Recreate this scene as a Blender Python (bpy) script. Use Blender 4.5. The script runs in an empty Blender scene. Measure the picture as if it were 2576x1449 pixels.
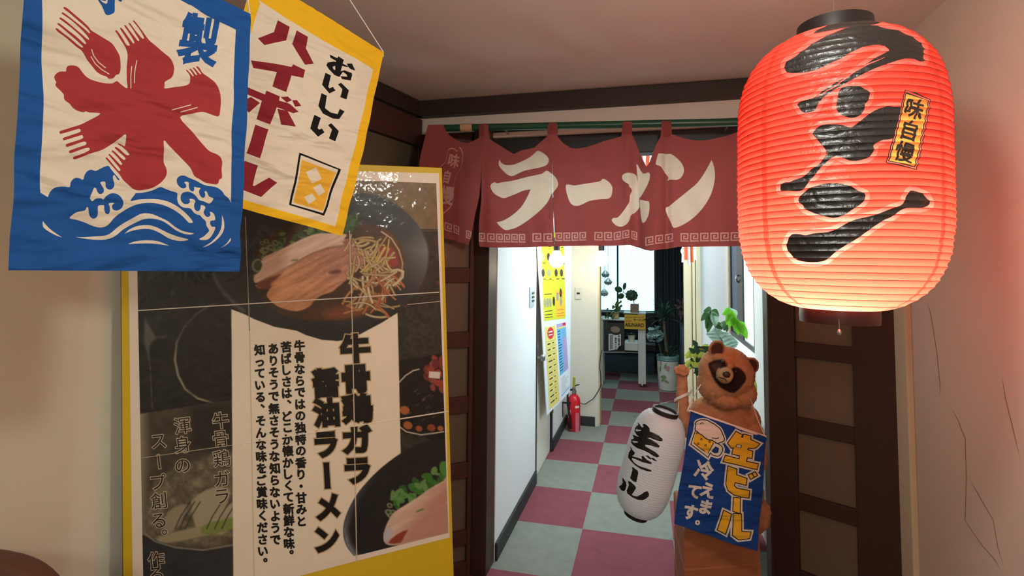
import bpy, bmesh, math, random
import numpy as np
from mathutils import Vector, Matrix
from mathutils.geometry import delaunay_2d_cdt

SC = bpy.context.scene
COL = SC.collection
random.seed(7)
PI = math.pi

# ------------------------------------------------------------------ camera
EYE = np.array([0.0, 0.0, 1.45])
ROT = np.array([[0.9700, 0.2420, 0.0090], [-0.0053, 0.0592, -0.9982], [-0.2421, 0.9683, 0.0589]])
FPX, PX0, PY0 = 1360.0, 1288.0, 588.5
_r0 = ROT[0] / np.linalg.norm(ROT[0])
_r2 = ROT[2] - _r0 * (ROT[2] @ _r0); _r2 /= np.linalg.norm(_r2)
ROT = np.array([_r0, np.cross(_r2, _r0), _r2])
cd = bpy.data.cameras.new('camera')
cam = bpy.data.objects.new('camera', cd)
COL.objects.link(cam)
M = Matrix.Identity(4)
for i in range(3):
    M[i][0], M[i][1], M[i][2], M[i][3] = ROT[0][i], -ROT[1][i], -ROT[2][i], EYE[i]
cam.matrix_world = M
cd.sensor_width = 36.0
cd.lens = FPX / 2576 * 36.0
cd.shift_y = -(724.5 - PY0) / 2576
cd.clip_start = 0.05
SC.camera = cam

# ------------------------------------------------------------------ light and exposure
SC.view_settings.view_transform = 'Standard'
SC.view_settings.look = 'None'
SC.view_settings.gamma = 1.0
SC.view_settings.exposure = 0.0
SC.cycles.use_denoising = True
SC.cycles.max_bounces = 8
SC.cycles.transmission_bounces = 8
SC.cycles.sample_clamp_indirect = 6.0
w = bpy.data.worlds.new('world'); SC.world = w
w.use_nodes = True
w.node_tree.nodes['Background'].inputs[0].default_value = (0.9, 0.85, 0.75, 1)
w.node_tree.nodes['Background'].inputs[1].default_value = 0.03

def lamp(name, kind, loc, energy, color, size=0.1, size_y=None, rot=(0, 0, 0), spot=None):
    l = bpy.data.lights.new(name, kind)
    l.energy = energy; l.color = color
    if kind == 'AREA':
        l.size = size
        if size_y: l.shape = 'RECTANGLE'; l.size_y = size_y
    elif kind in ('POINT', 'SPOT'):
        l.shadow_soft_size = size
        if spot: l.spot_size, l.spot_blend = spot
    o = bpy.data.objects.new(name, l)
    o.location = loc; o.rotation_euler = rot
    COL.objects.link(o)
    return o

WARM = (0.94, 0.95, 0.85)
lamp('ceiling_lamp_light', 'POINT', (0.17, 0.72, 1.99), 22, WARM, 0.06)
lamp('room_fill_light', 'AREA', (-0.3, -1.4, 2.2), 34, WARM, 0.6)  # added fill from behind the camera, no fitting there
lamp('corridor_tube_light', 'AREA', (0.0, 3.75, 2.36), 27, (0.84, 0.95, 1.0), 0.25, 1.2)
lamp('back_room_fill', 'AREA', (-0.5, 6.0, 2.36), 12, (0.8, 0.95, 1.0), 0.5)  # fill added over the back room, without a lamp of its own
lamp('window_daylight', 'AREA', (0.590, 3.61, 1.45), 10, (0.72, 0.93, 1.0), 0.36, 0.9, (PI / 2, 0, PI / 2))

# ------------------------------------------------------------------ picture to place
def ray(px, py):
    return ROT.T @ np.array([(px - PX0) / FPX, (py - PY0) / FPX, 1.0])
def proj(P):
    c = (np.asarray(P, float) - EYE) @ ROT.T
    return np.stack([PX0 + FPX * c[..., 0] / c[..., 2], PY0 + FPX * c[..., 1] / c[..., 2]], -1)
def on_y(px, py, Y):
    d = ray(px, py); return EYE + d * (Y / d[1])
def on_x(px, py, X):
    d = ray(px, py); return EYE + d * (X / d[0])
def on_z(px, py, Z=0.0):
    d = ray(px, py); return EYE + d * ((Z - EYE[2]) / d[2])
def at_d(px, py, d):
    return EYE + ray(px, py) * d
class Plane:
    """a vertical plane through P whose horizontal axis points along compass angle az (0 = along the corridor)"""
    def __init__(s, P, az, lean=0.0):
        a = math.radians(az)
        s.P = np.array([P[0], P[1], P[2] if len(P) > 2 else 0.0])
        s.u = np.array([math.sin(a), math.cos(a), 0.0])
        n = np.array([math.cos(a), -math.sin(a), 0.0])
        if n @ (EYE - s.P) < 0: n = -n
        s.n = n; s.v = np.array([0, 0, 1.0])
        if lean:
            l = math.radians(lean)
            s.v = np.array([0, 0, 1.0]) * math.cos(l) - n * math.sin(l)
            s.n = n * math.cos(l) + np.array([0, 0, 1.0]) * math.sin(l)
    def hit(s, px, py):
        d = ray(px, py); t = (s.n @ (s.P - EYE)) / (s.n @ d); return EYE + d * t
    def uv(s, px, py):
        q = s.hit(px, py) - s.P
        return (q @ s.u, q @ s.v)
    def uvs(s, pts): return [s.uv(x, y) for x, y in pts]
    def at(s, u, v, w=0.0): return s.P + s.u * u + s.v * v + s.n * w

# ------------------------------------------------------------------ object helpers
def tag(o, label=None, cat=None, group=None, kind=None):
    if label: o['label'] = label
    if cat: o['category'] = cat
    if group: o['group'] = group
    if kind: o['kind'] = kind
    return o
def empty(name, loc, label, cat, group=None):
    o = bpy.data.objects.new(name, None)
    o.empty_display_size = 0.05
    o.location = Vector([float(c) for c in loc]); COL.objects.link(o)
    return tag(o, label, cat, group)
def base_of(p):
    v = Vector((0, 0, 0))
    while p is not None:
        v += p.location; p = p.parent
    return v
def link(name, me, mats, parent=None, smooth=False):
    o = bpy.data.objects.new(name, me); COL.objects.link(o)
    for m in (mats if isinstance(mats, (list, tuple)) else [mats]): me.materials.append(m)
    if parent is not None:
        b = base_of(parent)
        if b.length: me.transform(Matrix.Translation(-b))
        o.parent = parent
    if smooth: me.polygons.foreach_set('use_smooth', [True] * len(me.polygons))
    return o
def smooth_by_angle(o, deg=40):
    bm = bmesh.new(); bm.from_mesh(o.data)
    for f in bm.faces: f.smooth = True
    for e in bm.edges:
        if len(e.link_faces) == 2 and e.calc_face_angle(0) > math.radians(deg): e.smooth = False
    bm.to_mesh(o.data); bm.free(); return o

class MB:
    def __init__(s): s.bm = bmesh.new(); s.mi = 0
    def _f(s, vs):
        try:
            f = s.bm.faces.new(vs); f.material_index = s.mi; return f
        except ValueError: return None
    def box(s, a, b, bev=0.0, mat=None, M=None):
        a, b = np.minimum(a, b), np.maximum(a, b)
        g = bmesh.new()
        r = bmesh.ops.create_cube(g, size=1)
        for v in g.verts: v.co = Vector([(a[i] + b[i]) / 2 + v.co[i] * (b[i] - a[i]) for i in range(3)])
        if bev: bmesh.ops.bevel(g, geom=g.edges[:], offset=bev, segments=2, affect='EDGES', profile=0.5)
        if M is not None: g.transform(M)
        s.join(g); return s
    def join(s, g):
        mp = {v: s.bm.verts.new(v.co) for v in g.verts}
        for f in g.faces: s._f([mp[v] for v in f.verts])
        g.free()
    def prism(s, ring, vec, bev=0.0):
        g = bmesh.new()
        vs = [g.verts.new(Vector([float(c) for c in p])) for p in ring]
        f = g.faces.new(vs)
        r = bmesh.ops.extrude_face_region(g, geom=[f])
        for v in r['geom']:
            if isinstance(v, bmesh.types.BMVert): v.co += Vector([float(c) for c in vec])
        bmesh.ops.recalc_face_normals(g, faces=g.faces[:])
        if bev: bmesh.ops.bevel(g, geom=g.edges[:], offset=bev, segments=2, affect='EDGES', profile=0.5)
        s.join(g); return s
    def beam(s, p, q, wide, thick, side, bev=0.0):
        """bar from p to q; wide along side, thick across"""
        p, q, side = (np.array(x, float) for x in (p, q, side))
        d = q - p; d /= np.linalg.norm(d)
        side = side - d * (side @ d); side /= np.linalg.norm(side)
        t = np.cross(d, side)
        ring = [p + side * wide * i / 2 + t * thick * j / 2 for i, j in ((-1, -1), (1, -1), (1, 1), (-1, 1))]
        return s.prism(ring, q - p, bev)
    def tube(s, path, r, n=10, cap=True, closed=False):
        P = [np.array(p, float) for p in path]; rings = []
        up = None; N = len(P)
        for i, p in enumerate(P):
            a = P[i - 1] if (i or closed) else P[i]
            b = P[(i + 1) % N] if (i < N - 1 or closed) else P[i]
            t = b - a; t /= (np.linalg.norm(t) + 1e-9)
            if up is None:
                up = np.cross(t, [0, 0, 1.0]);
                if np.linalg.norm(up) < 1e-3: up = np.cross(t, [0, 1.0, 0])
            up = up - t * (up @ t); up /= (np.linalg.norm(up) + 1e-9)
            w_ = np.cross(t, up)
            rr = r[i] if hasattr(r, '__len__') else r
            rings.append([s.bm.verts.new(Vector(p + (up * math.cos(k * 2 * PI / n) + w_ * math.sin(k * 2 * PI / n)) * rr)) for k in range(n)])
        for i in range(N if closed else N - 1):
            A, B = rings[i], rings[(i + 1) % N]
            for k in range(n): s._f([A[k], A[(k + 1) % n], B[(k + 1) % n], B[k]])
        if cap and not closed:
            s._f(rings[0][::-1]); s._f(rings[-1])
        return s
    def lathe(s, prof, c, ax=(0, 0, 1), n=32, closed=False):
        """prof: list of (radius, height along ax) from point c"""
        ax = np.array(ax, float); ax /= np.linalg.norm(ax); c = np.array(c, float)
        a = np.cross(ax, [0, 1.0, 0]);
        if np.linalg.norm(a) < 1e-3: a = np.cross(ax, [1.0, 0, 0])
        a /= np.linalg.norm(a); b = np.cross(ax, a)
        rings = []
        for r, h in prof:
            if r < 1e-6: rings.append([s.bm.verts.new(Vector(c + ax * h))])
            else: rings.append([s.bm.verts.new(Vector(c + ax * h + (a * math.cos(k * 2 * PI / n) + b * math.sin(k * 2 * PI / n)) * r)) for k in range(n)])
        for A, B in zip(rings, rings[1:]):
            for k in range(n):
                k2 = (k + 1) % n
                if len(A) == 1 and len(B) == 1: continue
                if len(A) == 1: s._f([A[0], B[k], B[k2]])
                elif len(B) == 1: s._f([A[k2], A[k], B[0]])
                else: s._f([A[k], B[k], B[k2], A[k2]])
        return s
    def blob(s, c, rad, ax=None, n=16, m=10):
        c = np.array(c, float); rad = np.array(rad, float) * np.ones(3)
        X = np.eye(3) if ax is None else np.array(ax, float)
        rings = []
        for j in range(m + 1):
            th = PI * j / m
            if j in (0, m): rings.append([s.bm.verts.new(Vector(c + X.T @ (rad * np.array([0, 0, math.cos(th)]))))])
            else: rings.append([s.bm.verts.new(Vector(c + X.T @ (rad * np.array([math.sin(th) * math.cos(2 * PI * k / n), math.sin(th) * math.sin(2 * PI * k / n), math.cos(th)])))) for k in range(n)])
        for A, B in zip(rings, rings[1:]):
            for k in range(n):
                k2 = (k + 1) % n
                if len(A) == 1: s._f([A[0], B[k], B[k2]])
                elif len(B) == 1: s._f([A[k2], A[k], B[0]])
                else: s._f([A[k], B[k], B[k2], A[k2]])
        return s
    def leaf(s, base, tip, up, width, droop=0.0, n=7, fold=0.25):
        """a leaf blade from base to tip; folded along its midrib"""
        base, tip, up = (np.array(x, float) for x in (base, tip, up))
        d = tip - base; L = np.linalg.norm(d)
        side = np.cross(d, up); side /= (np.linalg.norm(side) + 1e-9)
        up2 = np.cross(side, d); up2 /= (np.linalg.norm(up2) + 1e-9)
        rows = []
        for i in range(n + 1):
            t = i / n
            wd = width * (math.sin(PI * min(1, t * 0.93 + 0.04)) ** 0.8) * (1 - 0.25 * t)
            c = base + d * t + np.array([0, 0, -droop * t * t]) + up2 * L * 0.06 * math.sin(PI * t)
            rows.append([s.bm.verts.new(Vector(c + side * wd * k / 2 + up2 * abs(k) * wd * fold)) for k in (-1, 0, 1)])
        for A, B in zip(rows, rows[1:]):
            for k in (0, 1): s._f([A[k], A[k + 1], B[k + 1], B[k]])
        return s
    def build(s, name, mats, parent=None, smooth=None, recalc=True):
        if recalc: bmesh.ops.recalc_face_normals(s.bm, faces=s.bm.faces[:])
        me = bpy.data.meshes.new(name); s.bm.to_mesh(me); s.bm.free()
        o = link(name, me, mats, parent)
        if smooth: smooth_by_angle(o, smooth)
        return o

# ------------------------------------------------------------------ materials
def srgb(r, g, b):
    f = lambda c: (c / 12.92 if c <= 0.04045 else ((c + 0.055) / 1.055) ** 2.4)
    return (f(r / 255), f(g / 255), f(b / 255), 1.0)
def mat(name, col, rough=0.6, spec=0.3, metal=0.0, noise=0.0, scale=30.0, bump=0.0, bscale=None, trans=0.0, coat=0.0, emit=None, stretch=None, attr=None, alpha=None):
    m = bpy.data.materials.new(name); m.use_nodes = True
    N, L = m.node_tree.nodes, m.node_tree.links
    b = N['Principled BSDF']
    b.inputs['Roughness'].default_value = rough
    b.inputs['Specular IOR Level'].default_value = spec
    b.inputs['Metallic'].default_value = metal
    b.inputs['Base Color'].default_value = col
    if coat:
        b.inputs['Coat Weight'].default_value = coat; b.inputs['Coat Roughness'].default_value = 0.08
    tc = N.new('ShaderNodeTexCoord'); vec = tc.outputs['Object']
    if stretch:
        mp = N.new('ShaderNodeMapping'); mp.inputs['Scale'].default_value = stretch
        L.new(vec, mp.inputs['Vector']); vec = mp.outputs['Vector']
    csock = None
    if attr:
        a = N.new('ShaderNodeAttribute'); a.attribute_name = attr; csock = a.outputs['Color']
    if noise:
        t = N.new('ShaderNodeTexNoise'); t.inputs['Scale'].default_value = scale; t.inputs['Detail'].default_value = 5
        L.new(vec, t.inputs['Vector'])
        r = N.new('ShaderNodeMapRange'); r.inputs['To Min'].default_value = 1 - noise; r.inputs['To Max'].default_value = 1 + noise
        L.new(t.outputs['Fac'], r.inputs['Value'])
        x = N.new('ShaderNodeVectorMath'); x.operation = 'SCALE'
        if csock: L.new(csock, x.inputs[0])
        else: x.inputs[0].default_value = col[:3]
        L.new(r.outputs['Result'], x.inputs['Scale']); csock = x.outputs['Vector']
    if csock: L.new(csock, b.inputs['Base Color'])
    if bump:
        t = N.new('ShaderNodeTexNoise'); t.inputs['Scale'].default_value = bscale or scale; t.inputs['Detail'].default_value = 6
        L.new(vec, t.inputs['Vector'])
        bp = N.new('ShaderNodeBump'); bp.inputs['Strength'].default_value = bump; bp.inputs['Distance'].default_value = 0.01
        L.new(t.outputs['Fac'], bp.inputs['Height']); L.new(bp.outputs['Normal'], b.inputs['Normal'])
        if coat: L.new(bp.outputs['Normal'], b.inputs['Coat Normal'])
    if emit:
        b.inputs['Emission Color'].default_value = emit[0]; b.inputs['Emission Strength'].default_value = emit[1]
    if alpha is not None: b.inputs['Alpha'].default_value = alpha
    if trans:
        tr = N.new('ShaderNodeBsdfTranslucent'); mx = N.new('ShaderNodeMixShader')
        mx.inputs[0].default_value = trans
        if csock: L.new(csock, tr.inputs['Color'])
        else: tr.inputs['Color'].default_value = col
        L.new(b.outputs[0], mx.inputs[1]); L.new(tr.outputs[0], mx.inputs[2])
        L.new(mx.outputs[0], N['Material Output'].inputs['Surface'])
    return m

# ------------------------------------------------------------------ flat artwork on sheets
def cat_rom(p, n=4):
    """closed smooth curve through points; a doubled point stays a corner"""
    p = [np.array(q, float) for q in p]; N = len(p); out = []
    for i in range(N):
        p0, p1, p2, p3 = p[i - 1], p[i], p[(i + 1) % N], p[(i + 2) % N]
        if np.allclose(p1, p2): continue
        for k in range(n):
            t = k / n
            out.append(tuple(0.5 * ((2 * p1) + (p2 - p0) * t + (2 * p0 - 5 * p1 + 4 * p2 - p3) * t * t + (3 * p1 - p0 - 3 * p2 + p3) * t ** 3)))
    return out
def crop(x0, y0, s):
    def f(pts, smooth=0):
        q = [(x0 + x / s, y0 + y / s) for x, y in pts]
        return cat_rom(q, smooth) if smooth else q
    return f
def stroke(pts, wd):
    """closed outline of a thick open polyline; wd number or one per point"""
    P = [np.array(p, float) for p in pts]; L_, R_ = [], []
    for i, p in enumerate(P):
        a = P[i] - P[i - 1] if i else P[1] - P[0]
        b = P[i + 1] - P[i] if i < len(P) - 1 else a
        a = a / (np.linalg.norm(a) + 1e-9); b = b / (np.linalg.norm(b) + 1e-9)
        na, nb = np.array([-a[1], a[0]]), np.array([-b[1], b[0]])
        m = na + nb; m /= (np.linalg.norm(m) + 1e-9)
        k = 1 / max(0.4, m @ na)
        h = (wd[i] if hasattr(wd, '__len__') else wd) / 2 * k
        L_.append(tuple(p + m * h)); R_.append(tuple(p - m * h))
    return L_ + R_[::-1]
def ellipse(cx, cy, rx, ry, rot=0, n=28):
    c, s = math.cos(math.radians(rot)), math.sin(math.radians(rot))
    return [(cx + rx * math.cos(t) * c - ry * math.sin(t) * s, cy + rx * math.cos(t) * s + ry * math.sin(t) * c) for t in [2 * PI * k / n for k in range(n)]]
_gl = {}
def glyph(ch):
    """outline rings of a character, unit em, centred"""
    if ch in _gl: return _gl[ch]
    c = bpy.data.curves.new('glyph', 'FONT'); c.body = ch; c.size = 1.0
    o = bpy.data.objects.new('glyph', c); COL.objects.link(o)
    dg = bpy.context.evaluated_depsgraph_get()
    cu = o.evaluated_get(dg).to_curve(dg)
    rings = []
    for sp in cu.splines:
        bp = sp.bezier_points; N = len(bp); r = []
        for i in range(N):
            a, b = bp[i], bp[(i + 1) % N]
            p0, p1, p2, p3 = a.co, a.handle_right, b.handle_left, b.co
            straight = (p1 - p0).cross(p3 - p0).length < 1e-5 and (p2 - p0).cross(p3 - p0).length < 1e-5
            for k in range(1 if straight else 3):
                t = k / 3
                q = p0 * (1 - t) ** 3 + p1 * 3 * t * (1 - t) ** 2 + p2 * 3 * t * t * (1 - t) + p3 * t ** 3
                r.append((q.x, q.y))
        if len(r) > 2: rings.append(r)
    o.evaluated_get(dg).to_curve_clear()
    bpy.data.objects.remove(o); bpy.data.curves.remove(c)
    A = np.concatenate([np.array(r) for r in rings]) if rings else np.zeros((1, 2))
    if ch in '、。・っゃゅょー':
        cx, cy = 0.5, 0.38
    else:
        cx, cy = (A[:, 0].min() + A[:, 0].max()) / 2, (A[:, 1].min() + A[:, 1].max()) / 2
    rings = [[(x - cx, y - cy) for x, y in r] for r in rings]
    _gl[ch] = rings
    return rings
def fatten(rings, k):
    """move every ring outwards by k (TrueType winding: outer clockwise)"""
    if not k: return rings
    out = []
    for r in rings:
        P = np.array(r); d1 = P - np.roll(P, 1, 0); d2 = np.roll(P, -1, 0) - P
        d1 /= np.linalg.norm(d1, axis=1)[:, None] + 1e-9; d2 /= np.linalg.norm(d2, axis=1)[:, None] + 1e-9
        n1 = np.stack([-d1[:, 1], d1[:, 0]], 1); n2 = np.stack([-d2[:, 1], d2[:, 0]], 1)
        m = n1 + n2; ln = np.linalg.norm(m, axis=1)[:, None]; m /= ln + 1e-9
        c = np.clip((m * n1).sum(1)[:, None], 0.55, 1)
        out.append([tuple(p) for p in P + m / c * k * FAT])
    return out
FAT = -1.0
def place_glyph(ch, cx, cy, sx, sy, rot=0, fat=0.0, shear=0.0):
    """rings in picture axes (y down)"""
    c, s = math.cos(math.radians(rot)), math.sin(math.radians(rot))
    out = []
    for r in fatten(glyph(ch), fat):
        q = []
        for x, y in r:
            X, Y = (x + shear * y) * sx, -y * sy
            q.append((cx + X * c - Y * s, cy + X * s + Y * c))
        out.append(q)
    return out
def inside(P, rings):
    """even-odd test of points P (n,2)"""
    r = np.zeros(len(P), bool); x, y = P[:, 0], P[:, 1]
    for ring in rings:
        R = np.array(ring); Q = np.roll(R, -1, 0)
        lo, hi = R.min(0), R.max(0)
        sel = np.where((x >= lo[0]) & (x <= hi[0]) & (y >= lo[1]) & (y <= hi[1]))[0]
        if not len(sel): continue
        xs, ys = x[sel], y[sel]; t = np.zeros(len(sel), bool)
        for (ax, ay), (bx, by) in zip(R, Q):
            if ay == by: continue
            t ^= ((ay > ys) != (by > ys)) & (xs < (bx - ax) * (ys - ay) / (by - ay) + ax)
        r[sel] ^= t
    return r
def nonzero(P, rings):
    """non-zero winding (overlapping strokes of one fattened glyph stay filled)"""
    wn = np.zeros(len(P), int); x, y = P[:, 0], P[:, 1]
    for ring in rings:
        R = np.array(ring); Q = np.roll(R, -1, 0)
        for (ax, ay), (bx, by) in zip(R, Q):
            if ay == by: continue
            c = (xs_ := (bx - ax) * (y - ay) / (by - ay) + ax) > x
            wn += np.where(c & (ay <= y) & (by > y), 1, 0) - np.where(c & (ay > y) & (by <= y), 1, 0)
    return wn != 0
def sheet(name, parent, mats, outline, layers, to3d, step, stepv=None, smooth=True, lo=None, hi=None):
    """one mesh: outline (rings) cut by every artwork ring; layers = [(material, [shape, ...])], shape = list of rings; units mm"""
    pts, edges = [], []
    def ring(r):
        b = len(pts); pts.extend(Vector((float(x), float(y))) for x, y in r)
        edges.extend((b + i, b + (i + 1) % len(r)) for i in range(len(r)))
    for r in outline: ring(r)
    A = np.concatenate([np.array(r) for r in outline])
    mn, mx = A.min(0), A.max(0)
    for mi, shapes in layers:
        for sh in shapes:
            for r in sh: ring(r)
    def line(a, b):
        pts.append(Vector(a)); pts.append(Vector(b)); edges.append((len(pts) - 2, len(pts) - 1))
    nu = max(1, round((mx[0] - mn[0]) / step)); nv = max(1, round((mx[1] - mn[1]) / (stepv or step)))
    e = 0.37
    for i in range(1, nu): line((mn[0] + (mx[0] - mn[0]) * i / nu, mn[1] - e), (mn[0] + (mx[0] - mn[0]) * i / nu, mx[1] + e))
    for j in range(1, nv): line((mn[0] - e, mn[1] + (mx[1] - mn[1]) * j / nv), (mx[0] + e, mn[1] + (mx[1] - mn[1]) * j / nv))
    vs, _, fs = delaunay_2d_cdt(pts, edges, [], 0, 1e-3)[:3]
    V = np.array([(v.x, v.y) for v in vs])
    F = np.array([tuple(f) for f in fs if len(f) == 3])
    Cn = V[F].mean(1)
    keep = inside(Cn, outline)
    F, Cn = F[keep], Cn[keep]
    T = V[F]; area = np.abs((T[:, 1, 0] - T[:, 0, 0]) * (T[:, 2, 1] - T[:, 0, 1]) - (T[:, 1, 1] - T[:, 0, 1]) * (T[:, 2, 0] - T[:, 0, 0]))
    ok = area > 1e-4; F, Cn = F[ok], Cn[ok]
    mi_ = np.zeros(len(F), int)
    for mi, shapes in layers:
        for sh in shapes:
            mi_[nonzero(Cn, sh)] = mi
    used = np.unique(F); remap = -np.ones(len(V), int); remap[used] = np.arange(len(used))
    P3 = to3d(V[used])
    me = bpy.data.meshes.new(name)
    me.from_pydata([tuple(map(float, p)) for p in P3], [], [tuple(int(c) for c in f) for f in remap[F]])
    o = link(name, me, mats, parent)
    me.polygons.foreach_set('material_index', mi_.astype('i4'))
    if smooth: me.polygons.foreach_set('use_smooth', [True] * len(me.polygons))
    me.update()
    return o
def vnoise(x, y, seed=0):
    xi, yi = np.floor(x).astype(np.int64), np.floor(y).astype(np.int64)
    fx, fy = x - xi, y - yi; fx = fx * fx * (3 - 2 * fx); fy = fy * fy * (3 - 2 * fy)
    def h(i, j):
        n = (i * 374761393 + j * 668265263 + seed * 1442695041) & 0xffffffff
        n = ((n ^ (n >> 13)) * 1274126177) & 0xffffffff
        return ((n ^ (n >> 16)) & 0xffff) / 65535.0
    return (h(xi, yi) * (1 - fx) + h(xi + 1, yi) * fx) * (1 - fy) + (h(xi, yi + 1) * (1 - fx) + h(xi + 1, yi + 1) * fx) * fy
def fbm(x, y, seed=0, o=4):
    r = 0; a = 0.5
    for i in range(o):
        r = r + a * vnoise(x * 2 ** i, y * 2 ** i, seed + i); a /= 2
    return r
# ------------------------------------------------------------------ shared materials
M_cream = mat('cream_plaster', srgb(208, 200, 178), 0.85, 0.2, noise=0.05, scale=9, bump=0.06, bscale=120)
M_ceil = mat('ceiling_paint', srgb(216, 204, 194), 0.85, 0.2, noise=0.03, scale=6, bump=0.08, bscale=150)
M_rosewall = mat('right_wall_plaster', srgb(206, 190, 174), 0.8, 0.25, noise=0.05, scale=5, bump=0.05, bscale=110)
M_white = mat('white_wall_paint', srgb(226, 230, 232), 0.75, 0.3, noise=0.02, scale=7, bump=0.05, bscale=140)
M_offwhite = mat('offwhite_textured_wall', srgb(214, 212, 200), 0.85, 0.2, noise=0.03, scale=10, bump=0.2, bscale=60)
M_beige = mat('beige_trim_paint', srgb(206, 196, 166), 0.6, 0.3, noise=0.03, scale=12)
M_brown = mat('dark_brown_wood', srgb(58, 38, 32), 0.45, 0.35, noise=0.25, scale=18, stretch=(6, 6, 0.7), bump=0.05)
M_brown2 = mat('red_brown_wood', srgb(76, 44, 36), 0.5, 0.35, noise=0.25, scale=18, stretch=(1, 1, 6))
M_beam = mat('dark_beam_wood', srgb(52, 40, 34), 0.5, 0.3, noise=0.2, scale=14, stretch=(0.7, 6, 6))
M_smoke = mat('smoked_glass', srgb(104, 92, 76), 0.35, 0.5, noise=0.06, scale=25, bump=0.03, bscale=50)
M_black = mat('black_plastic', srgb(22, 22, 24), 0.4, 0.4)
M_basebd = mat('black_baseboard', srgb(48, 52, 52), 0.6, 0.3)
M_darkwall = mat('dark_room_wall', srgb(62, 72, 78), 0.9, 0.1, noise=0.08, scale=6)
M_frame = mat('dark_window_frame', srgb(44, 40, 42), 0.4, 0.4)
M_metal = mat('brushed_metal', srgb(170, 170, 168), 0.3, 0.5, metal=0.9)
M_day = mat('daylit_frosted_glass', srgb(225, 245, 248), 0.4, 0.4, emit=(srgb(176, 240, 250), 1.9))
M_green = mat('green_rod_lacquer', srgb(28, 74, 52), 0.35, 0.5)

def structure(o): return tag(o, kind='structure')

# carpet tiles
def carpet():
    m = bpy.data.materials.new('carpet_tiles'); m.use_nodes = True
    N, L = m.node_tree.nodes, m.node_tree.links
    b = N['Principled BSDF']; b.inputs['Roughness'].default_value = 0.95; b.inputs['Specular IOR Level'].default_value = 0.08
    tc = N.new('ShaderNodeTexCoord'); mp = N.new('ShaderNodeMapping')
    mp.inputs['Location'].default_value = (0.355 / 0.482 + 4, -3.09 / 0.507 + 20, 0.5)
    mp.inputs['Scale'].default_value = (1 / 0.482, 1 / 0.507, 0)
    L.new(tc.outputs['Object'], mp.inputs['Vector'])
    ck = N.new('ShaderNodeTexChecker'); ck.inputs['Scale'].default_value = 1
    ck.inputs['Color1'].default_value = srgb(132, 76, 86); ck.inputs['Color2'].default_value = srgb(132, 137, 129)
    L.new(mp.outputs[0], ck.inputs['Vector'])
    t = N.new('ShaderNodeTexNoise'); t.inputs['Scale'].default_value = 14; t.inputs['Detail'].default_value = 8; t.inputs['Roughness'].default_value = 0.75
    L.new(tc.outputs['Object'], t.inputs['Vector'])
    r = N.new('ShaderNodeMapRange'); r.inputs['To Min'].default_value = 0.72; r.inputs['To Max'].default_value = 1.28
    L.new(t.outputs['Fac'], r.inputs['Value'])
    x = N.new('ShaderNodeVectorMath'); x.operation = 'SCALE'
    L.new(ck.outputs['Color'], x.inputs[0]); L.new(r.outputs[0], x.inputs['Scale']); L.new(x.outputs[0], b.inputs['Base Color'])
    t2 = N.new('ShaderNodeTexNoise'); t2.inputs['Scale'].default_value = 500
    L.new(tc.outputs['Object'], t2.inputs['Vector'])
    bp = N.new('ShaderNodeBump'); bp.inputs['Strength'].default_value = 0.4; bp.inputs['Distance'].default_value = 0.004
    L.new(t2.outputs['Fac'], bp.inputs['Height']); L.new(bp.outputs[0], b.inputs['Normal'])
    return m
structure(MB().box((-3.0, -2.2, -0.08), (1.6, 8.6, 0)).build('floor', carpet()))

# ------------------------------------------------------------------ the entrance room
HC = 2.29
LWX = lambda Y: -1.15 - 0.2055 * (2.56 - Y)          # the inner face of the left wall
def slab(name, pts, z0, z1, m, kind='structure', parent=None, bev=0):
    o = MB().prism([(x, y, z0) for x, y in pts], (0, 0, z1 - z0), bev).build(name, m, parent)
    if parent is None: structure(o)
    return o
slab('wall_left', [(LWX(2.62), 2.62), (LWX(-2.1), -2.1), (LWX(-2.1) - 0.12, -2.1), (LWX(2.62) - 0.12, 2.62)], 0, HC, M_cream)
WR = slab('wall_right', [(0.91, 2.36), (0.91, -2.1), (1.03, -2.1), (1.03, 2.36)], 0, HC, M_rosewall)
slab('wall_back', [(-2.72, -2.1), (1.03, -2.1), (1.03, -2.2), (-2.72, -2.2)], 0, HC, M_cream)
slab('ceiling', [(-2.75, -2.2), (1.05, -2.2), (1.05, 2.68), (-1.4, 2.68)], HC, HC + 0.08, M_ceil)
M_crack = mat('crack_shade', srgb(128, 108, 92), 0.9, 0.1)
# hairline ridges of old plaster on the right wall, coloured dark for their shadow lines
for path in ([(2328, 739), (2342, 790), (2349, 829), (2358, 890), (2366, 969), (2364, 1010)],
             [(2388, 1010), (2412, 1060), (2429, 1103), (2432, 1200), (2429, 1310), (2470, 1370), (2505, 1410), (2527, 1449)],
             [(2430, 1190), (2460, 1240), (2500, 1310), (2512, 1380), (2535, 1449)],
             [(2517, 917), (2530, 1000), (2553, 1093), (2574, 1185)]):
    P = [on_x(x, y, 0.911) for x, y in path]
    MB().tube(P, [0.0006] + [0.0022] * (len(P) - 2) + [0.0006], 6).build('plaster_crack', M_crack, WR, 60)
# trim in the corner between the right-hand door leaf and the wall
slab('trim_1', [(0.892, 2.335), (0.892, 2.225), (0.93, 2.225), (0.93, 2.335)], 0, HC, M_beige, bev=0.006)
# front wall over the doorway
structure(MB().box((-1.2, 2.57, 2.125), (1.0, 2.68, HC)).build('wall_front', M_ceil))
structure(MB().box((-1.145, 2.515, 2.207), (0.95, 2.575, HC - 0.004), 0.004).build('beam', M_beam))
structure(MB().box((-0.86, 2.575, 1.985), (0.60, 2.66, 2.124), 0.004).build('trim_2', M_frame))
structure(MB().box((-0.82, 2.545, 2.085), (0.56, 2.574, 2.108), 0.003).build('trim_3', M_offwhite))
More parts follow.
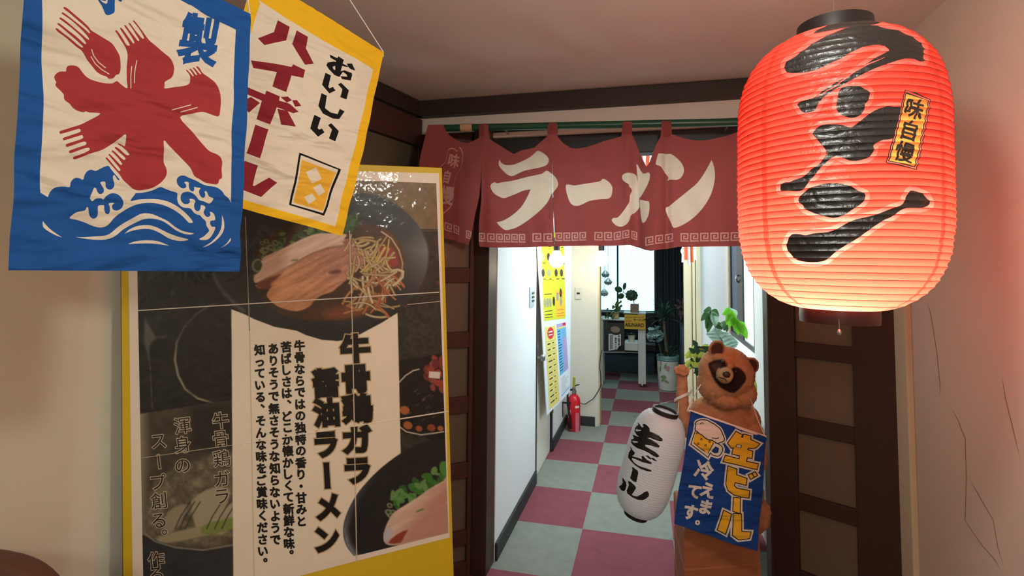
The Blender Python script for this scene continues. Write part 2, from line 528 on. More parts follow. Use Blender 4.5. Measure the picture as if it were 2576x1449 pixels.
# posts of the doorway
structure(MB().box((-0.822, 2.50, 0), (-0.737, 2.64, 2.125), 0.004).build('trim_4', M_brown))
structure(MB().box((0.503, 2.555, 0), (0.58, 2.655, 2.125), 0.004).build('trim_5', M_brown))

# ------------------------------------------------------------------ lattice door leaves
def lattice(name, pl, u0, u1, stile0, stile1, rails, top, label, wood):
    """a leaf in plane pl: smoked glass behind wooden stiles and rails"""
    root = empty(name, pl.at(u0, 0), label, 'sliding door')
    T = 0.036
    def bar(nm, a, b, z0, z1, m, th=T, off=0.0, bev=0.003):
        q = [pl.at(a, z0, off), pl.at(b, z0, off), pl.at(b, z0, off - th), pl.at(a, z0, off - th)]
        return MB().prism(q, (0, 0, z1 - z0), bev).build(nm, m, root)
    if stile0: bar('stile', u0, u0 + stile0, 0, top, wood)
    if stile1: bar('stile', u1 - stile1, u1, 0, top, wood)
    g = bar('glass_panel', u0 + stile0 * 0.8, u1 - stile1 * 0.8, 0.05, top - 0.05, M_smoke, 0.006, -0.022, 0)
    for z0, z1 in rails: bar('rail', u0 + stile0 - 0.002, u1 - stile1 + 0.002, z0, z1, wood, T * 0.8, -0.004)
    return root
PL_R = Plane((0.503, 2.56, 0), 122)
zz = lambda pl, x, y: pl.uv(x, y)[1]
rr = [(zz(PL_R, 2000, 899), zz(PL_R, 2000, 860)), (zz(PL_R, 2005, 1087), zz(PL_R, 2005, 1044)), (zz(PL_R, 2013, 1284), zz(PL_R, 2008, 1238))]
pitch = (rr[0][0] - rr[2][0]) / 2
rails = [(rr[0][0] + pitch * k, rr[0][1] + pitch * k) for k in range(-3, 6)]
rails = [r for r in rails if r[0] > 0.02 and r[1] < 1.98] + [(0, 0.07), (1.99, 2.06)]
ua, ub, uc, ud = PL_R.uv(1932, 1000)[0], PL_R.uv(2001, 1000)[0], PL_R.uv(2146, 1000)[0], PL_R.uv(2262, 1000)[0]
lattice('lattice_door', PL_R, ua, ud, ub - ua, ud - uc, rails, 2.06, 'dark lattice door leaf standing beside the brown raccoon figure', M_brown)
PL_L = Plane((-0.80, 2.50, 0), 49)
def zl(y): return PL_L.uv(1150, y)[1]
rl = [(zl(711), zl(673)), (zl(876), zl(836)), (zl(1042), zl(1001)), (zl(1207), zl(1168)), (zl(1377), zl(1341))]
pl_ = (rl[0][0] - rl[4][0]) / 4
rl += [(rl[0][0] + pl_, rl[0][1] + pl_), (rl[0][0] + 2 * pl_, rl[0][1] + 2 * pl_), (0, 0.07), (1.99, 2.06)]
lattice('lattice_door', PL_L, -0.215, -0.012, 0.0, 0.02, rl, 2.06, 'dark lattice door leaf half hidden behind the yellow poster board', M_brown2)
# fill above the two leaves
structure(MB().box((-1.2, 2.575, 0), (-0.823, 2.66, 2.124)).build('wall_front_west', M_brown2))
for pl, u0, u1, nm in ((PL_R, ua, ud, 'wall_front_east'),):
    structure(MB().prism([pl.at(u0, 2.062, -0.002), pl.at(u1, 2.062, -0.002), pl.at(u1, 2.062, -0.06), pl.at(u0, 2.062, -0.06)], (0, 0, HC - 2.064)).build(nm, M_cream))
# lintel on the left wall; below it a dark sheet stands in for shade
PL_W = Plane((-1.15, 2.56, 0), math.degrees(math.atan(0.2055)))
def onwall(nm, u0, u1, z0, z1, th, m):
    q = [PL_W.at(u0, z0, th), PL_W.at(u1, z0, th), PL_W.at(u1, z0, -0.01), PL_W.at(u0, z0, -0.01)]
    return structure(MB().prism(q, (0, 0, z1 - z0), 0.003).build(nm, m))
onwall('trim_6', -1.6, -0.005, 2.055, 2.195, 0.035, M_brown2)
onwall('wall_shade_sheet', -1.6, -0.005, 1.66, 2.054, 0.012, mat('olive_wall_shade', srgb(96, 84, 68), 0.6, 0.3))
onwall('trim_8', -1.6, -0.005, 2.207, HC - 0.004, 0.04, M_beam)

# ------------------------------------------------------------------ corridor shell
structure(MB().box((-0.86, 2.645, 0), (-0.735, 3.640, 2.40)).build('wall_corridor_left_near', M_white))
structure(MB().box((-0.86, 4.285, 0), (-0.735, 5.05, 2.40)).build('wall_corridor_left_far', M_white))
structure(MB().box((-0.86, 3.640, 2.0), (-0.735, 4.285, 2.40)).build('wall_corridor_left_top', M_white))
structure(MB().box((-1.9, 5.05, 0), (-0.44, 5.20, 2.40)).build('wall_corridor_end', M_offwhite))
structure(MB().box((-0.47, 5.062, 0), (-0.425, 5.215, 2.40), 0.004).build('trim_13', M_beige))
structure(MB().box((-0.738, 2.65, 0), (-0.722, 3.638, 0.085), 0.003).build('baseboard_left', M_basebd))
structure(MB().box((-0.738, 4.288, 0), (-0.722, 5.05, 0.085), 0.003).build('baseboard_far', M_basebd))
structure(MB().box((-0.735, 5.035, 0), (-0.468, 5.05, 0.085), 0.003).build('baseboard_end', M_basebd))
structure(MB().box((-2.0, 2.70, 2.40), (1.3, 8.4, 2.46)).build('ceiling_corridor', M_white))
structure(MB().box((0.60, 2.66, 0), (0.72, 3.40, 2.40)).build('wall_corridor_right', M_white))
structure(MB().box((0.60, 3.40, 0), (0.72, 4.42, 0.955)).build('wall_corridor_right_low', M_white))
structure(MB().box((0.60, 3.40, 1.98), (0.72, 4.42, 2.40)).build('wall_corridor_right_top', M_white))
xl = on_y(1764, 800, 4.40)[0]
structure(MB().box((xl, 4.40, 0), (0.60, 4.50, 2.40)).build('wall_corridor_jog', M_white))
xb0, xb1 = on_y(1832, 800, 4.39)[0], on_y(1839, 800, 4.39)[0]
structure(MB().box((xb0, 4.375, 0.0), (xb1, 4.40, 2.40), 0.002).build('trim_9', M_beige))
xa, xm, xs = on_y(1723, 800, 4.38)[0], on_y(1744, 800, 4.38)[0], on_y(1752, 800, 4.38)[0]
structure(MB().box((xa, 4.44, 0), (xm - 0.004, 4.52, 2.40), 0.003).build('trim_10', M_beige))
structure(MB().box((xm, 4.40, 0), (xs - 0.004, 4.50, 2.40), 0.003).build('trim_11', M_beige))
structure(MB().box((xs, 4.375, 0), (xl, 4.50, 2.40), 0.004).build('trim_12', M_beige))
# the door in the left corridor wall
d1 = structure(MB().box((-0.80, 3.650, 0.005), (-0.748, 4.275, 1.995), 0.002).build('door_1', M_offwhite))
for z0, z1 in ((0.22, 0.62), (1.05, 1.85)):
    MB().box((-0.7485, 3.78, z0), (-0.742, 4.15, z1), 0.005).build('door_panel', M_offwhite, d1)
    MB().box((-0.7425, 3.80, z0 + 0.02), (-0.739, 4.13, z1 - 0.02), 0.002).build('door_panel_field', M_offwhite, d1)
hz = on_x(1360, 905, -0.70)
b = MB().lathe([(0.0, 0.0), (0.022, 0.0), (0.022, 0.006), (0.009, 0.010), (0.009, 0.03), (0.024, 0.036), (0.027, 0.05), (0.02, 0.062), (0, 0.064)], (-0.7485, 3.715, hz[2]), (1, 0, 0), 20)
b.build('door_knob', M_metal, d1, 40)
MB().lathe([(0, 0), (0.018, 0), (0.018, 0.012), (0, 0.014)], (-0.7485, 3.715, hz[2] + 0.075), (1, 0, 0), 18).build('lock_cylinder', M_metal, d1, 40)
MB().box((-0.748, 3.640, 0), (-0.728, 3.652, 2.0), 0.001).build('door_seal', M_frame, d1)
MB().box((-0.748, 4.272, 0), (-0.728, 4.286, 2.0), 0.001).build('door_seal', M_frame, d1)
MB().box((-0.742, 4.262, 0.30), (-0.722, 4.285, 0.40), 0.002).build('hinge', mat('bronze_hinge', srgb(110, 100, 78), 0.4, 0.5, metal=0.6), d1)
# back room shell
structure(MB().box((-1.9, 5.20, 0), (-1.78, 8.3, 2.40)).build('wall_room_left', M_darkwall))
structure(MB().box((0.76, 4.50, 0), (0.88, 8.3, 2.40)).build('wall_room_right', M_darkwall))
structure(MB().box((-1.9, 8.25, 0), (0.88, 8.35, 2.40)).build('wall_room_back', M_darkwall))
# windows
def window(name, a, b, ax, mull, z0, z1, face, dr, fr):
    """a window lying in the plane ax = face; opening a..b, mullions at mull; dr = outward sign"""
    def box(p0, p1, z_0, z_1, d0, d1, bev=0.003):
        lo = (p0, face + d0 * dr, z_0) if ax == 'y' else (face + d0 * dr, p0, z_0)
        hi = (p1, face + d1 * dr, z_1) if ax == 'y' else (face + d1 * dr, p1, z_1)
        return MB().box(lo, hi, bev)
    f = structure(box(a, b, z0, z0 + fr, -0.02, 0.06).build(name, M_frame))
    box(a, b, z1 - fr, z1, -0.02, 0.06).build('window_head', M_frame, f)
    e = [a] + mull + [b]
    for i, m in enumerate(e):
        c0, c1 = (m, m + fr) if i == 0 else ((m - fr, m) if i == len(e) - 1 else (m - fr * 0.35, m + fr * 0.35))
        box(c0, c1, z0 + fr, z1 - fr, -0.02, 0.06).build('window_stile', M_frame, f)
    for i in range(len(e) - 1):
        box(e[i] + 0.012, e[i + 1] - 0.012, z0 + fr * 0.7, z1 - fr * 0.7, 0.02, 0.028, 0).build('window_pane', M_day, f)
    return f
w1 = structure(MB().box((0.602, 3.40, 0.925), (0.66, 4.36, 0.985), 0.003).build('window_1', M_frame))
def wbar(nm, y0, y1, z0, z1, x0=0.602, x1=0.66, m=M_frame): return MB().box((x0, y0, z0), (x1, y1, z1), 0.003).build(nm, m, w1)
wbar('window_head', 3.40, 4.36, 1.93, 1.98)
wbar('window_stile', 3.40, 3.435, 0.985, 1.93); wbar('window_stile', 3.795, 4.03, 0.985, 1.93); wbar('window_stile', 4.31, 4.36, 0.985, 1.93)
wbar('window_pane', 3.435, 3.795, 0.985, 1.93, 0.612, 0.618, M_day)
wbar('window_screen', 4.03, 4.31, 0.985, 1.93, 0.612, 0.618, mat('slate_insect_screen', srgb(86, 100, 118), 0.8, 0.2))
MB().tube([on_x(1857, 692, 0.602), on_x(1853, 694, 0.588), on_x(1851.5, 700, 0.580), on_x(1852.5, 707, 0.588), on_x(1857, 710, 0.602)], 0.007, 8).build('window_handle', M_metal, w1, 60)
structure(MB().box((0.545, 3.405, 0.895), (0.604, 4.36, 0.924), 0.004).build('windowsill', M_white))
xw0, xw1, xw2 = on_y(1500, 700, 8.22)[0], on_y(1554, 700, 8.22)[0], on_y(1652, 700, 8.22)[0]
zb = on_y(1600, 782, 8.22)[2]
window('window_2', xw0 - 0.55, xw2, 'y', [xw0, xw1], zb - 0.03, 1.98, 8.205, 1, 0.035)
# ------------------------------------------------------------------ the big red lantern
A1 = crop(1840, 0, 3.45)
A2 = crop(1840, 400, 3.293)
def outset(ring, k):
    P = np.array(ring, float); Q = np.roll(P, -1, 0)
    ar = (P[:, 0] * Q[:, 1] - Q[:, 0] * P[:, 1]).sum()
    d1 = P - np.roll(P, 1, 0); d2 = Q - P
    d1 /= np.linalg.norm(d1, axis=1)[:, None] + 1e-9; d2 /= np.linalg.norm(d2, axis=1)[:, None] + 1e-9
    n = np.stack([d1[:, 1] + d2[:, 1], -(d1[:, 0] + d2[:, 0])], 1); l = np.linalg.norm(n, axis=1)[:, None]; n /= l + 1e-9
    c = np.clip((n * np.stack([d1[:, 1], -d1[:, 0]], 1)).sum(1)[:, None], 0.6, 1)
    return [tuple(p) for p in P + n / c * k * (1 if ar > 0 else -1)]

class Lantern:
    """surface of revolution about an axis from bottom B to top T"""
    def __init__(s, B, T, R, r0, p, q, pleats, depth):
        s.B, s.T = np.array(B, float), np.array(T, float)
        s.ax = s.T - s.B; s.H = np.linalg.norm(s.ax); s.ax /= s.H
        s.R, s.r0, s.p, s.q, s.n, s.dp = R, r0, p, q, pleats, depth
        mid = (s.B + s.T) / 2
        f = EYE - mid; f -= s.ax * (f @ s.ax); f /= np.linalg.norm(f)
        s.f = f; s.r = np.cross(s.ax, f)       # theta 0 faces the eye, positive to the viewer's right
    def rad(s, t):
        a = np.abs(2 * np.clip(t, 0, 1) - 1)
        return s.r0 + (s.R - s.r0) * np.clip(1 - a ** s.p, 0, 1) ** (1 / s.q)
    def hit(s, px, py):
        d = ray(px, py); c = (s.B + s.T) / 2 - EYE
        tm = (c @ d) / (d @ d)
        ts = np.linspace(tm - s.R * 1.6, tm + s.R * 0.3, 500)
        P = EYE + d * ts[:, None] - s.B
        z = P @ s.ax; rr = np.linalg.norm(P - z[:, None] * s.ax, axis=1)
        g = rr - np.where((z > -0.02) & (z < s.H + 0.02), s.rad(z / s.H), -1)
        k = np.where((g[:-1] > 0) & (g[1:] <= 0))[0]
        i = k[0] if len(k) else int(np.argmin(np.abs(g)))
        p = P[i]
        return (math.atan2(p @ s.r, p @ s.f) * s.R * 1000, (p @ s.ax) * 1000)
    def to3d(s, V, off=0.0):
        th = V[:, 0] / (s.R * 1000); t = V[:, 1] / (s.H * 1000)
        ph = (t * s.n) % 1.0
        wr = s.dp * 0.75 * (fbm(np.cos(th) * 9 + 20, t * 40 + np.sin(th) * 9 + 20, 3) - 0.5) * np.clip(t * 8, 0, 1) * np.clip((1 - t) * 8, 0, 1)
        r = s.rad(t) - s.dp * 4 * ph * (1 - ph) + wr * 2 + off
        return s.B + s.ax * (t * s.H)[:, None] + (s.f * np.cos(th)[:, None] + s.r * np.sin(th)[:, None]) * r[:, None]
    def body(s, name, parent, mats, layers, nu, rib=None, rows=2):
        """layers in picture pixels or surface mm (already hit)"""
        W, Hm = s.R * 1000 * PI, s.H * 1000
        L = []
        if rib is not None:
            L.append((rib[0], [[[(-W, z - rib[1]), (W, z - rib[1]), (W, z + rib[1]), (-W, z + rib[1])]] for z in [Hm * k / s.n for k in range(1, s.n)]]))
        return sheet(name, parent, mats, [[(-W, 0), (W, 0), (W, Hm), (-W, Hm)]], L + layers, s.to3d, 2 * W / nu, Hm / (s.n * rows))

Lc = at_d(2108, 412, 1.24)
zb_, zt_ = at_d(2110, 776, 1.24)[2], 1.985
RL = Lantern((Lc[0] - 0.006, Lc[1], zb_), (Lc[0], Lc[1], zt_), 0.212, 0.074, 4.4, 1.6, 45, 0.0028)
def paper(name, col, spec, tr, gl=0.32):
    m = bpy.data.materials.new(name); m.use_nodes = True
    N, L = m.node_tree.nodes, m.node_tree.links
    b = N['Principled BSDF']; b.inputs['Base Color'].default_value = col
    b.inputs['Roughness'].default_value = gl; b.inputs['Specular IOR Level'].default_value = spec
    t = N.new('ShaderNodeBsdfTranslucent'); t.inputs['Color'].default_value = col
    mx = N.new('ShaderNodeMixShader'); mx.inputs[0].default_value = tr
    tc = N.new('ShaderNodeTexCoord'); nz = N.new('ShaderNodeTexNoise'); nz.inputs['Scale'].default_value = 32; nz.inputs['Detail'].default_value = 5; nz.inputs['Distortion'].default_value = 1.2
    L.new(tc.outputs['Object'], nz.inputs['Vector'])
    bp = N.new('ShaderNodeBump'); bp.inputs['Strength'].default_value = 0.7; bp.inputs['Distance'].default_value = 0.006
    L.new(nz.outputs['Fac'], bp.inputs['Height']); L.new(bp.outputs[0], b.inputs['Normal'])
    L.new(b.outputs[0], mx.inputs[1]); L.new(t.outputs[0], mx.inputs[2])
    L.new(mx.outputs[0], N['Material Output'].inputs['Surface'])
    return m
M_lred = paper('red_lantern_paper', (0.94, 0.095, 0.062, 1), 0.5, 0.62)
M_lrib = paper('lantern_rib_shade', (0.34, 0.03, 0.02, 1), 0.4, 0.3)  # darker bands painted for the shading of the rib wires
M_lseam = paper('lantern_seam', (0.80, 0.06, 0.035, 1), 0.5, 0.45)
M_lpink = paper('pale_letter_edge', (0.95, 0.21, 0.17, 1), 0.5, 0.62)
M_link = paper('black_lantern_ink', (0.012, 0.010, 0.010, 1), 0.6, 0.02, 0.35)
M_lora = paper('orange_label_paper', (0.90, 0.40, 0.08, 1), 0.4, 0.35)

hook = A1([(465, 545), (560, 480), (680, 390), (800, 320), (945, 258), (1060, 225), (1200, 212), (1330, 235), (1470, 270), (1570, 312), (1640, 360), (1680, 415), (1672, 470), (1685, 520), (1650, 530), (1560, 505), (1480, 512), (1390, 540), (1280, 577), (1180, 622), (1080, 672), (950, 742), (850, 802), (790, 850), (755, 895), (720, 950), (680, 970), (635, 977), (600, 960), (585, 930), (565, 905), (590, 885), (650, 868), (725, 838), (800, 780), (920, 705), (1040, 640), (1160, 560), (1260, 495), (1340, 455), (1375, 432), (1350, 405), (1290, 388), (1220, 392), (1130, 410), (1040, 450), (950, 505), (860, 545), (760, 590), (660, 620), (560, 630), (490, 630), (462, 605)], 3)
sliver = A1([(700, 290), (700, 290), (780, 240), (960, 180), (1150, 160), (1290, 158), (1345, 178), (1345, 178), (1280, 200), (1200, 215), (1000, 235), (850, 264)], 3)
dot = A1([(1060, 742), (1110, 745), (1160, 765), (1200, 790), (1205, 820), (1190, 870), (1165, 900), (1155, 950), (1120, 995), (1060, 1020), (1010, 1015), (950, 990), (915, 950), (912, 900), (920, 860), (930, 800), (960, 760), (1010, 745)], 3)
me_ = A1([(735, 1110), (790, 1085), (880, 1078), (960, 1080), (1030, 1100), (1070, 1085), (1130, 1040), (1200, 985), (1270, 945), (1350, 922), (1420, 925), (1480, 930), (1490, 1000), (1450, 1100), (1420, 1180), (1390, 1205), (1330, 1210), (1270, 1235), (1240, 1260), (1240, 1300), (1220, 1340), (1180, 1370), (1100, 1392), (1030, 1390), (960, 1365), (900, 1355), (854, 1380), (775, 1453), (723, 1516), (681, 1558), (650, 1605), (623, 1642), (576, 1658), (503, 1654), (430, 1654), (419, 1631), (430, 1600), (461, 1582), (503, 1579), (545, 1558), (629, 1527), (681, 1474), (733, 1443), (796, 1380), (820, 1310), (760, 1230), (710, 1170), (705, 1150)], 3)
ndot = A2([(550, 345), (570, 305), (630, 250), (720, 215), (800, 198), (870, 198), (950, 210), (1010, 235), (1060, 265), (1085, 275), (1112, 295), (1105, 340), (1070, 375), (1000, 420), (930, 465), (850, 487), (780, 475), (700, 455), (640, 430), (600, 410), (590, 385)], 3)
nstr = A2([(1480, 268), (1510, 260), (1550, 268), (1600, 290), (1635, 325), (1655, 370), (1620, 395), (1570, 403), (1460, 405), (1400, 430), (1330, 480), (1270, 505), (1190, 555), (1100, 620), (1010, 680), (930, 725), (850, 780), (800, 825), (740, 850), (640, 855), (550, 840), (510, 815), (480, 780), (460, 750), (450, 720), (460, 680), (475, 645), (500, 622), (560, 622), (610, 630), (680, 615), (790, 605), (870, 580), (950, 535), (1030, 500), (1130, 478), (1230, 450), (1330, 410), (1390, 390), (1430, 370), (1450, 320)], 3)
ink = [hook, sliver, dot, me_, ndot, nstr]
H_ = lambda ring: [RL.hit(x, y) for x, y in ring]
slit = A1(stroke([(740, 838), (900, 745), (1080, 612), (1200, 548), (1335, 496)], [4, 10, 9, 10, 3]))
slit2 = A1(stroke([(720, 1440), (800, 1350), (840, 1325)], [3, 9, 3]))
lab = [(1510, 775), (1745, 858), (1620, 1474), (1346, 1411)]
def inset(q, k):
    c = np.mean(q, 0); return [tuple(c + (np.array(p) - c) * k) for p in q]
def quadlerp(q, u, v):
    q = [np.array(p, float) for p in q]
    return tuple((q[0] * (1 - u) + q[1] * u) * (1 - v) + (q[3] * (1 - u) + q[2] * u) * v)
def framequad(q, m, mv): return [quadlerp(q, m, mv), quadlerp(q, 1 - m, mv), quadlerp(q, 1 - m, 1 - mv), quadlerp(q, m, 1 - mv)]
txt = []
for ch, v in (('味', 0.2), ('自', 0.5), ('慢', 0.8)):
    c = quadlerp(lab, 0.5, v)
    txt.append([A1(r) for r in place_glyph(ch, c[0], c[1], 175, 180, 15, 0.028)])
seams = []
for px in (1921, 2378):
    th0 = RL.hit(px, 500)[0]; Hm = RL.H * 1000
    seams.append([[(th0 - 7, 0), (th0 + 7, 0), (th0 + 7, Hm), (th0 - 7, Hm)]])
HQ = lambda shape: [H_(r) for r in shape]
layers = [(2, seams), (1, [])]
Wm, Hm = RL.R * 1000 * PI, RL.H * 1000
ribs = [[[(-Wm, Hm * k / RL.n - 0.75), (Wm, Hm * k / RL.n - 0.75), (Wm, Hm * k / RL.n + 0.75), (-Wm, Hm * k / RL.n + 0.75)]] for k in range(1, RL.n)]
layers = [(2, seams), (3, [[H_(outset(r, 11))] for r in ink]), (1, ribs), (4, [[H_(r)] for r in ink]), (3, [[H_(slit)], [H_(slit2)]]),
          (4, [[H_(A1(lab))]]), (3, [[H_(A1(framequad(lab, 0.035, 0.014)))]]), (4, [[H_(A1(framequad(lab, 0.065, 0.028)))]]), (5, [[H_(A1(framequad(lab, 0.10, 0.042)))]]),
          (4, [HQ(t) for t in txt])]
lan = empty('paper_lantern', (Lc[0], Lc[1], zb_), 'large lit red paper lantern with black brush lettering hanging by the right wall', 'lantern')
RL.body('shade', lan, [M_lred, M_lrib, M_lseam, M_lpink, M_link, M_lora], layers, 72, None, 3)
M_cap = mat('black_lacquer', srgb(26, 20, 20), 0.35, 0.5)
def hoop(name, c, ax, r, h, parent, m=M_cap, th=0.006):
    return MB().lathe([(r - th, 0), (r, 0), (r + 0.001, h * 0.5), (r, h), (r - th, h), (r - th, 0)], c, ax, 48).build(name, m, parent, 40)
tp = RL.T; bt = RL.B
hoop('top_cap', tp - RL.ax * 0.012, RL.ax, 0.078, 0.044, lan)
hoop('bottom_ring', bt - RL.ax * 0.030, RL.ax, 0.079, 0.032, lan)
MB().lathe([(0.0, 0.0), (0.072, 0.0), (0.072, 0.004), (0, 0.004)], bt - RL.ax * 0.012, RL.ax, 32).build('base_board', M_cap, lan)
hw = [tp + np.array([0.075 * math.cos(a), 0.0, 0.022 + 0.028 * math.sin(a)]) for a in np.linspace(0, PI, 14)]
MB().tube(hw, 0.0016, 8).build('wire_handle', M_metal, lan, 60)
MB().tube([tp + np.array([0, 0, 0.05]), (tp[0], tp[1], HC)], 0.0015, 6).build('cord', mat('grey_cord', srgb(120, 96, 88), 0.8), lan, 60)
pend = bt - RL.ax * 0.03 + RL.f * 0.079
MB().tube([pend + np.array([0, 0, 0.018]), pend - np.array([0, 0, 0.006])], 0.0008, 6).lathe([(0, 0), (0.0035, 0.003), (0.0045, 0.008), (0.003, 0.013), (0, 0.016)], pend - np.array([0, 0, 0.022]), (0, 0, 1), 12).build('bead', M_metal, lan, 60)
MB().lathe([(0, 0.045), (0.010, 0.042), (0.018, 0.034), (0.021, 0.024), (0.018, 0.012), (0.011, 0.0), (0.011, -0.02), (0, -0.02)], bt - RL.ax * 0.008, (0, 0, 1), 24).build('bulb', mat('glowing_bulb', srgb(255, 230, 190), 0.3, emit=(srgb(255, 214, 150), 12.0)), lan, 60)
lamp('red_lantern_light', 'POINT', bt + RL.ax * 0.056 + RL.f * 0.03 - RL.r * 0.01, 11.5, (1.0, 0.84, 0.66), 0.024)

# ------------------------------------------------------------------ hanging flags
def cloth(name, col, tr=0.25, noise=0.04, fold=1.0):
    m = mat(name, col, 0.85, 0.15, noise=noise, scale=60, bump=0.12, bscale=420, trans=tr)
    N, L = m.node_tree.nodes, m.node_tree.links      # soft creases
    tc = N.new('ShaderNodeTexCoord'); mp = N.new('ShaderNodeMapping'); mp.inputs['Rotation'].default_value = (0.75, 0.75, 0.2); mp.inputs['Scale'].default_value = (5, 5, 17)
    t = N.new('ShaderNodeTexNoise'); t.inputs['Scale'].default_value = 1.0; t.inputs['Detail'].default_value = 2.5; t.inputs['Distortion'].default_value = 0.4
    L.new(tc.outputs['Object'], mp.inputs['Vector']); L.new(mp.outputs[0], t.inputs['Vector'])
    b = N['Principled BSDF']; old = b.inputs['Normal'].links[0].from_node
    bp = N.new('ShaderNodeBump'); bp.inputs['Strength'].default_value = 0.9 * fold; bp.inputs['Distance'].default_value = 0.035
    L.new(t.outputs['Fac'], bp.inputs['Height']); L.new(bp.outputs[0], old.inputs['Normal'])
    for n in N:
        if n.type == 'BSDF_TRANSLUCENT': L.new(bp.outputs[0], n.inputs['Normal'])
    return m
M_fblue = cloth('blue_flag_cloth', srgb(34, 88, 162)); M_fwhite = cloth('white_flag_cloth', srgb(226, 217, 198)); M_fred = cloth('red_flag_print', srgb(164, 58, 62))
M_fyel = cloth('yellow_flag_cloth', srgb(246, 194, 40)); M_fdred = cloth('crimson_flag_print', srgb(140, 42, 52)); M_fblk = cloth('black_flag_print', srgb(24, 22, 24), 0.08)
M_fora = cloth('amber_flag_print', srgb(238, 182, 62)); M_fwarm = cloth('cream_flag_cloth', srgb(232, 222, 202))
M_cordw = mat('white_cord', srgb(225, 215, 205), 0.8)
M_rod = mat('pale_plastic_rod', srgb(220, 200, 185), 0.5)
A = crop(120, 0, 4.831); B_ = crop(120, 250, 4.831); Cc = crop(80, 400, 4.6)
PB1 = Plane((-0.793, 0.918, 0), 10)
mm = lambda pl, ring: [(u * 1000, v * 1000) for u, v in pl.uvs(ring)]
uR, vT = PB1.uv(630, 36); uL = PB1.uv(22, 680)[0]; vB = PB1.uv(600, 683)[1]; vBl = PB1.uv(22, 680)[1]
uBr = PB1.uv(600, 683)[0]; uTl = uL - 0.004
out1 = [(uTl * 1000, vT * 1000), ((uR - 0.001) * 1000, vT * 1000), (uR * 1000 + 1, vT * 1000 - 14), (uR * 1000 - 1, vT * 1000 - 60), ((uR - 0.0015) * 1000, (vT - 0.25) * 1000), (uBr * 1000, vB * 1000), (uL * 1000, vBl * 1000)]
body = A([(960, 1075), (960, 990), (958, 880), (962, 760), (965, 690), (958, 640), (945, 600), (930, 570), (905, 530), (870, 480), (840, 430), (815, 395), (805, 375), (818, 372), (835, 385), (870, 430), (910, 490), (945, 545), (975, 558), (985, 548), (960, 500), (920, 440), (880, 380), (863, 350), (872, 342), (890, 352), (930, 405), (980, 470), (1020, 522), (1035, 530), (1043, 515), (1010, 455), (960, 380), (920, 325), (915, 312), (925, 308), (945, 322), (985, 375), (1040, 440), (1085, 495), (1100, 500), (1106, 485), (1070, 430), (1020, 350), (980, 300), (973, 285), (985, 280), (1005, 300), (1060, 375), (1110, 430), (1150, 468), (1165, 470), (1170, 455), (1135, 390), (1080, 315), (1040, 270), (1030, 255), (1045, 250), (1070, 275), (1130, 350), (1180, 415), (1240, 490), (1330, 560), (1420, 635), (1500, 700), (1535, 760), (1552, 820), (1545, 890), (1520, 940), (1470, 970), (1428, 995), (1425, 1040), (1430, 1075), (1560, 1055), (1650, 1045), (1710, 1030), (1740, 1005), (1748, 960), (1745, 920), (1730, 890), (1710, 865), (1700, 850), (1712, 845), (1735, 870), (1770, 910), (1785, 925), (1790, 915), (1765, 870), (1742, 840), (1752, 832), (1775, 850), (1810, 900), (1825, 910), (1830, 900), (1800, 850), (1780, 822), (1792, 817), (1815, 840), (1855, 890), (1868, 900), (1872, 890), (1840, 840), (1818, 808), (1832, 803), (1860, 830), (1890, 885), (1960, 940), (2030, 1000), (2070, 1070), (2095, 1150), (2105, 1240), (2103, 1330), (2095, 1400), (2065, 1412), (2000, 1390), (1920, 1362), (1860, 1360), (1760, 1382), (1612, 1426),
          (1760, 1598), (1900, 1768), (1970, 1838), (2050, 1873), (2100, 1913), (2118, 1978), (2108, 2058), (2112, 2158), (2080, 2183), (2060, 2238), (1990, 2233), (1920, 2213), (1870, 2178), (1810, 2143), (1785, 2098), (1760, 2043), (1700, 1973), (1600, 1873), (1500, 1773), (1430, 1703), (1425, 1808), (1415, 1908), (1420, 1983), (1450, 2048), (1455, 2108), (1430, 2168), (1370, 2228), (1280, 2283), (1180, 2308), (1100, 2311), (1040, 2288), (980, 2238), (920, 2188), (880, 2128), (820, 2063), (760, 1998), (710, 1943), (697, 1920), (712, 1913), (740, 1938), (800, 2008), (860, 2073), (880, 2076), (888, 2058), (840, 1998), (770, 1918), (740, 1883), (750, 1870), (780, 1893), (850, 1963), (890, 2003), (908, 1998), (905, 1978), (850, 1908), (795, 1853), (780, 1836), (792, 1828), (830, 1853), (890, 1913), (930, 1943), (948, 1933), (940, 1913), (880, 1858), (830, 1813), (817, 1793), (830, 1785), (880, 1818), (940, 1873), (975, 1888), (987, 1873), (950, 1828), (890, 1778), (850, 1756), (858, 1745), (900, 1763), (925, 1776), (935, 1758), (940, 1633), (850, 1698), (740, 1778), (640, 1828), (500, 1868), (400, 1908), (320, 1938), (297, 1930), (300, 1908), (360, 1888), (440, 1853), (485, 1826), (488, 1808), (465, 1798), (390, 1818), (270, 1863), (247, 1853), (250, 1833), (340, 1798), (430, 1768), (450, 1748), (440, 1728), (400, 1728), (230, 1786), (207, 1773), (212, 1753), (300, 1723), (390, 1693), (412, 1673), (405, 1653), (380, 1648), (190, 1706), (170, 1698), (172, 1678), (270, 1643), (360, 1613), (385, 1593), (375, 1573), (340, 1573), (150, 1628), (128, 1618), (132, 1596), (250, 1558), (380, 1518), (500, 1463), (630, 1383), (500, 1368), (460, 1353), (430, 1366), (360, 1348), (300, 1313), (260, 1263), (210, 1228), (190, 1195), (190, 1150), (150, 1100), (100, 1050), (95, 1020), (105, 1000), (85, 960), (82, 925), (110, 890), (150, 870), (210, 870), (215, 830), (235, 803), (290, 800), (350, 820), (390, 870), (430, 920), (490, 965), (580, 995), (680, 1015), (770, 1015), (820, 990), (845, 995), (880, 1025)])
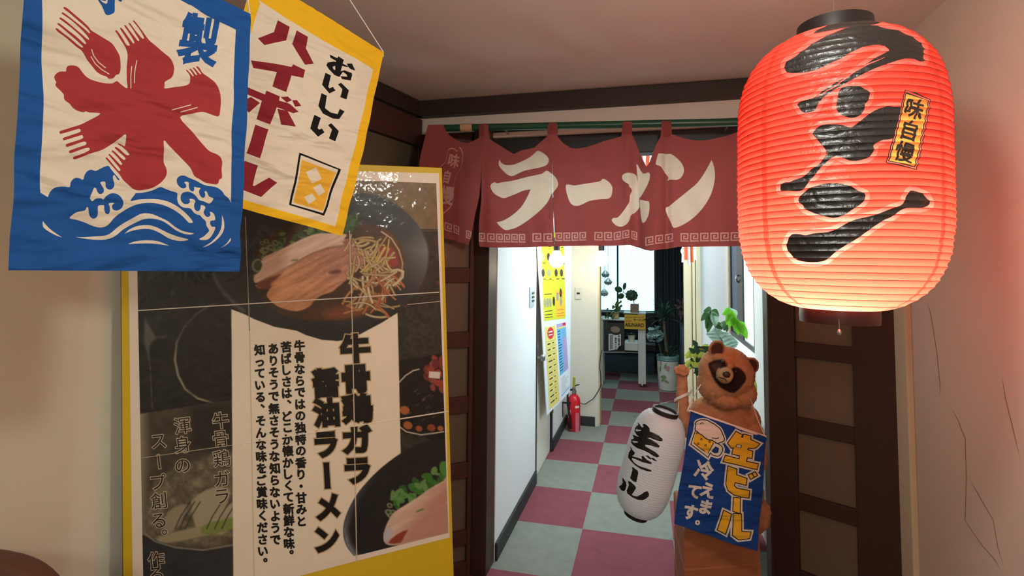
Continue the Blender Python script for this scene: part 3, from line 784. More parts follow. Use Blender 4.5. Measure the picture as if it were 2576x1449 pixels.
hand = A([(180, 95), (200, 90), (230, 105), (300, 165), (400, 250), (480, 325), (520, 375), (580, 410), (680, 470), (770, 525), (820, 590), (870, 680), (882, 760), (880, 850), (860, 900), (820, 915), (790, 950), (760, 960), (725, 960), (700, 935), (640, 915), (580, 880), (530, 820), (460, 735), (430, 680), (390, 620), (330, 575), (250, 505), (180, 445), (110, 395), (78, 355), (95, 348), (120, 365), (180, 415), (260, 475), (340, 545), (390, 580), (408, 580), (400, 560), (330, 495), (250, 425), (170, 355), (115, 310), (102, 290), (118, 285), (150, 305), (230, 370), (330, 450), (420, 530), (440, 540), (448, 525), (400, 460), (310, 375), (220, 300), (140, 240), (128, 225), (145, 217), (190, 245), (280, 320), (380, 405), (460, 475), (478, 485), (484, 470), (430, 400), (330, 300), (230, 220), (165, 175), (158, 160), (175, 155), (220, 185), (320, 265), (420, 345), (480, 400), (495, 408), (500, 395), (460, 345), (370, 265), (260, 170), (195, 120)])
panel = [(106, -215), (106, -215), (104, 100), (107, 240), (100.6, 439), (101.7, 485), (101.7, 485), (120, 496), (120, 496)] + Cc([(195, 415), (215, 375), (260, 335), (320, 320), (380, 320), (430, 325), (437, 280), (460, 240), (500, 218), (540, 225), (580, 240), (595, 190), (625, 145), (670, 125), (720, 140), (790, 105), (870, 80), (900, 110), (950, 170), (1010, 235), (1000, 245), (980, 235), (945, 185), (925, 210), (930, 250), (940, 290), (930, 330), (900, 355), (865, 350), (840, 320), (830, 265), (780, 270), (790, 300), (820, 350), (815, 390), (780, 408), (750, 385), (735, 345), (710, 335), (690, 380), (665, 440), (665, 460), (690, 490), (730, 460), (790, 455), (820, 470), (850, 430), (900, 400), (950, 400), (1000, 425), (1035, 470), (1045, 520), (1025, 570), (980, 597), (940, 590), (920, 560), (925, 530), (942, 510), (900, 510), (880, 520), (895, 560), (895, 610), (875, 640), (845, 625), (830, 580), (828, 540), (800, 535), (765, 540), (755, 560), (755, 640), (735, 680), (700, 690), (665, 665), (650, 620), (642, 565), (625, 560), (605, 595), (520, 615), (470, 645), (435, 685), (520, 705), (620, 740), (700, 775), (780, 793), (850, 780), (900, 740), (950, 680), (1010, 630), (1100, 570), (1200, 530), (1310, 510), (1420, 508), (1530, 530), (1640, 580), (1730, 640), (1800, 710), (1830, 738), (1872, 730), (1830, 670), (1760, 600), (1680, 540), (1580, 490), (1470, 465), (1350, 462), (1230, 470), (1130, 487), (1200, 410), (1215, 395), (1300, 388), (1400, 365), (1490, 325), (1540, 340), (1620, 370), (1690, 395), (1690, 460), (1710, 520), (1760, 560), (1840, 572), (1880, 620), (1920, 645), (1945, 650), (1975, 685), (2010, 720), (2020, 770), (2050, 825), (2030, 860), (1990, 900), (1950, 920), (1960, 935), (2010, 938), (2055, 920), (2090, 870), (2115, 790), (2080, 785), (2058, 750), (2065, 715), (2115, 705), (2112, 650), (2090, 620), (2055, 612), (2062, 640), (2050, 665), (2020, 670), (1995, 645), (1985, 610), (2005, 560), (1985, 540), (1955, 535), (1950, 570), (1935, 600), (1905, 600), (1885, 570), (1880, 530), (1892, 490), (1870, 465), (1828, 462), (1835, 490), (1815, 518), (1770, 518), (1735, 480), (1730, 430), (1755, 390), (1810, 378), (1860, 395), (1900, 430), (1935, 475), (1990, 490), (2050, 515), (2085, 500), (2112, 455), (2060, 430), (2035, 375), (2010, 378), (2018, 410), (2000, 445), (1970, 445), (1945, 415), (1940, 370), (1965, 335), (1920, 330), (1885, 322), (1885, 350), (1870, 375), (1845, 370), (1825, 345), (1820, 300), (1825, 275), (1800, 262), (1770, 270), (1790, 300), (1785, 330), (1750, 340), (1710, 315), (1685, 270), (1690, 220), (1730, 193), (1780, 193), (1840, 220), (1920, 250), (1990, 290), (2050, 310), (2110, 318), (2160, 340), (2200, 375), (2225, 415), (2265, 450), (2297, 505), (2297, 505)]) + [(579, 480), (581, 400), (584, 300), (591.5, 75), (591.5, 75), (554.7, 56), (519.5, 37), (488, 14.5), (459.5, 0), (300, -95), (300, -95)]
waves = [Cc(p, 2) for p in (
    [(500, 903), (500, 903), (600, 905), (720, 895), (850, 885), (920, 850), (990, 790), (1080, 730), (1200, 660), (1260, 635), (1330, 627), (1420, 640), (1520, 680), (1600, 720), (1680, 785), (1770, 835), (1890, 860), (1890, 860), (1850, 875), (1780, 865), (1690, 825), (1600, 755), (1520, 710), (1420, 690), (1340, 690), (1260, 705), (1150, 760), (1050, 820), (980, 880), (900, 920), (800, 937), (700, 932), (600, 920)],
    [(1075, 865), (1075, 865), (1120, 820), (1200, 780), (1290, 765), (1380, 770), (1480, 800), (1600, 855), (1720, 900), (1830, 930), (1780, 948), (1700, 945), (1600, 915), (1500, 860), (1400, 820), (1310, 808), (1210, 818), (1130, 840)],
    [(1115, 985), (1115, 985), (1190, 955), (1320, 940), (1450, 950), (1530, 975), (1605, 1005), (1605, 1005), (1500, 990), (1380, 978), (1250, 978)],
    [(107, 718), (107, 718), (140, 760), (200, 820), (270, 870), (330, 908), (330, 908), (270, 890), (190, 850), (110, 790)],
    [(2210, 650), (2210, 650), (2228, 720), (2220, 800), (2180, 880), (2120, 950), (2050, 1000), (1985, 1022), (1985, 1022), (2080, 960), (2150, 870), (2195, 760)],
    [(2285, 912), (2285, 912), (2288, 940), (2250, 985), (2180, 1032), (2180, 1032), (2230, 990), (2265, 945)])]
lines = [A(stroke(p, 11)) for p in ([(515, 600), (540, 680), (600, 760), (690, 830)], [(505, 690), (560, 780), (640, 850), (735, 905)], [(1075, 735), (1060, 850), (1055, 1010)], [(1020, 805), (1012, 920), (1010, 1075)], [(1515, 1335), (1755, 1272)], [(1620, 1362), (1835, 1303)])]
frag = A([(560, -120), (590, 0), (640, 80), (680, 170), (710, 190), (750, 180), (795, 150), (800, 60), (805, 0), (830, -2), (865, 20), (885, 22), (897, 0), (900, -120)])
fragw = A([(618, 5), (650, 35), (685, 52), (705, 45), (712, 0), (690, -40), (690, 20), (660, 15)])
sei = [A(r) for r in place_glyph('製', 1850, 480, 480, 640, 9, 0.034)]
M1 = lambda ring: mm(PB1, ring)
def wrink1(V):
    u, v = V[:, 0] / 1000, V[:, 1] / 1000
    t = (vT - v) / (vT - vB)
    k = u * 0.72 + v * 0.70 + 0.03 * fbm(u * 7 + 3, v * 7 + 3, 15)
    d = 0.0022 * np.sin(k * 62 + 0.6) * (0.35 + 0.65 * t) + 0.0012 * np.sin(k * 104 + u * 9) * t + 0.003 * np.sin(u * 20 + 1)
    d = d + 0.003 * (fbm(u * 14 + 9, v * 14 + 9, 5) - 0.5)
    return PB1.P + np.outer(u, PB1.u) + np.outer(v, PB1.v) + np.outer(d, PB1.n)
f1 = empty('shaved_ice_flag', PB1.at((uL + uR) / 2, vT), 'blue bordered hanging flag with red arms and white waves', 'flag')
fl = sheet('cloth', f1, [M_fblue, M_fwhite, M_fred, M_fblue], [out1], [(1, [[M1(cat_rom(panel, 3))]]), (2, [[M1(cat_rom(body, 3))], [M1(cat_rom(hand, 3))]]), (1, [[M1(r)] for r in lines + waves]), (0, [[M1(cat_rom(frag, 3))]]), (1, [[M1(fragw)]]), (0, [[M1(r) for r in sei]])], wrink1, 12)
def flagrod(fl_root, pl, p, q, r=0.006):
    MB().tube([pl.at(*p, -0.009), pl.at(*q, -0.009)], r, 12).build('rod', M_rod, fl_root, 50)
flagrod(f1, PB1, (uL - 0.015, vT - 0.006), (uR + 0.002, vT - 0.006))
tr_ = PB1.at(uR - 0.001, vT - 0.004); hk = np.array([tr_[0] - 0.02, tr_[1] - 0.07, HC])
MB().tube([tr_, tr_ + (hk - tr_) * 0.5 + np.array([0, 0, 0.004]), hk], 0.0016, 6).build('cord', M_cordw, f1, 60)
tl_ = PB1.at(uL - 0.01, vT - 0.004)
MB().tube([tl_, (tl_[0], tl_[1] + 0.05, HC)], 0.0016, 6).build('cord', M_cordw, f1, 60)

D = crop(600, 0, 3.6225); E = crop(600, 300, 4.5275)
PB2 = Plane((-0.704, 1.336, 0), 22)
M2 = lambda ring: mm(PB2, ring)
TR, BR = np.array(PB2.uv(967, 132)), np.array(PB2.uv(863, 594))
dn = (BR - TR) / np.linalg.norm(BR - TR); lf = np.array([dn[1], -dn[0]]); lf = lf if lf[0] < 0 else -lf
# the top and bottom edges as seen run a little steeper than square to the side
tdir = np.array(PB2.uv(754.6, 0)) - TR; tdir /= np.linalg.norm(tdir)
bdir = np.array(PB2.uv(610, 524)) - BR; bdir /= np.linalg.norm(bdir)
W2 = 0.375
TL, BL = TR + tdir * W2, BR + bdir * W2
out2 = [tuple(p * 1000) for p in (TL, TR, (TR + BR) / 2 + np.array([0.002, 0]), BR, BL)]
TRi, BRi = np.array(PB2.uv(939.5, 174)), np.array(PB2.uv(844, 569.5))
in2 = [tuple(p * 1000) for p in (TRi + tdir * (W2 - 0.05), np.array(PB2.uv(651, 0)), np.array(PB2.uv(727, 50)), np.array(PB2.uv(821, 106)), TRi, BRi, np.array(PB2.uv(609, 501)), BRi + bdir * (W2 - 0.05))]
hib = [D(p) for p in ([(360, 183), (465, 245), (437, 367), (345, 385), (235, 412), (175, 350), (328, 290)], [(527, 278), (635, 335), (615, 440), (688, 580), (613, 587), (492, 398)],
       [(120, 547), (490, 608), (505, 583), (615, 635), (595, 708), (483, 687), (432, 840), (310, 788), (348, 657), (140, 617)],
       [(40, 775), (238, 862), (253, 827), (372, 880), (365, 920), (440, 938), (470, 950), (547, 1020), (493, 1033), (340, 980), (290, 1133), (170, 1085), (210, 918), (40, 840)],
       [(378, 885), (447, 880), (485, 915), (435, 936)], [(487, 914), (530, 912), (572, 965), (515, 973)], [(30, 925), (115, 883), (195, 938), (103, 1023), (30, 970)], [(345, 993), (440, 1012), (513, 1157), (382, 1137)],
       [(160, 1133), (278, 1178), (200, 1442), (80, 1395)])] + [E([(82, 472), (232, 525), (165, 755), (185, 760), (360, 663), (448, 722), (262, 885), (-10, 785), (20, 545)])]
oishii = [[D([(833, 497), (902, 530), (910, 512), (960, 545), (950, 580), (1000, 605), (990, 612), (945, 600), (930, 650), (965, 640), (1030, 665), (1035, 685), (1020, 735), (940, 722), (925, 695), (990, 700), (985, 680), (950, 655), (915, 703), (870, 685), (820, 630), (798, 595), (810, 570), (870, 560), (885, 565), (890, 555), (835, 525)])],
          [D([(985, 580), (1030, 580), (1062, 645), (1020, 630), (1000, 610)])]] + [[D(p)] for p in ([(792, 663), (840, 688), (822, 790), (835, 805), (860, 790), (883, 825), (833, 850), (767, 770)], [(903, 770), (930, 755), (1000, 825), (980, 908), (927, 885), (943, 815)],
          [(762, 847), (812, 870), (788, 985), (840, 1025), (905, 1040), (925, 990), (970, 1015), (917, 1085), (860, 1080), (770, 1035), (725, 965)], [(693, 1045), (752, 1075), (725, 1165), (740, 1180), (765, 1170), (790, 1205), (728, 1245), (655, 1170)], [(817, 1140), (845, 1123), (917, 1195), (890, 1287), (833, 1260), (855, 1180)])]
eye = D([(855, 610), (880, 600), (878, 640), (862, 632)])
cup = [E(p) for p in ([(690, 380), (1172, 570), (970, 1100), (578, 975)], [(708, 410), (1140, 575), (955, 1070), (605, 965)], [(718, 462), (1115, 608), (950, 1045), (628, 948)], [(762, 605), (885, 548), (955, 678), (835, 733)], [(838, 780), (935, 733), (990, 825), (905, 875)], [(740, 885), (828, 845), (875, 912), (793, 968)])]
def wrink2(V):
    u, v = V[:, 0] / 1000, V[:, 1] / 1000
    t = np.clip((TR[1] + (TR[0] - u) * 0.2 - v) / 0.5, 0, 1)
    k = u * 0.55 + v * 0.85
    d = 0.0018 * np.sin(k * 66) * (0.4 + 0.6 * t) + 0.003 * np.sin(u * 30 + v * 9) * t + 0.008 * (fbm(u * 11 + 4, v * 11 + 4, 8) - 0.5)
    hem = np.exp(-((t - 0.03) / 0.02) ** 2) * 0.002 * np.sin(u * 300)
    return PB2.P + np.outer(u, PB2.u) + np.outer(v, PB2.v) + np.outer(d + hem, PB2.n)
f2 = empty('highball_flag', PB2.at(*((TL + TR) / 2)), 'tilted cream flag with yellow border hanging behind the blue flag', 'flag')
sheet('cloth', f2, [M_fyel, M_fwarm, M_fdred, M_fblk, M_fora], [out2], [(1, [[in2]]), (2, [[M2(r)] for r in hib]), (3, [[M2(r) for r in s] for s in oishii]), (1, [[M2(eye)]]), (3, [[M2(cup[0])]]), (1, [[M2(cup[1])]]), (4, [[M2(cup[2])]]), (1, [[M2(r)] for r in cup[3:]])], wrink2, 12)
flagrod(f2, PB2, tuple(TL + np.array([0, -0.006])), tuple(TR + np.array([0.001, -0.008])))
c0 = PB2.at(*(TR + np.array([-0.004, 0.0])))
c1 = PB2.hit(880, 0); c1 = c0 + (c1 - c0) * ((HC - c0[2]) / (c1[2] - c0[2]))
MB().tube([c0, c1], 0.0016, 6).build('cord', M_cordw, f2, 60)
c2 = PB2.at(*TL); MB().tube([c2, (c2[0], c2[1], HC)], 0.0016, 6).build('cord', M_cordw, f2, 60)

# ------------------------------------------------------------------ the doorway curtain
PN = Plane((0, 2.385, 0), 90)
PLN = Plane(PL_L.P + PL_L.n * 0.05, 49)
N1 = crop(1040, 290, 4.141); N2 = crop(1440, 290, 4.141)
MN = lambda ring: mm(PN, ring)
nor = N1([(60, 500), (100, 330), (130, 160), (150, 98), (310, 98), (340, 160), (380, 210), (450, 260), (510, 283), (570, 290), (620, 265), (680, 235), (685, 98), (785, 98), (790, 245), (860, 290), (980, 365), (1045, 405), (1130, 365), (1260, 335), (1350, 260), (1395, 220), (1400, 92), (1500, 92), (1500, 220), (1560, 290), (1640, 340), (1700, 347)]) + \
      N2([(150, 330), (250, 302), (330, 270), (430, 240), (510, 215), (525, 72), (625, 72), (620, 200), (640, 230), (680, 330), (730, 450), (770, 535), (800, 500), (860, 340), (920, 220), (930, 56), (1030, 56), (1035, 195), (1150, 235), (1230, 255), (1300, 265), (1380, 262), (1450, 250), (1600, 215), (1720, 180), (1745, 44), (1830, 40), (1850, 180), (1850, 1360), (1740, 1365), (1100, 1370), (1060, 1380), (950, 1395), (820, 1415), (760, 1405), (700, 1380), (600, 1350), (500, 1355), (400, 1360), (0, 1360)]) + \
      N1([(1472, 1365), (1466, 1150), (1458, 800), (1448, 480), (1455, 800), (1460, 1150), (1464, 1366), (1200, 1374), (830, 1378), (700, 1370), (690, 1340), (700, 1100), (715, 900), (718, 700), (720, 490), (714, 640), (690, 850), (665, 980), (640, 1100), (610, 1230), (580, 1350), (450, 1315), (320, 1280), (150, 1235), (40, 1200)])
def spiral(a, b, h, n, gap=0.06):
    """n key-pattern units along the base line a-b, h tall (picture units, y down)"""
    a, b = np.array(a, float), np.array(b, float); out = []
    d = (b - a) / n; up = np.array([0, -1.0]) * h
    P = [(1, 0), (0, 0), (0, 1), (0.86, 1), (0.86, 0.32), (0.36, 0.32), (0.36, 0.66), (0.58, 0.66)]
    for i in range(n):
        o = a + d * (i + gap / 2)
        path = [o + d * (1 - gap) * (x * 0.86 + 0.07) + up * (y * 0.88 + 0.06) for x, y in P]
        out.append(stroke(path, abs(h) * 0.145))
    return out
keys = spiral(N1([(318, 1190)])[0], N1([(490, 1250)])[0], 20, 2) + spiral(N1([(548, 1275)])[0], N1([(615, 1300)])[0], 20, 1) + spiral(N1([(690, 1318)])[0], N1([(1177, 1326)])[0], 21.5, 6) + \
       spiral(N1([(1245, 1320)])[0], N1([(1460, 1316)])[0], 21, 2) + spiral(N1([(1470, 1308)])[0], N2([(158, 1305)])[0], 21, 4) + spiral(N2([(228, 1305)])[0], N2([(425, 1302)])[0], 21, 2) + spiral(N2([(428, 1302)])[0], N2([(605, 1270)])[0], 19.5, 2) + \
       spiral(N2([(612, 1280)])[0], N2([(682, 1300)])[0], 20, 1) + spiral(N2([(755, 1362)])[0], N2([(1062, 1312)])[0], 21, 3) + spiral(N2([(1122, 1315)])[0], N2([(1742, 1308)])[0], 21, 6)
kan = [N1(p, 3) for p in ([(893, 460), (893, 460), (915, 495), (960, 515), (1030, 515), (1090, 500), (1160, 470), (1220, 430), (1270, 385), (1295, 370), (1340, 385), (1390, 425), (1410, 460), (1400, 500), (1360, 530), (1250, 560), (1150, 585), (1060, 620), (1020, 630), (975, 615), (920, 565), (885, 510)],
       [(803, 735), (820, 708), (850, 698), (870, 708), (930, 695), (1020, 680), (1150, 655), (1280, 625), (1345, 605), (1370, 582), (1395, 578), (1430, 600), (1480, 645), (1503, 700), (1500, 740), (1470, 790), (1440, 830), (1400, 900), (1340, 970), (1260, 1050), (1180, 1110), (1080, 1165), (1000, 1190), (950, 1193), (910, 1170), (870, 1130), (858, 1112), (858, 1112), (940, 1090), (1030, 1040), (1120, 960), (1180, 870), (1225, 775), (1225, 775), (1150, 785), (1080, 810), (1010, 840), (945, 863), (900, 850), (840, 815), (810, 770)])] + \
      [N2(p, 3) for p in ([(-71, 725), (-40, 718), (20, 730), (100, 722), (200, 705), (285, 688), (315, 663), (345, 670), (385, 700), (413, 740), (415, 790), (400, 850), (360, 873), (280, 878), (180, 895), (90, 935), (30, 942), (-10, 925), (-40, 880), (-68, 790)],
       [(516, 640), (525, 620), (560, 605), (620, 602), (655, 615), (670, 640), (685, 720), (697, 860), (700, 940), (690, 965), (650, 1010), (610, 1040), (598, 1080), (570, 1130), (520, 1158), (470, 1155), (430, 1125), (410, 1095), (425, 1070), (470, 1065), (520, 1010), (570, 940), (592, 900), (600, 830), (620, 780), (590, 740), (585, 720), (545, 695), (520, 665)],
       [(665, 500), (665, 500), (680, 510), (710, 570), (740, 605), (770, 602), (790, 595), (808, 620), (800, 680), (770, 750), (730, 820), (700, 860), (700, 860), (690, 780), (678, 640)],
       [(705, 875), (705, 875), (760, 895), (795, 903), (803, 960), (795, 1030), (770, 1090), (745, 1118), (725, 1110), (715, 1060), (705, 960)],
       [(905, 405), (1000, 400), (1030, 405), (1090, 445), (1140, 500), (1162, 560), (1155, 610), (1125, 655), (1080, 673), (1010, 670), (990, 680), (1000, 640), (960, 595), (920, 540), (870, 520), (875, 470), (890, 420)],
       [(1447, 468), (1447, 468), (1460, 495), (1478, 560), (1485, 640), (1470, 740), (1440, 830), (1390, 920), (1320, 1010), (1230, 1090), (1130, 1150), (1055, 1173), (1025, 1115), (990, 1040), (970, 985), (980, 955), (1010, 945), (1100, 870), (1200, 790), (1290, 715), (1350, 640), (1410, 540)])]
gourd = [(365, 350), (410, 340), (440, 355), (455, 370), (475, 350), (485, 330), (505, 355), (518, 400), (512, 470), (500, 530), (470, 570), (435, 640), (420, 720), (418, 800), (412, 880), (385, 950), (340, 995), (300, 1025), (230, 1000), (200, 900), (210, 760), (230, 640), (270, 545), (310, 505), (330, 480), (350, 400)]
gd = cat_rom(gourd, 3)
small = [[N1(r) for r in place_glyph(c, x, y, w_, h_, 12, 0.03)] for c, x, y, w_, h_ in (('味', 418, 470, 120, 150), ('自', 350, 640, 90, 140), ('慢', 345, 830, 150, 200))]
def folds(V):
    u, v = V[:, 0] / 1000, V[:, 1] / 1000
    vt = PN.uv(1400, 330)[1]; t = np.clip((vt - v) / 0.55, 0, 1)
    px = [PN.uv(x, 500)[0] for x in (1100, 1218, 1390, 1578, 1604, 1650, 1678, 1860)]
    d = np.zeros(len(u))
    for c, a, s in ((px[1], 0.020, 0.016), (px[2], 0.014, 0.014), (px[3], 0.020, 0.018), (px[4], -0.030, 0.022), (px[5], 0.022, 0.03), (px[6], -0.028, 0.014), (px[7], 0.015, 0.03)):
        d += a * np.exp(-((u - c) / s) ** 2) * (0.35 + 0.65 * t)
    d += 0.014 * np.sin(u * 23 + 0.7) * t + 0.006 * np.sin(u * 52 + v * 9) * t + 0.004 * np.sin(u * 30 + v * 26)
    P = PN.P + np.outer(u, PN.u) + np.outer(v, PN.v) + np.outer(d, PN.n)
    for i in np.where(u < px[1])[0]:          # the end panel turns the corner and hangs along the door leaf
        dr_ = P[i] - EYE; t_ = (PLN.n @ (PLN.P - EYE)) / (PLN.n @ dr_)
        if t_ < 1: P[i] = EYE + dr_ * t_ + PLN.n * (0.012 * math.sin(u[i] * 70) * t[i])
    return P
M_nred = cloth('red_curtain_cloth', srgb(160, 82, 80), 0.34, fold=0.4); M_ncre = cloth('curtain_letter_cloth', srgb(226, 208, 186), 0.5, fold=0.4); M_npk = cloth('curtain_pattern_print', srgb(214, 160, 152), 0.4, fold=0.4)
nr = empty('doorway_curtain', (-0.1, 2.385, 2.14), 'red split curtain with large cream lettering hanging across the doorway', 'curtain')
sheet('cloth', nr, [M_nred, M_ncre, M_npk], [MN(nor)], [(2, [[MN(N1(gd))]]), (0, [[MN(N1(inset(gd, 0.955)))]]), (2, [[MN(r) for r in s] for s in small]), (1, [[MN(r)] for r in kan]), (2, [[MN(r)] for r in keys])], folds, 8)
# loops close over the rod behind the cloth
for cx in (1095, 1217, 1390, 1579, 1677, 1872):
    u = PN.uv(cx, 312)[0]; h = 0.017
    z = PN.uv(cx, 310 if cx > 1300 else 316)[1]
    MB().box((u - h, 2.388, z - 0.055), (u + h, 2.3905, z + 0.004)).box((u - h, 2.3905, z + 0.0015), (u + h, 2.431, z + 0.004)).box((u - h, 2.4285, z - 0.055), (u + h, 2.431, z + 0.0015)).build('loop', M_nred, nr)
ra, rb = on_y(1110, 322, 2.41), on_y(1900, 306, 2.41)
rod = empty('curtain_rod', (ra + rb) / 2, 'green lacquered pole carrying the red doorway curtain', 'pole')
MB().tube([ra - np.array([0.03, 0, 0]), rb], 0.0165, 20).build('pole', M_green, rod, 50)
t0, t1 = on_y(1160, 324, 2.41), on_y(1189, 324, 2.41)
on_rod = lambda x: ra + (rb - ra) * (x - ra[0]) / (rb[0] - ra[0])
MB().tube([on_rod(t0[0]), on_rod(t1[0])], 0.0185, 20).build('tape', mat('beige_tape', srgb(196, 158, 122), 0.6), rod, 50)
for x in (ra[0] + 0.30, rb[0] - 0.10):
    c = on_rod(x); MB().tube([c, c + np.array([0, 0.163, 0])], 0.005, 8).build('bracket', M_metal, rod, 50)
# ------------------------------------------------------------------ the leaning poster board
PP = Plane((-0.685, 1.748, 0), 50.5)
bTL, bTR = np.array(PP.uv(303, 389)), np.array(PP.uv(1112, 422))
bx = (bTR - bTL) / np.linalg.norm(bTR - bTL); by = np.array([bx[1], -bx[0]])
bw = np.linalg.norm(bTR - bTL)
hgt = (bTL[1] - 0.002) / -by[1]
bBL, bBR = bTL + by * hgt, bTR + by * hgt
M_ybd = mat('yellow_board_paper', srgb(206, 176, 34), 0.5, 0.35, noise=0.03, scale=6)
M_bedge = mat('board_edge', srgb(120, 124, 104), 0.7)
pb = empty('poster_board', PP.at(*((bBL + bBR) / 2)), 'tall yellow board with ramen poster leaning against the lattice door', 'signboard')
MB().prism([PP.at(*p) for p in (bTL, bTR, bBR, bBL)], -PP.n * 0.012, 0.002).build('board', M_ybd, pb)
MB().prism([PP.at(*p, -0.0125) for p in (bTL - bx * 0.004, bTR + bx * 0.001, bBR + bx * 0.001, bBL - bx * 0.004)], -PP.n * 0.006, 0.001).build('backing', M_bedge, pb)

# the printed poster: white sheet, a painted picture area and lettering
def soft(X, Y, ring, w=1.5):
    """0..1 mask of a polygon with a soft edge w picture units wide"""
    P = np.stack([X, Y], 1); R = np.array(ring, float); Q = np.roll(R, -1, 0)
    lo, hi = R.min(0) - 2 * w, R.max(0) + 2 * w
    out = np.zeros(len(X)); sel = np.where((X > lo[0]) & (X < hi[0]) & (Y > lo[1]) & (Y < hi[1]))[0]
    if not len(sel): return out
    p = P[sel]; ins = inside(p, [ring]); d2 = np.full(len(sel), 1e12)
    for a, b in zip(R, Q):
        ab = b - a; t = np.clip(((p - a) @ ab) / (ab @ ab + 1e-12), 0, 1)
        e = p - a - t[:, None] * ab; d2 = np.minimum(d2, (e * e).sum(1))
    sd = np.sqrt(d2) * np.where(ins, 1, -1)
    out[sel] = np.clip(sd / (2 * w) + 0.5, 0, 1); return out
def curve_dist(X, Y, path, wmax):
    R = np.array(path, float); lo, hi = R.min(0) - wmax, R.max(0) + wmax
    sel = np.where((X > lo[0]) & (X < hi[0]) & (Y > lo[1]) & (Y < hi[1]))[0]
    p = np.stack([X[sel], Y[sel]], 1); d2 = np.full(len(sel), 1e12); tt = np.zeros(len(sel)); N = len(R) - 1
    for i in range(N):
        a, b = R[i], R[i + 1]; ab = b - a; t = np.clip(((p - a) @ ab) / (ab @ ab + 1e-12), 0, 1)
        e = p - a - t[:, None] * ab; q = (e * e).sum(1); k = q < d2; d2[k] = q[k]; tt[k] = (i + t[k]) / N
    return sel, np.sqrt(d2), tt
QA = [PP.uv(341, 434), PP.uv(1097, 461), PP.uv(1128, 1340), PP.uv(362, 1530)]
NU, NV = 460, 580
g = np.array([[quadlerp(QA, i / NU, j / NV) for i in range(NU + 1)] for j in range(NV + 1)]).reshape(-1, 2)
P3 = PP.P + np.outer(g[:, 0], PP.u) + np.outer(g[:, 1], PP.v) + PP.n * 0.0012
pxy = proj(P3); X, Y = pxy[:, 0], pxy[:, 1]
c3 = lambda r, g_, b: np.array([r, g_, b], float)
img = np.tile(c3(27, 26, 25), (len(X), 1))
def over(m, col):
    global img
    m = np.asarray(m)[:, None]; img = img * (1 - m) + np.asarray(col, float) * m
n1 = fbm(X / 22, Y / 22, 1); n2 = fbm(X / 8, Y / 8, 2); n3 = fbm(X / 60, Y / 60, 3)
img = img + (n1[:, None] - 0.5) * 26 + (n2[:, None] - 0.5) * 10
def S(ring, w, col): over(soft(X, Y, ring, w), col)
def var(base, amp, n): return np.asarray(base, float) + (n[:, None] - 0.5) * np.asarray(amp, float)
K = crop(520, 480, 3.45)
rim0 = [(900, 485), (960, 497), (1010, 525), (1050, 565), (1073, 610), (1078, 650), (1068, 700), (1040, 745), (1000, 783), (940, 812), (860, 830), (746, 832), (690, 822), (640, 803), (590, 772), (555, 735), (537, 697), (530, 650), (550, 590), (600, 530), (690, 492), (800, 478)]
rim = cat_rom(rim0, 4)
# the brown table top at the upper right, dark below it
S([(700, 400), (1120, 400), (1120, 577), (700, 572)], 1, var((112, 94, 62), (46, 40, 30), n1 * 0.6 + n2 * 0.4))
S([(700, 574), (1120, 579), (1120, 583), (700, 578)], 1, (74, 58, 36))
S([(880, 584), (1120, 584), (1120, 800), (880, 800)], 2, var((40, 38, 33), (34, 34, 30), n2))
# main bowl
S(rim, 2, (36, 38, 38))
gx = np.clip((X - 940) / 130, 0, 1) * np.clip(1 - np.abs(Y - 630) / 170, 0, 1)
over(soft(X, Y, rim, 3) * gx ** 1.3 * 0.9, (112, 120, 122))
S(cat_rom([(905, 490), (960, 500), (1005, 530), (1040, 568), (1020, 600), (960, 560), (900, 530)], 3), 12, (52, 58, 62))
sel, d, t = curve_dist(X, Y, [(537, 690), (548, 715), (566, 740), (592, 766), (612, 782)], 14)
m = np.zeros(len(X)); m[sel] = np.clip(1 - d / 9, 0, 1) * 0.75; over(m, (84, 88, 86))
S(cat_rom([(746, 828), (770, 843), (810, 855), (850, 858), (885, 852), (915, 836), (935, 812), (840, 822)], 3), 1.5, (33, 35, 33))
soup = cat_rom([(640, 655), (650, 620), (690, 585), (760, 560), (850, 552), (930, 562), (985, 585), (1010, 625), (1018, 665), (1004, 705), (975, 745), (930, 780), (870, 800), (790, 806), (720, 795), (670, 765), (640, 710)], 4)
S(soup, 3, var((58, 40, 26), (30, 22, 14), n1))
over(soft(X, Y, soup, 4) * np.clip((X - 900) / 90, 0, 1) * 0.85, (104, 66, 34))
over(soft(X, Y, soup, 4) * np.clip((Y - 745) / 40, 0, 1) * np.clip((X - 700) / 120, 0, 1) * 0.6, (96, 56, 32))
sel, d, t = curve_dist(X, Y, [(960, 583), (985, 600), (1004, 630), (1013, 662), (1010, 690), (995, 722)], 6)
m = np.zeros(len(X)); m[sel] = np.clip(1.6 - d / 1.6, 0, 1) * (1 - t * 0.5) * 0.9; over(m, (205, 200, 186))
# greens behind the meat
rg = random.Random(3)
for k in range(46):
    x, y = rg.uniform(690, 900), 0; y = 618 - (x - 690) * 0.26 + rg.uniform(-30, 14)
    r = rg.uniform(7, 17); a = rg.uniform(0, 180); c = rg.choice([(52, 84, 40), (66, 100, 52), (40, 66, 32), (86, 116, 66)])
    S(ellipse(x, y, r, r * rg.uniform(0.3, 0.6), a, 14), 1.5, c)
for k in range(12):
    x, y = rg.uniform(648, 700), rg.uniform(606, 650); r = rg.uniform(6, 10)
    S(ellipse(x, y, r, r * 0.75, 20, 16), 1.2, (112, 118, 76)); S(ellipse(x, y, r * 0.62, r * 0.42, 20, 14), 1.2, (52, 58, 34))
S(ellipse(648, 668, 15, 17, 10), 1.5, (112, 122, 98)); S(ellipse(650, 668, 11, 13, 10), 1.5, (44, 62, 34))
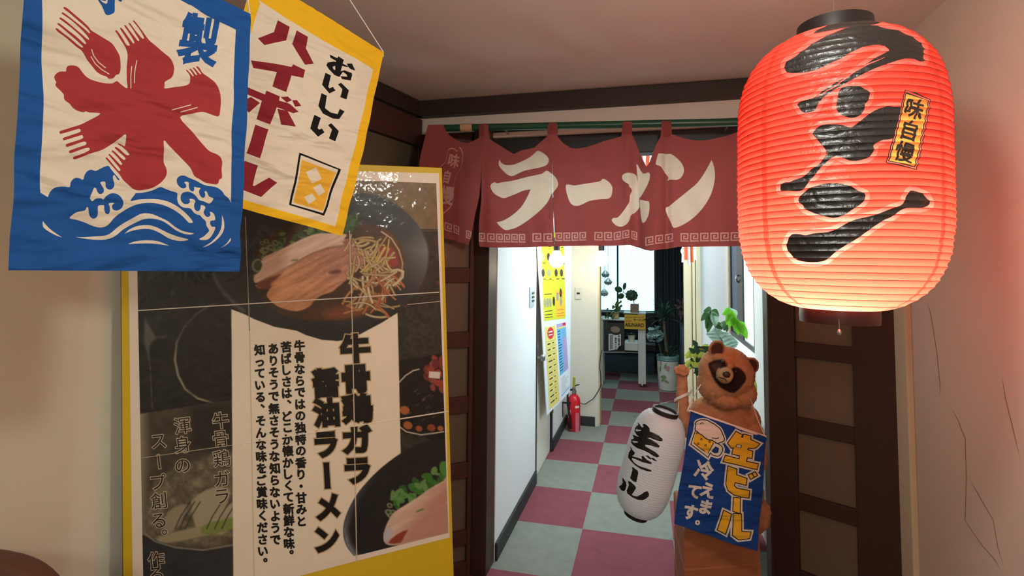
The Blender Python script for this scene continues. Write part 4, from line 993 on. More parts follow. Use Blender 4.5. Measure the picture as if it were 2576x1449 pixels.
# two slices of pork
a_ = math.radians(-27); sx = X * math.cos(a_) + Y * math.sin(a_); sy = -X * math.sin(a_) + Y * math.cos(a_)
st = fbm(sx / 60, sy / 7, 11, 4); st2 = fbm(sx / 26, sy / 5, 12, 3)
up = K([(480, 590), (560, 545), (640, 510), (760, 450), (880, 395), (980, 370), (1120, 370), (1215, 378), (1195, 420), (1255, 420), (1285, 480), (1200, 490), (1050, 520), (900, 560), (760, 640), (640, 710), (540, 760), (470, 790), (415, 795), (410, 740), (460, 700), (480, 650)], 3)
S(up, 1.6, var((206, 180, 160), (60, 58, 56), st))
over(soft(X, Y, up, 6) * np.clip((st2 - 0.5) * 5, 0, 1) * 0.45, (214, 192, 172))
lo_ = K([(440, 810), (540, 755), (640, 700), (760, 625), (900, 545), (1050, 490), (1200, 465), (1290, 490), (1380, 520), (1400, 590), (1350, 650), (1290, 700), (1230, 760), (1180, 800), (1120, 850), (1080, 880), (1000, 905), (940, 945), (890, 1005), (780, 1045), (640, 1015), (560, 960), (520, 905), (545, 850), (560, 830), (480, 850), (425, 825)], 3)
w_ = np.clip((X - 680) / 230, 0, 1)[:, None] * np.clip((790 - Y) / 130, 0, 1)[:, None]
base = c3(192, 138, 98) * (1 - w_) + c3(172, 126, 110) * w_
S(lo_, 1.6, base + (st[:, None] - 0.5) * np.array([74, 66, 60]) + (n2[:, None] - 0.5) * 16)
over(soft(X, Y, lo_, 5) * np.clip((st2 - 0.56) * 6, 0, 1) * 0.5, (206, 160, 130))
S(K([(430, 815), (500, 770), (600, 735), (650, 720), (600, 770), (560, 800), (545, 850), (470, 850)], 2), 3, (116, 66, 48))
S(K([(1060, 705), (1120, 685), (1165, 690), (1150, 715), (1080, 720)], 2), 4, (98, 58, 54))
S(K([(1180, 440), (1240, 415), (1275, 450), (1255, 475), (1200, 470)], 2), 3, (150, 96, 76))
S(K([(735, 600), (790, 590), (785, 608), (740, 615)], 2), 1.5, (124, 130, 84))
sel, d, t = curve_dist(X, Y, K([(440, 800), (620, 705), (760, 628), (900, 550), (1050, 498), (1200, 478)]), 8)
m = np.zeros(len(X)); m[sel] = np.clip(1 - d / 4, 0, 1) * 0.45; over(m, (110, 78, 66))
# tomato, then bean sprouts and carrot strips
S(K([(1490, 490), (1560, 475), (1630, 515), (1660, 590), (1645, 655), (1570, 655), (1510, 590)], 3), 3, (148, 58, 50))
S(K([(1520, 690), (1590, 680), (1650, 730), (1640, 800), (1560, 790)], 3), 4, (138, 62, 46))
S(K([(1020, 1060), (1180, 1000), (1420, 930), (1560, 900), (1480, 1010), (1300, 1095), (1080, 1110)], 3), 10, (112, 66, 40))
for k in range(120):
    u_ = rg.random(); x, y = rg.gauss(905 + u_ * 30, 36), 596 + u_ * 195
    x = x if y < 720 else x - 20
    L_ = rg.uniform(28, 74); a = rg.uniform(-1.2, 1.9); b = a + rg.uniform(-1.2, 1.2)
    p0 = (x, y); p1 = (x + math.cos(a) * L_ * 0.5, y + math.sin(a) * L_ * 0.5); p2 = (p1[0] + math.cos(b) * L_ * 0.5, p1[1] + math.sin(b) * L_ * 0.5)
    path = [((1 - q) ** 2 * p0[0] + 2 * q * (1 - q) * p1[0] + q * q * p2[0], (1 - q) ** 2 * p0[1] + 2 * q * (1 - q) * p1[1] + q * q * p2[1]) for q in [i / 7 for i in range(8)]]
    if not all(860 < q[0] < 1020 and 582 < q[1] < 806 for q in path): continue
    wd = rg.uniform(1.6, 3.2)
    col = rg.choice([(170, 156, 120), (184, 170, 134), (150, 132, 92), (168, 112, 66), (160, 96, 54), (150, 84, 48)]) if y > 690 else rg.choice([(178, 160, 116), (186, 170, 130), (160, 140, 94), (182, 164, 92)])
    sel, d, t = curve_dist(X, Y, path, 9)
    m = np.zeros(len(X)); m[sel] = np.clip((wd + 2.2 - d) / 2, 0, 1) * 0.55; over(m, (92, 62, 38))
    m = np.zeros(len(X)); m[sel] = np.clip((wd - d) / 1.2 + 0.5, 0, 1); over(m, col)
    m = np.zeros(len(X)); m[sel] = np.clip((wd * 0.4 - d) / 1.2 + 0.5, 0, 1) * 0.5; over(m, np.minimum(np.array(col) + 34, 255))
sel, d, t = curve_dist(X, Y, K([(1620, 690), (1660, 685), (1705, 700), (1700, 750), (1650, 800), (1620, 820)]), 5)
m = np.zeros(len(X)); m[sel] = np.clip((3 - d) / 1.2 + 0.5, 0, 1); over(m, (190, 180, 150))
# left strip: pots
sel, d, t = curve_dist(X, Y, [(566, 759), (530, 768), (495, 790), (465, 822), (445, 862), (440, 905), (448, 945), (466, 978), (498, 1002), (540, 1014), (585, 1016)], 8)
m = np.zeros(len(X)); m[sel] = np.clip((3.2 - d) / 2 + 0.4, 0, 1) * (0.35 + 0.6 * np.clip(t * 1.3, 0, 1)); over(m, (146, 142, 122))
S(cat_rom([(446, 880), (470, 815), (530, 772), (584, 770), (584, 1012), (520, 1005), (468, 975)], 3), 5, var((26, 24, 22), (26, 22, 20), n2))
S([(364, 800), (392, 848), (420, 845), (388, 870), (374, 905), (362, 860)], 4, (78, 80, 74)); S(ellipse(400, 880, 24, 30, 10), 4, (20, 20, 20))
sel, d, t = curve_dist(X, Y, [(376, 905), (380, 960), (383, 1030)], 6)
m = np.zeros(len(X)); m[sel] = np.clip((2.5 - d) / 2, 0, 1) * n2[sel] * 0.9; over(m, (120, 116, 100))
lowp = [(350, 1041), (587, 1006), (592, 1600), (350, 1600)]
S(lowp, 1, var((66, 60, 50), (30, 28, 24), n1))
over(soft(X, Y, lowp, 2) * np.clip((380 - X) / 26, 0, 1) * 0.8, (150, 138, 116))
S([(480, 1025), (587, 1008), (590, 1130), (480, 1130)], 14, (38, 33, 28))
S(cat_rom([(380, 1230), (420, 1190), (500, 1160), (588, 1140), (590, 1350), (480, 1372), (400, 1362), (368, 1330)], 3), 8, var((104, 96, 76), (90, 84, 70), fbm(X / 14, Y / 14, 21)))
for ring, c in (([(482, 1262), (540, 1225), (580, 1240), (540, 1320), (500, 1340)], (152, 144, 120)), ([(420, 1290), (470, 1270), (450, 1320), (415, 1345)], (140, 130, 108)), ([(530, 1320), (590, 1260), (590, 1300), (560, 1345)], (156, 146, 124)), ([(400, 1350), (520, 1322), (520, 1345), (420, 1366)], (146, 138, 108)), ([(512, 1322), (590, 1302), (590, 1328), (516, 1346)], (116, 130, 64))):
    S(cat_rom(ring, 3), 3, c)
for x0 in (440, 452, 466, 520, 540, 558):
    sel, d, t = curve_dist(X, Y, [(x0, 1330), (x0 + 14, 1300), (x0 + 38, 1262)], 4)
    m = np.zeros(len(X)); m[sel] = np.clip((1.6 - d) + 0.5, 0, 1) * 0.8; over(m, (52, 46, 38))
S([(340, 1335), (372, 1352), (440, 1378), (520, 1386), (592, 1374), (592, 1600), (340, 1600)], 2, var((42, 46, 48), (16, 16, 16), n1))
sel, d, t = curve_dist(X, Y, [(362, 1340), (390, 1362), (440, 1377), (510, 1384), (590, 1370)], 5)
m = np.zeros(len(X)); m[sel] = np.clip((2.4 - d) / 1.5 + 0.3, 0, 1) * 0.8; over(m, (128, 128, 116))
# right strip
S([(1000, 780), (1140, 775), (1140, 1150), (1004, 1150)], 1, var((44, 45, 38), (40, 42, 36), n2))
S(cat_rom([(1000, 930), (1020, 905), (1060, 900), (1130, 905), (1130, 1110), (1060, 1094), (1004, 1076)], 3), 3, (20, 18, 17))
for k in range(26):
    x, y = rg.uniform(1056, 1120), rg.uniform(896, 950); 
    if k > 17: x, y = rg.uniform(1082, 1120), rg.uniform(950, 985)
    r = rg.uniform(7, 14); S(ellipse(x, y, r, r * 0.7, rg.uniform(0, 90), 12), 1.5, rg.choice([(112, 48, 44), (96, 40, 38), (128, 66, 58), (140, 62, 46)]))
S([(1080, 934), (1108, 936), (1106, 953), (1078, 950)], 1, (206, 202, 198))
for x, y, r in ((1018, 1032, 13), (1026, 1070, 12), (1054, 1078, 9), (1085, 1076, 11), (1108, 1078, 8)): S(ellipse(x, y, r, r * 0.85, 20, 10), 1.5, rg.choice([(146, 74, 42), (158, 92, 48), (132, 64, 40)]))
for path in ([(1004, 962), (1020, 945), (1040, 932), (1054, 929)], [(1006, 1074), (1022, 1086), (1060, 1094), (1116, 1086)]):
    sel, d, t = curve_dist(X, Y, path, 4); m = np.zeros(len(X)); m[sel] = np.clip((1.8 - d) + 0.4, 0, 1); over(m, (172, 166, 150))
for k in range(14):
    x, y = rg.uniform(1020, 1095), rg.uniform(985, 1060); sel, d, t = curve_dist(X, Y, [(x, y), (x + 8, y - 5)], 3); m = np.zeros(len(X)); m[sel] = np.clip(1.2 - d, 0, 1) * 0.6; over(m, (130, 126, 118))
# the white text panel and the lower bowl
panel_w = [(582, 778), (614, 790), (640, 803), (690, 822), (746, 832), (770, 843), (810, 855), (850, 858), (885, 852), (915, 836), (960, 812), (1000, 787), (1003, 900), (1008, 1142), (1150, 1500), (800, 1560), (588, 1600)]
S(panel_w, 0.8, var((226, 216, 196), (8, 8, 8), n3))
lb = cat_rom([(1135, 1098), (1112, 1103), (1060, 1114), (1007, 1141), (950, 1185), (902, 1238), (874, 1288), (863, 1332), (870, 1370), (890, 1398), (890, 1398), (1150, 1330)], 4)
S(lb, 1.2, (28, 28, 28))
sel, d, t = curve_dist(X, Y, [(1007, 1143), (950, 1187), (904, 1240), (877, 1290), (867, 1332), (874, 1368), (892, 1396)], 16)
m = np.zeros(len(X)); m[sel] = np.clip(1 - d / 14, 0, 1) * np.clip(t * 1.5 - 0.2, 0, 1); over(m * soft(X, Y, lb, 1.5), (116, 128, 130))
Q4 = crop(560, 800, 2.233)
for k in range(44):
    u_ = rg.random(); x = 985 + u_ * 140; y = 1262 - u_ * 82 + rg.uniform(-16, 26); r = rg.uniform(7, 17)
    S(ellipse(x, y, r, r * rg.uniform(0.4, 0.8), rg.uniform(0, 180), 12), 1.2, rg.choice([(54, 110, 40), (72, 132, 54), (44, 88, 34), (96, 136, 78)]))
for k in range(9):
    x, y = rg.uniform(976, 1012), rg.uniform(1262, 1310); r = rg.uniform(7, 11); S(ellipse(x, y, r, r * 0.8, 20, 12), 1.2, (124, 134, 100)); S(ellipse(x, y, r * 0.6, r * 0.45, 20, 12), 1.2, (54, 74, 42))
mt = Q4([(905, 1210), (930, 1140), (960, 1095), (1010, 1060), (1090, 1010), (1160, 960), (1240, 915), (1262, 905), (1275, 1200), (1180, 1235), (1000, 1275), (915, 1268)], 3)
st3 = fbm(sx / 40, sy / 6, 31, 4)
S(mt, 1.5, var((204, 180, 160), (52, 54, 54), st3))
over(soft(X, Y, mt, 8) * np.clip((X + Y * 0.75 - 1990) / 55, 0, 1) * 0.8, (172, 124, 110))
S(Q4([(930, 1265), (980, 1215), (1040, 1190), (1020, 1225), (1000, 1262)], 2), 2, (138, 56, 44)); S(Q4([(905, 1210), (935, 1180), (955, 1190), (930, 1250), (915, 1262)], 2), 2, (176, 180, 186))
S(Q4([(1085, 1085), (1125, 1068), (1130, 1078), (1095, 1092)], 2), 1, (110, 140, 72))
img = np.clip(img, 2, 250) / 255
lin = np.where(img <= 0.04045, img / 12.92, ((img + 0.055) / 1.055) ** 2.4)

verts = [P3]; quads = []; cols = [np.concatenate([lin, np.ones((len(lin), 1))], 1)]; tris = []
idx = np.arange((NU + 1) * (NV + 1)).reshape(NV + 1, NU + 1)
Qd = np.stack([idx[:-1, :-1], idx[:-1, 1:], idx[1:, 1:], idx[1:, :-1]], -1).reshape(-1, 4)
vmin = np.array([bBL, bBR])[:, 1].max()
polys = [tuple(q) for q in Qd]
nv = len(P3)
def lin_col(r, g_, b): return np.array(srgb(r, g_, b))
def add_poly(ring, w, col):
    """flat polygon of picture points on the board, w metres in front"""
    global nv, polys
    P = [PP.at(*PP.uv(x, y), w) for x, y in ring]
    verts.append(np.array(P)); cols.append(np.tile(lin_col(*col), (len(P), 1))); polys.append(tuple(range(nv, nv + len(P)))); nv += len(P)
add_poly([(320, 417), (1104, 436), (1131, 1352), (896, 1411), (560, 1500), (335, 1566)], 0.0006, (224, 214, 198))
_tg = {}
def tri_glyph(ch, fat):
    if (ch, fat) in _tg: return _tg[ch, fat]
    R_ = [[(x * 1000, y * 1000) for x, y in r] for r in fatten(glyph(ch), fat)]
    pts, ed = [], []
    for r in R_:
        b = len(pts); pts += [Vector(p) for p in r]; ed += [(b + i, b + (i + 1) % len(r)) for i in range(len(r))]
    vs, _, fs = delaunay_2d_cdt(pts, ed, [], 0, 1e-3)[:3]
    V = np.array([(v.x, v.y) for v in vs]); F = np.array([tuple(f) for f in fs if len(f) == 3]); F = F[nonzero(V[F].mean(1), R_)]
    _tg[ch, fat] = (V / 1000, F); return _tg[ch, fat]
def letter(ch, x, y, sx_, sy_, fat, w, col, rot=0.0, vertical=True):
    global nv, polys
    V, F = tri_glyph(ch, fat)
    V = V.copy()
    if vertical and ch in 'ー': V = np.stack([V[:, 1], -V[:, 0]], 1); V[:, 0] *= 1.0
    if vertical and ch in '、。': V = V - V.mean(0) + np.array([0.22, 0.26])
    c, s = math.cos(rot), math.sin(rot); a, b = V[:, 0] * sx_, -V[:, 1] * sy_
    P = np.array([PP.at(*PP.uv(x + p * c - q * s, y + p * s + q * c), w) for p, q in zip(a, b)])
    verts.append(P); cols.append(np.tile(lin_col(*col), (len(P), 1))); polys += [tuple(int(i) + nv for i in f) for f in F]; nv += len(P)
for ch, x, y in (('牛', 893.6, 876), ('骨', 895, 953), ('鶏', 899, 1027), ('ガ', 898, 1105), ('ラ', 899, 1184)):
    letter(ch, x, y, 74, 72, 0.062, 0.0022, (18, 15, 12), -0.06); letter(ch, x, y, 74, 72, 0.10, 0.0018, (178, 158, 116), -0.06)
for ch, x, y in (('醤', 819, 963), ('油', 820.6, 1037), ('ラ', 820, 1118), ('ー', 822, 1196), ('メ', 825, 1275), ('ン', 823, 1357)):
    letter(ch, x, y, 66, 72, 0.062, 0.0022, (18, 15, 12), -0.06); letter(ch, x, y, 66, 72, 0.10, 0.0018, (178, 158, 116), -0.06)
for txt_, xa_, ya_, xb_, yb_ in (('牛骨ならではの独特の香り・甘みと', 432, 155, 443, 1140), ('苦ばしさは、どこか懐かしくて新鮮な味。', 357, 162, 375, 1330), ('ありそうで無さそうな知らないようで', 285, 172, 297, 1245), ('知っている、そんな味をご賞味ください。', 207, 178, 228, 1375)):
    n = len(txt_) - 1
    for i, ch in enumerate(txt_):
        (x, y), = Q4([(xa_ + (xb_ - xa_) * i / n, ya_ + (yb_ - ya_) * i / n)])
        letter(ch, x, y, 27.5, 28, 0.048, 0.0022, (20, 17, 14), -0.08)
LS = crop(340, 680, 1.883)
for ch, x, y in (('牛', 405, 710), ('骨', 405, 797), ('鶏', 410, 890), ('ガ', 412, 985), ('ラ', 412, 1070), ('渾', 225, 735), ('身', 225, 825), ('の', 225, 925), ('ス', 112, 810), ('ー', 113, 905), ('プ', 112, 1000), ('創', 112, 1090), ('る', 112, 1185), ('。', 124, 1262), ('作', 100, 1370), ('る', 100, 1440)):
    (x, y), = LS([(x, y)])
    letter(ch, x, y, 44, 44, 0.045, 0.0018, (186, 174, 150), -0.12); letter(ch, x, y, 44, 44, 0.004, 0.0022, (36, 32, 28), -0.12)
# the seams where the sheets of paper meet
def seam(a, b, wd, col): add_poly(stroke([a, b], wd), 0.0027, col)
seam((617, 545), (628, 832), 2.2, (150, 142, 126)); seam((628, 832), (640, 1485), 1.6, (206, 194, 172)); seam((879, 580), (887, 860), 2.4, (190, 178, 156)); seam((887, 860), (897, 1411), 2.4, (205, 192, 168))
seam((347, 781), (1104, 735), 2.4, (206, 198, 184)); seam((1024, 766), (1106, 758), 1.6, (190, 182, 168)); seam((358, 1151), (585, 1119), 1.8, (170, 160, 136)); seam((585, 1119), (1002, 1054), 1.8, (238, 228, 208)); seam((1002, 1054), (1128, 1034), 3, (222, 212, 196))
me = bpy.data.meshes.new('poster')
Vt = np.concatenate(verts); me.from_pydata([tuple(p) for p in Vt.tolist()], [], [tuple(int(i) for i in p) for p in polys])
ca = me.color_attributes.new('print', 'FLOAT_COLOR', 'POINT'); ca.data.foreach_set('color', np.concatenate(cols).astype('f4').ravel())
M_print = mat('laminated_print', (1, 1, 1, 1), 0.45, 0.3, attr='print')
# clear film over the print: crinkled gloss
N_, L_ = M_print.node_tree.nodes, M_print.node_tree.links
b_ = N_['Principled BSDF']; b_.inputs['Coat Weight'].default_value = 0.4; b_.inputs['Coat Roughness'].default_value = 0.12
tc_ = N_.new('ShaderNodeTexCoord'); nz_ = N_.new('ShaderNodeTexNoise'); nz_.inputs['Scale'].default_value = 20; nz_.inputs['Detail'].default_value = 2.5
L_.new(tc_.outputs['Object'], nz_.inputs['Vector'])
bp_ = N_.new('ShaderNodeBump'); bp_.inputs['Strength'].default_value = 0.6; bp_.inputs['Distance'].default_value = 0.01
L_.new(nz_.outputs['Fac'], bp_.inputs['Height']); L_.new(bp_.outputs[0], b_.inputs['Coat Normal'])
po = link('poster', me, M_print, pb)
# ------------------------------------------------------------------ raccoon figure on its block
VR, VU, VF = ROT[0], -ROT[1], -ROT[2]
D0 = 2.20
def SP(px, py, b=0.0): return at_d(px, py, D0 - b)
def px2m(n, b=0.0): return n / FPX * (D0 - b)
def axes(roll, yaw=0.0):
    """right, up, forward rows, rolled clockwise in the picture by roll degrees"""
    a = math.radians(-roll); r = VR * math.cos(a) + VU * math.sin(a); u = -VR * math.sin(a) + VU * math.cos(a)
    y = math.radians(yaw); f = VF * math.cos(y) + r * math.sin(y); r2 = r * math.cos(y) - VF * math.sin(y)
    return np.array([r2, u, f])
mb = MB()
def bl(px, py, b, rx, ry, rz, roll=0, yaw=0): mb.blob(SP(px, py, b), [px2m(rx), px2m(ry), px2m(rz)], axes(roll, yaw), 24, 14)
def limb(pts, n=14):
    """capsule chain of (px, py, b, radius px)"""
    P = [SP(x, y, b) for x, y, b, r in pts]; R_ = [px2m(r) for *_, r in pts]
    for i in range(len(P) - 1):
        k = max(2, int(np.linalg.norm(P[i + 1] - P[i]) / (min(R_[i], R_[i + 1]) * 0.4)))
        for j in range(k + 1):
            t = j / k; mb.blob(P[i] * (1 - t) + P[i + 1] * t, [R_[i] * (1 - t) + R_[i + 1] * t] * 3, None, n, 8)
bl(1827, 938, 0.0, 68, 66, 66, 20)                 # skull
bl(1797, 962, 0.0, 40, 48, 50, 20); bl(1858, 985, 0.0, 42, 40, 50, 20)  # cheek ruffs
bl(1818, 1000, 0.005, 44, 28, 46, 15)              # chin ruff
bl(1803, 879, 0.010, 21, 24, 10, 20); bl(1889, 921, 0.022, 20, 23, 10, 20)   # ears
limb([(1827, 938, 0.06, 27), (1825, 943, 0.105, 21.5), (1824.5, 945, 0.125, 19)])   # muzzle
bl(1821, 954, 0.10, 18, 12, 18, 20)
bl(1826, 918, 0.075, 22, 20, 20, 20)               # bridge of the nose
bl(1812, 903, 0.05, 22, 14, 18, 20); bl(1860, 927, 0.05, 20, 14, 18, 20)   # brows
bl(1820, 1048, -0.045, 84, 58, 52, 8); bl(1868, 1056, -0.05, 44, 44, 44); bl(1770, 1045, -0.05, 34, 44, 40)   # neck and upper shoulders
bl(1820, 1100, -0.03, 90, 62, 60); bl(1765, 1088, -0.01, 36, 46, 42); bl(1882, 1100, -0.03, 38, 56, 46)   # chest, shoulders
bl(1818, 1170, -0.03, 98, 90, 66); bl(1820, 1235, -0.03, 100, 62, 70)   # trunk
bl(1770, 1262, 0.03, 44, 30, 44); bl(1868, 1266, 0.03, 44, 30, 44)      # thighs on the block
limb([(1765, 1078, 0.0, 30), (1740, 1082, 0.03, 24), (1722, 1060, 0.05, 19.5), (1716, 1010, 0.055, 16), (1716, 960, 0.055, 13), (1714, 940, 0.055, 14)])   # raised arm
limb([(1896, 1100, -0.01, 28), (1908, 1160, 0.0, 22), (1890, 1200, 0.03, 18)])   # other arm down behind the banner
bl(1714, 936, 0.055, 15, 12, 11, -8)               # palm
for i, (x, y, b) in enumerate(((1700, 927, 0.060), (1709.5, 921.5, 0.066), (1719.5, 921.5, 0.068), (1729, 927, 0.064))):
    limb([(x, y + 7, b - 0.014, 4.9), (x, y, b + 0.004, 5.0), (x + 0.5, y + 5, b + 0.020, 4.7), (x + 1, y + 12, b + 0.021, 4.2)], 10)
limb([(1727, 940, 0.065, 6), (1718, 942, 0.082, 6.2), (1710, 938, 0.084, 5.0)], 10)    # thumb across the fist
limb([(1890, 1250, -0.06, 26), (1912, 1285, -0.05, 27), (1914, 1310, -0.035, 22), (1908, 1330, -0.03, 12)])   # tail hanging down the side
me0 = bpy.data.meshes.new('figure_raw'); mb.bm.to_mesh(me0); mb.bm.free()
tmp = bpy.data.objects.new('figure_raw', me0); COL.objects.link(tmp)
r_ = tmp.modifiers.new('r', 'REMESH'); r_.mode = 'VOXEL'; r_.voxel_size = 0.0038
s_ = tmp.modifiers.new('s', 'SMOOTH'); s_.factor = 0.5; s_.iterations = 5
bpy.context.view_layer.update()
dg = bpy.context.evaluated_depsgraph_get()
fig = bpy.data.meshes.new_from_object(tmp.evaluated_get(dg)); bpy.data.objects.remove(tmp)
nvf = len(fig.vertices); co = np.empty(nvf * 3); fig.vertices.foreach_get('co', co); co = co.reshape(-1, 3)
no = np.empty(nvf * 3); fig.vertices.foreach_get('normal', no); no = no.reshape(-1, 3)
# carved fur strands
q = proj(co); X, Y = q[:, 0], q[:, 1]
hd = np.clip((1035 - Y) / 20, 0, 1)
ang = np.arctan2(Y - 940, X - 1825); rad_ = np.hypot(X - 1825, Y - 940)
strand = np.sin(ang * 50 + fbm(X / 14, Y / 14, 4) * 16) * np.clip((rad_ - 50) / 14, 0, 1) * hd * 0.0010 * (0.3 + 1.4 * fbm(X / 30, Y / 30, 41))
grain = np.sin((co[:, 2] * 250 + fbm(X / 34, Y / 34, 6) * 22)) * (1 - hd) * 0.0007 * (X > 1742)
co = co + no * (strand + grain)[:, None]
onb = (X < 1892) & (co[:, 2] < 0.493); co[onb, 2] = 0.493
fig.vertices.foreach_set('co', co.ravel())
K8 = crop(1640, 840, 5.175)
front = no @ VF > -0.15
img = np.tile(c3(184, 130, 94), (nvf, 1)) + (fbm(X / 9, Y / 9, 9)[:, None] - 0.5) * c3(40, 30, 22)
def fov(m, col): over(np.asarray(m) * front, col)
def FS(ring, w, col): over(soft(X, Y, ring, w) * front, col)
depth = (co - EYE) @ ROT[2]
KF = crop(1590, 832, 3.467)
FS(KF([(665, 292), (700, 266), (770, 250), (825, 256), (836, 290), (815, 318), (775, 345), (752, 385), (765, 425), (800, 456), (845, 450), (870, 420), (880, 380), (868, 345), (880, 322), (918, 318), (952, 336), (985, 375), (996, 412), (985, 445), (950, 490), (918, 522), (880, 542), (825, 526), (765, 488), (718, 430), (688, 368)], 3), 2.2, (46, 31, 28))
FS(KF([(690, 300), (735, 280), (775, 285), (770, 320), (740, 350), (715, 345)], 3), 4, (80, 58, 52))
snout = depth < D0 - 0.078
over(soft(X, Y, ellipse(1824.5, 944, 20.5, 21, 20), 2.0) * front * snout, (182, 152, 114))
over(snout * soft(X, Y, KF([(760, 415), (800, 425), (850, 440), (840, 455), (800, 460), (770, 440)], 3), 1.5) * front, (160, 126, 94))
FS(ellipse(1838, 893, 17, 24, 20), 6, (186, 116, 72))
mouth = []
for x, y in cat_rom(KF([(757, 402), (772, 409), (787, 413), (800, 415), (810, 421), (819, 432), (828, 446)]), 2)[:12]:
    k = np.where((np.abs(X - x) < 2.2) & (np.abs(Y - y) < 2.2) & front)[0]
    if len(k): mouth.append(at_d(x, y, depth[k].min() - 0.0002))
for ex, ey in ((1803, 878), (1889, 920)): over(soft(X, Y, ellipse(ex + 1, ey + 1, 16, 18, 20), 2.5) * front * (depth > D0 - 0.055), (74, 46, 40))
img = np.clip(img, 2, 250) / 255
lin = np.where(img <= 0.04045, img / 12.92, ((img + 0.055) / 1.055) ** 2.4)
ca = fig.color_attributes.new('paint', 'FLOAT_COLOR', 'POINT'); ca.data.foreach_set('color', np.concatenate([lin, np.ones((nvf, 1))], 1).astype('f4').ravel())
M_carve = mat('painted_carved_wood', (1, 1, 1, 1), 0.85, 0.08, attr='paint', bump=0.25, bscale=80, noise=0.06, scale=40)
fb = on_z(1815, 1300, 0.0)
zt = 0.492
blkA, blkB, blkD = at_d(1722, 1400, 1.985), at_d(1912, 1400, 2.03), at_d(1697, 1400, 2.31)
for p in (blkA, blkB, blkD): p[2] = 0
fgr = empty('raccoon_figure', (SP(1820, 1250)[0], SP(1820, 1250)[1], zt), 'brown carved raccoon figure with one raised paw standing on a wooden block', 'statue')
zmin = co[:, 2].min()
link('body', fig, M_carve, fgr, True)
if len(mouth) > 2: MB().tube(mouth, [0.0008] + [0.0018] * (len(mouth) - 2) + [0.0008], 8).build('mouth', mat('dark_mouth_line', srgb(58, 34, 28), 0.7), fgr, 60)
M_nose = mat('dark_nose_lacquer', srgb(62, 34, 28), 0.3, 0.5); M_eye = mat('black_eye_gloss', srgb(24, 14, 14), 0.15, 0.6)
MB().blob(SP(1827.5, 942, 0.150), [px2m(9.5), px2m(8), px2m(7)], axes(20), 18, 12).build('nose', M_nose, fgr, 60)
for x, y in ((1819.3, 911.3), (1851, 934)): MB().blob(SP(x, y, 0.098), [px2m(5.2), px2m(4.4), px2m(5)], axes(20), 16, 10).build('eye', M_eye, fgr, 60)
# the block
M_blk = mat('red_brown_block_wood', srgb(150, 90, 58), 0.7, 0.25, noise=0.28, scale=9, stretch=(1, 1, 4), bump=0.3, bscale=14)
blkC = blkB + (blkD - blkA) * 0.98
g = MB(); ring = [blkA, blkB, blkC, blkD]
rows = [0.0, 0.075, 0.08, 0.205, 0.21, 0.34, 0.345, zt - 0.012]
cen = np.mean(ring, 0); rv = []
for k, z in enumerate(rows):
    s = 1.0 + (0.012 if k % 2 else -0.006) * (1 if k else 0)
    pr = []
    for i in range(4):
        a, b = ring[i], ring[(i + 1) % 4]
        for j in range(8):
            p = a + (b - a) * j / 8; p = cen + (p - cen) * (s + 0.018 * (fbm(np.array([p[0] * 31 + 50]), np.array([p[1] * 31 + z * 14 + 50]), 3)[0] - 0.5))
            pr.append(g.bm.verts.new(Vector((p[0], p[1], z))))
    rv.append(pr)
for a, b in zip(rv, rv[1:]):
    for i in range(32): g._f([a[i], a[(i + 1) % 32], b[(i + 1) % 32], b[i]])
top = [g.bm.verts.new(Vector((cen[0] + (v.co.x - cen[0]) * 0.965, cen[1] + (v.co.y - cen[1]) * 0.965, zt))) for v in rv[-1]]
for i in range(32): g._f([rv[-1][i], rv[-1][(i + 1) % 32], top[(i + 1) % 32], top[i]])
g._f(top); g._f(rv[0][::-1])
bo = g.build('wooden_block', M_blk); tag(bo, 'rough reddish wooden block under the raccoon figure', 'block')

# ------------------------------------------------------------------ blue beer banner on the figure
F_ = crop(1680, 1030, 6.9); G_ = crop(1680, 1180, 6.585)
PBn = Plane(at_d(1815, 1200, 1.93), 80); PBn.P[2] = 0
MBn = lambda ring: mm(PBn, ring)
bout = [(1737, 1034), (1790, 1054), (1850, 1074), (1900, 1089), (1926, 1099), (1929, 1104), (1926, 1112), (1921, 1200), (1914, 1300), (1905, 1386), (1860, 1372), (1812, 1360), (1760, 1340), (1695, 1316), (1706, 1240), (1722, 1140)]
ylw = [F_([(1185, 390), (1290, 445), (1272, 490), (1305, 500), (1325, 440), (1440, 470), (1435, 530), (1590, 600), (1535, 660), (1480, 675), (1395, 665), (1380, 705), (1470, 730), (1455, 840), (1370, 830), (1355, 905), (1560, 945), (1540, 1030), (965, 900), (1000, 800), (1240, 865), (1250, 800), (1115, 765), (1130, 700), (1150, 655), (1105, 665), (1040, 580), (1100, 500)]),
       G_([(1002, -43), (1137, 5), (1135, 100), (1300, 155), (1290, 260), (1115, 225), (1105, 285), (1145, 330), (1345, 360), (1340, 475), (1230, 465), (1100, 430), (1010, 360), (975, 260)]),
       G_([(1335, 95), (1380, 72), (1415, 125), (1365, 155)]), G_([(1398, 62), (1435, 45), (1472, 95), (1428, 118)]),
       G_([(1100, 485), (1200, 490), (1190, 725), (1080, 690)]), G_([(925, 690), (1045, 745), (955, 1075), (835, 1020)]), G_([(1085, 735), (1210, 745), (1205, 1020), (1375, 1050), (1345, 1140), (1160, 1150), (1070, 1085)])]
hole = F_([(1170, 650), (1200, 600), (1290, 625), (1270, 670)])
foam = F_([(490, 230), (530, 200), (600, 185), (680, 195), (740, 230), (800, 260), (850, 300), (900, 340), (930, 400), (950, 450), (970, 500), (960, 540), (910, 560), (860, 580), (810, 550), (760, 525), (700, 515), (640, 480), (600, 440), (560, 420), (520, 380), (480, 350), (490, 290)], 3)
mug = F_([(408, 602), (490, 362), (640, 480), (830, 560), (700, 825)])
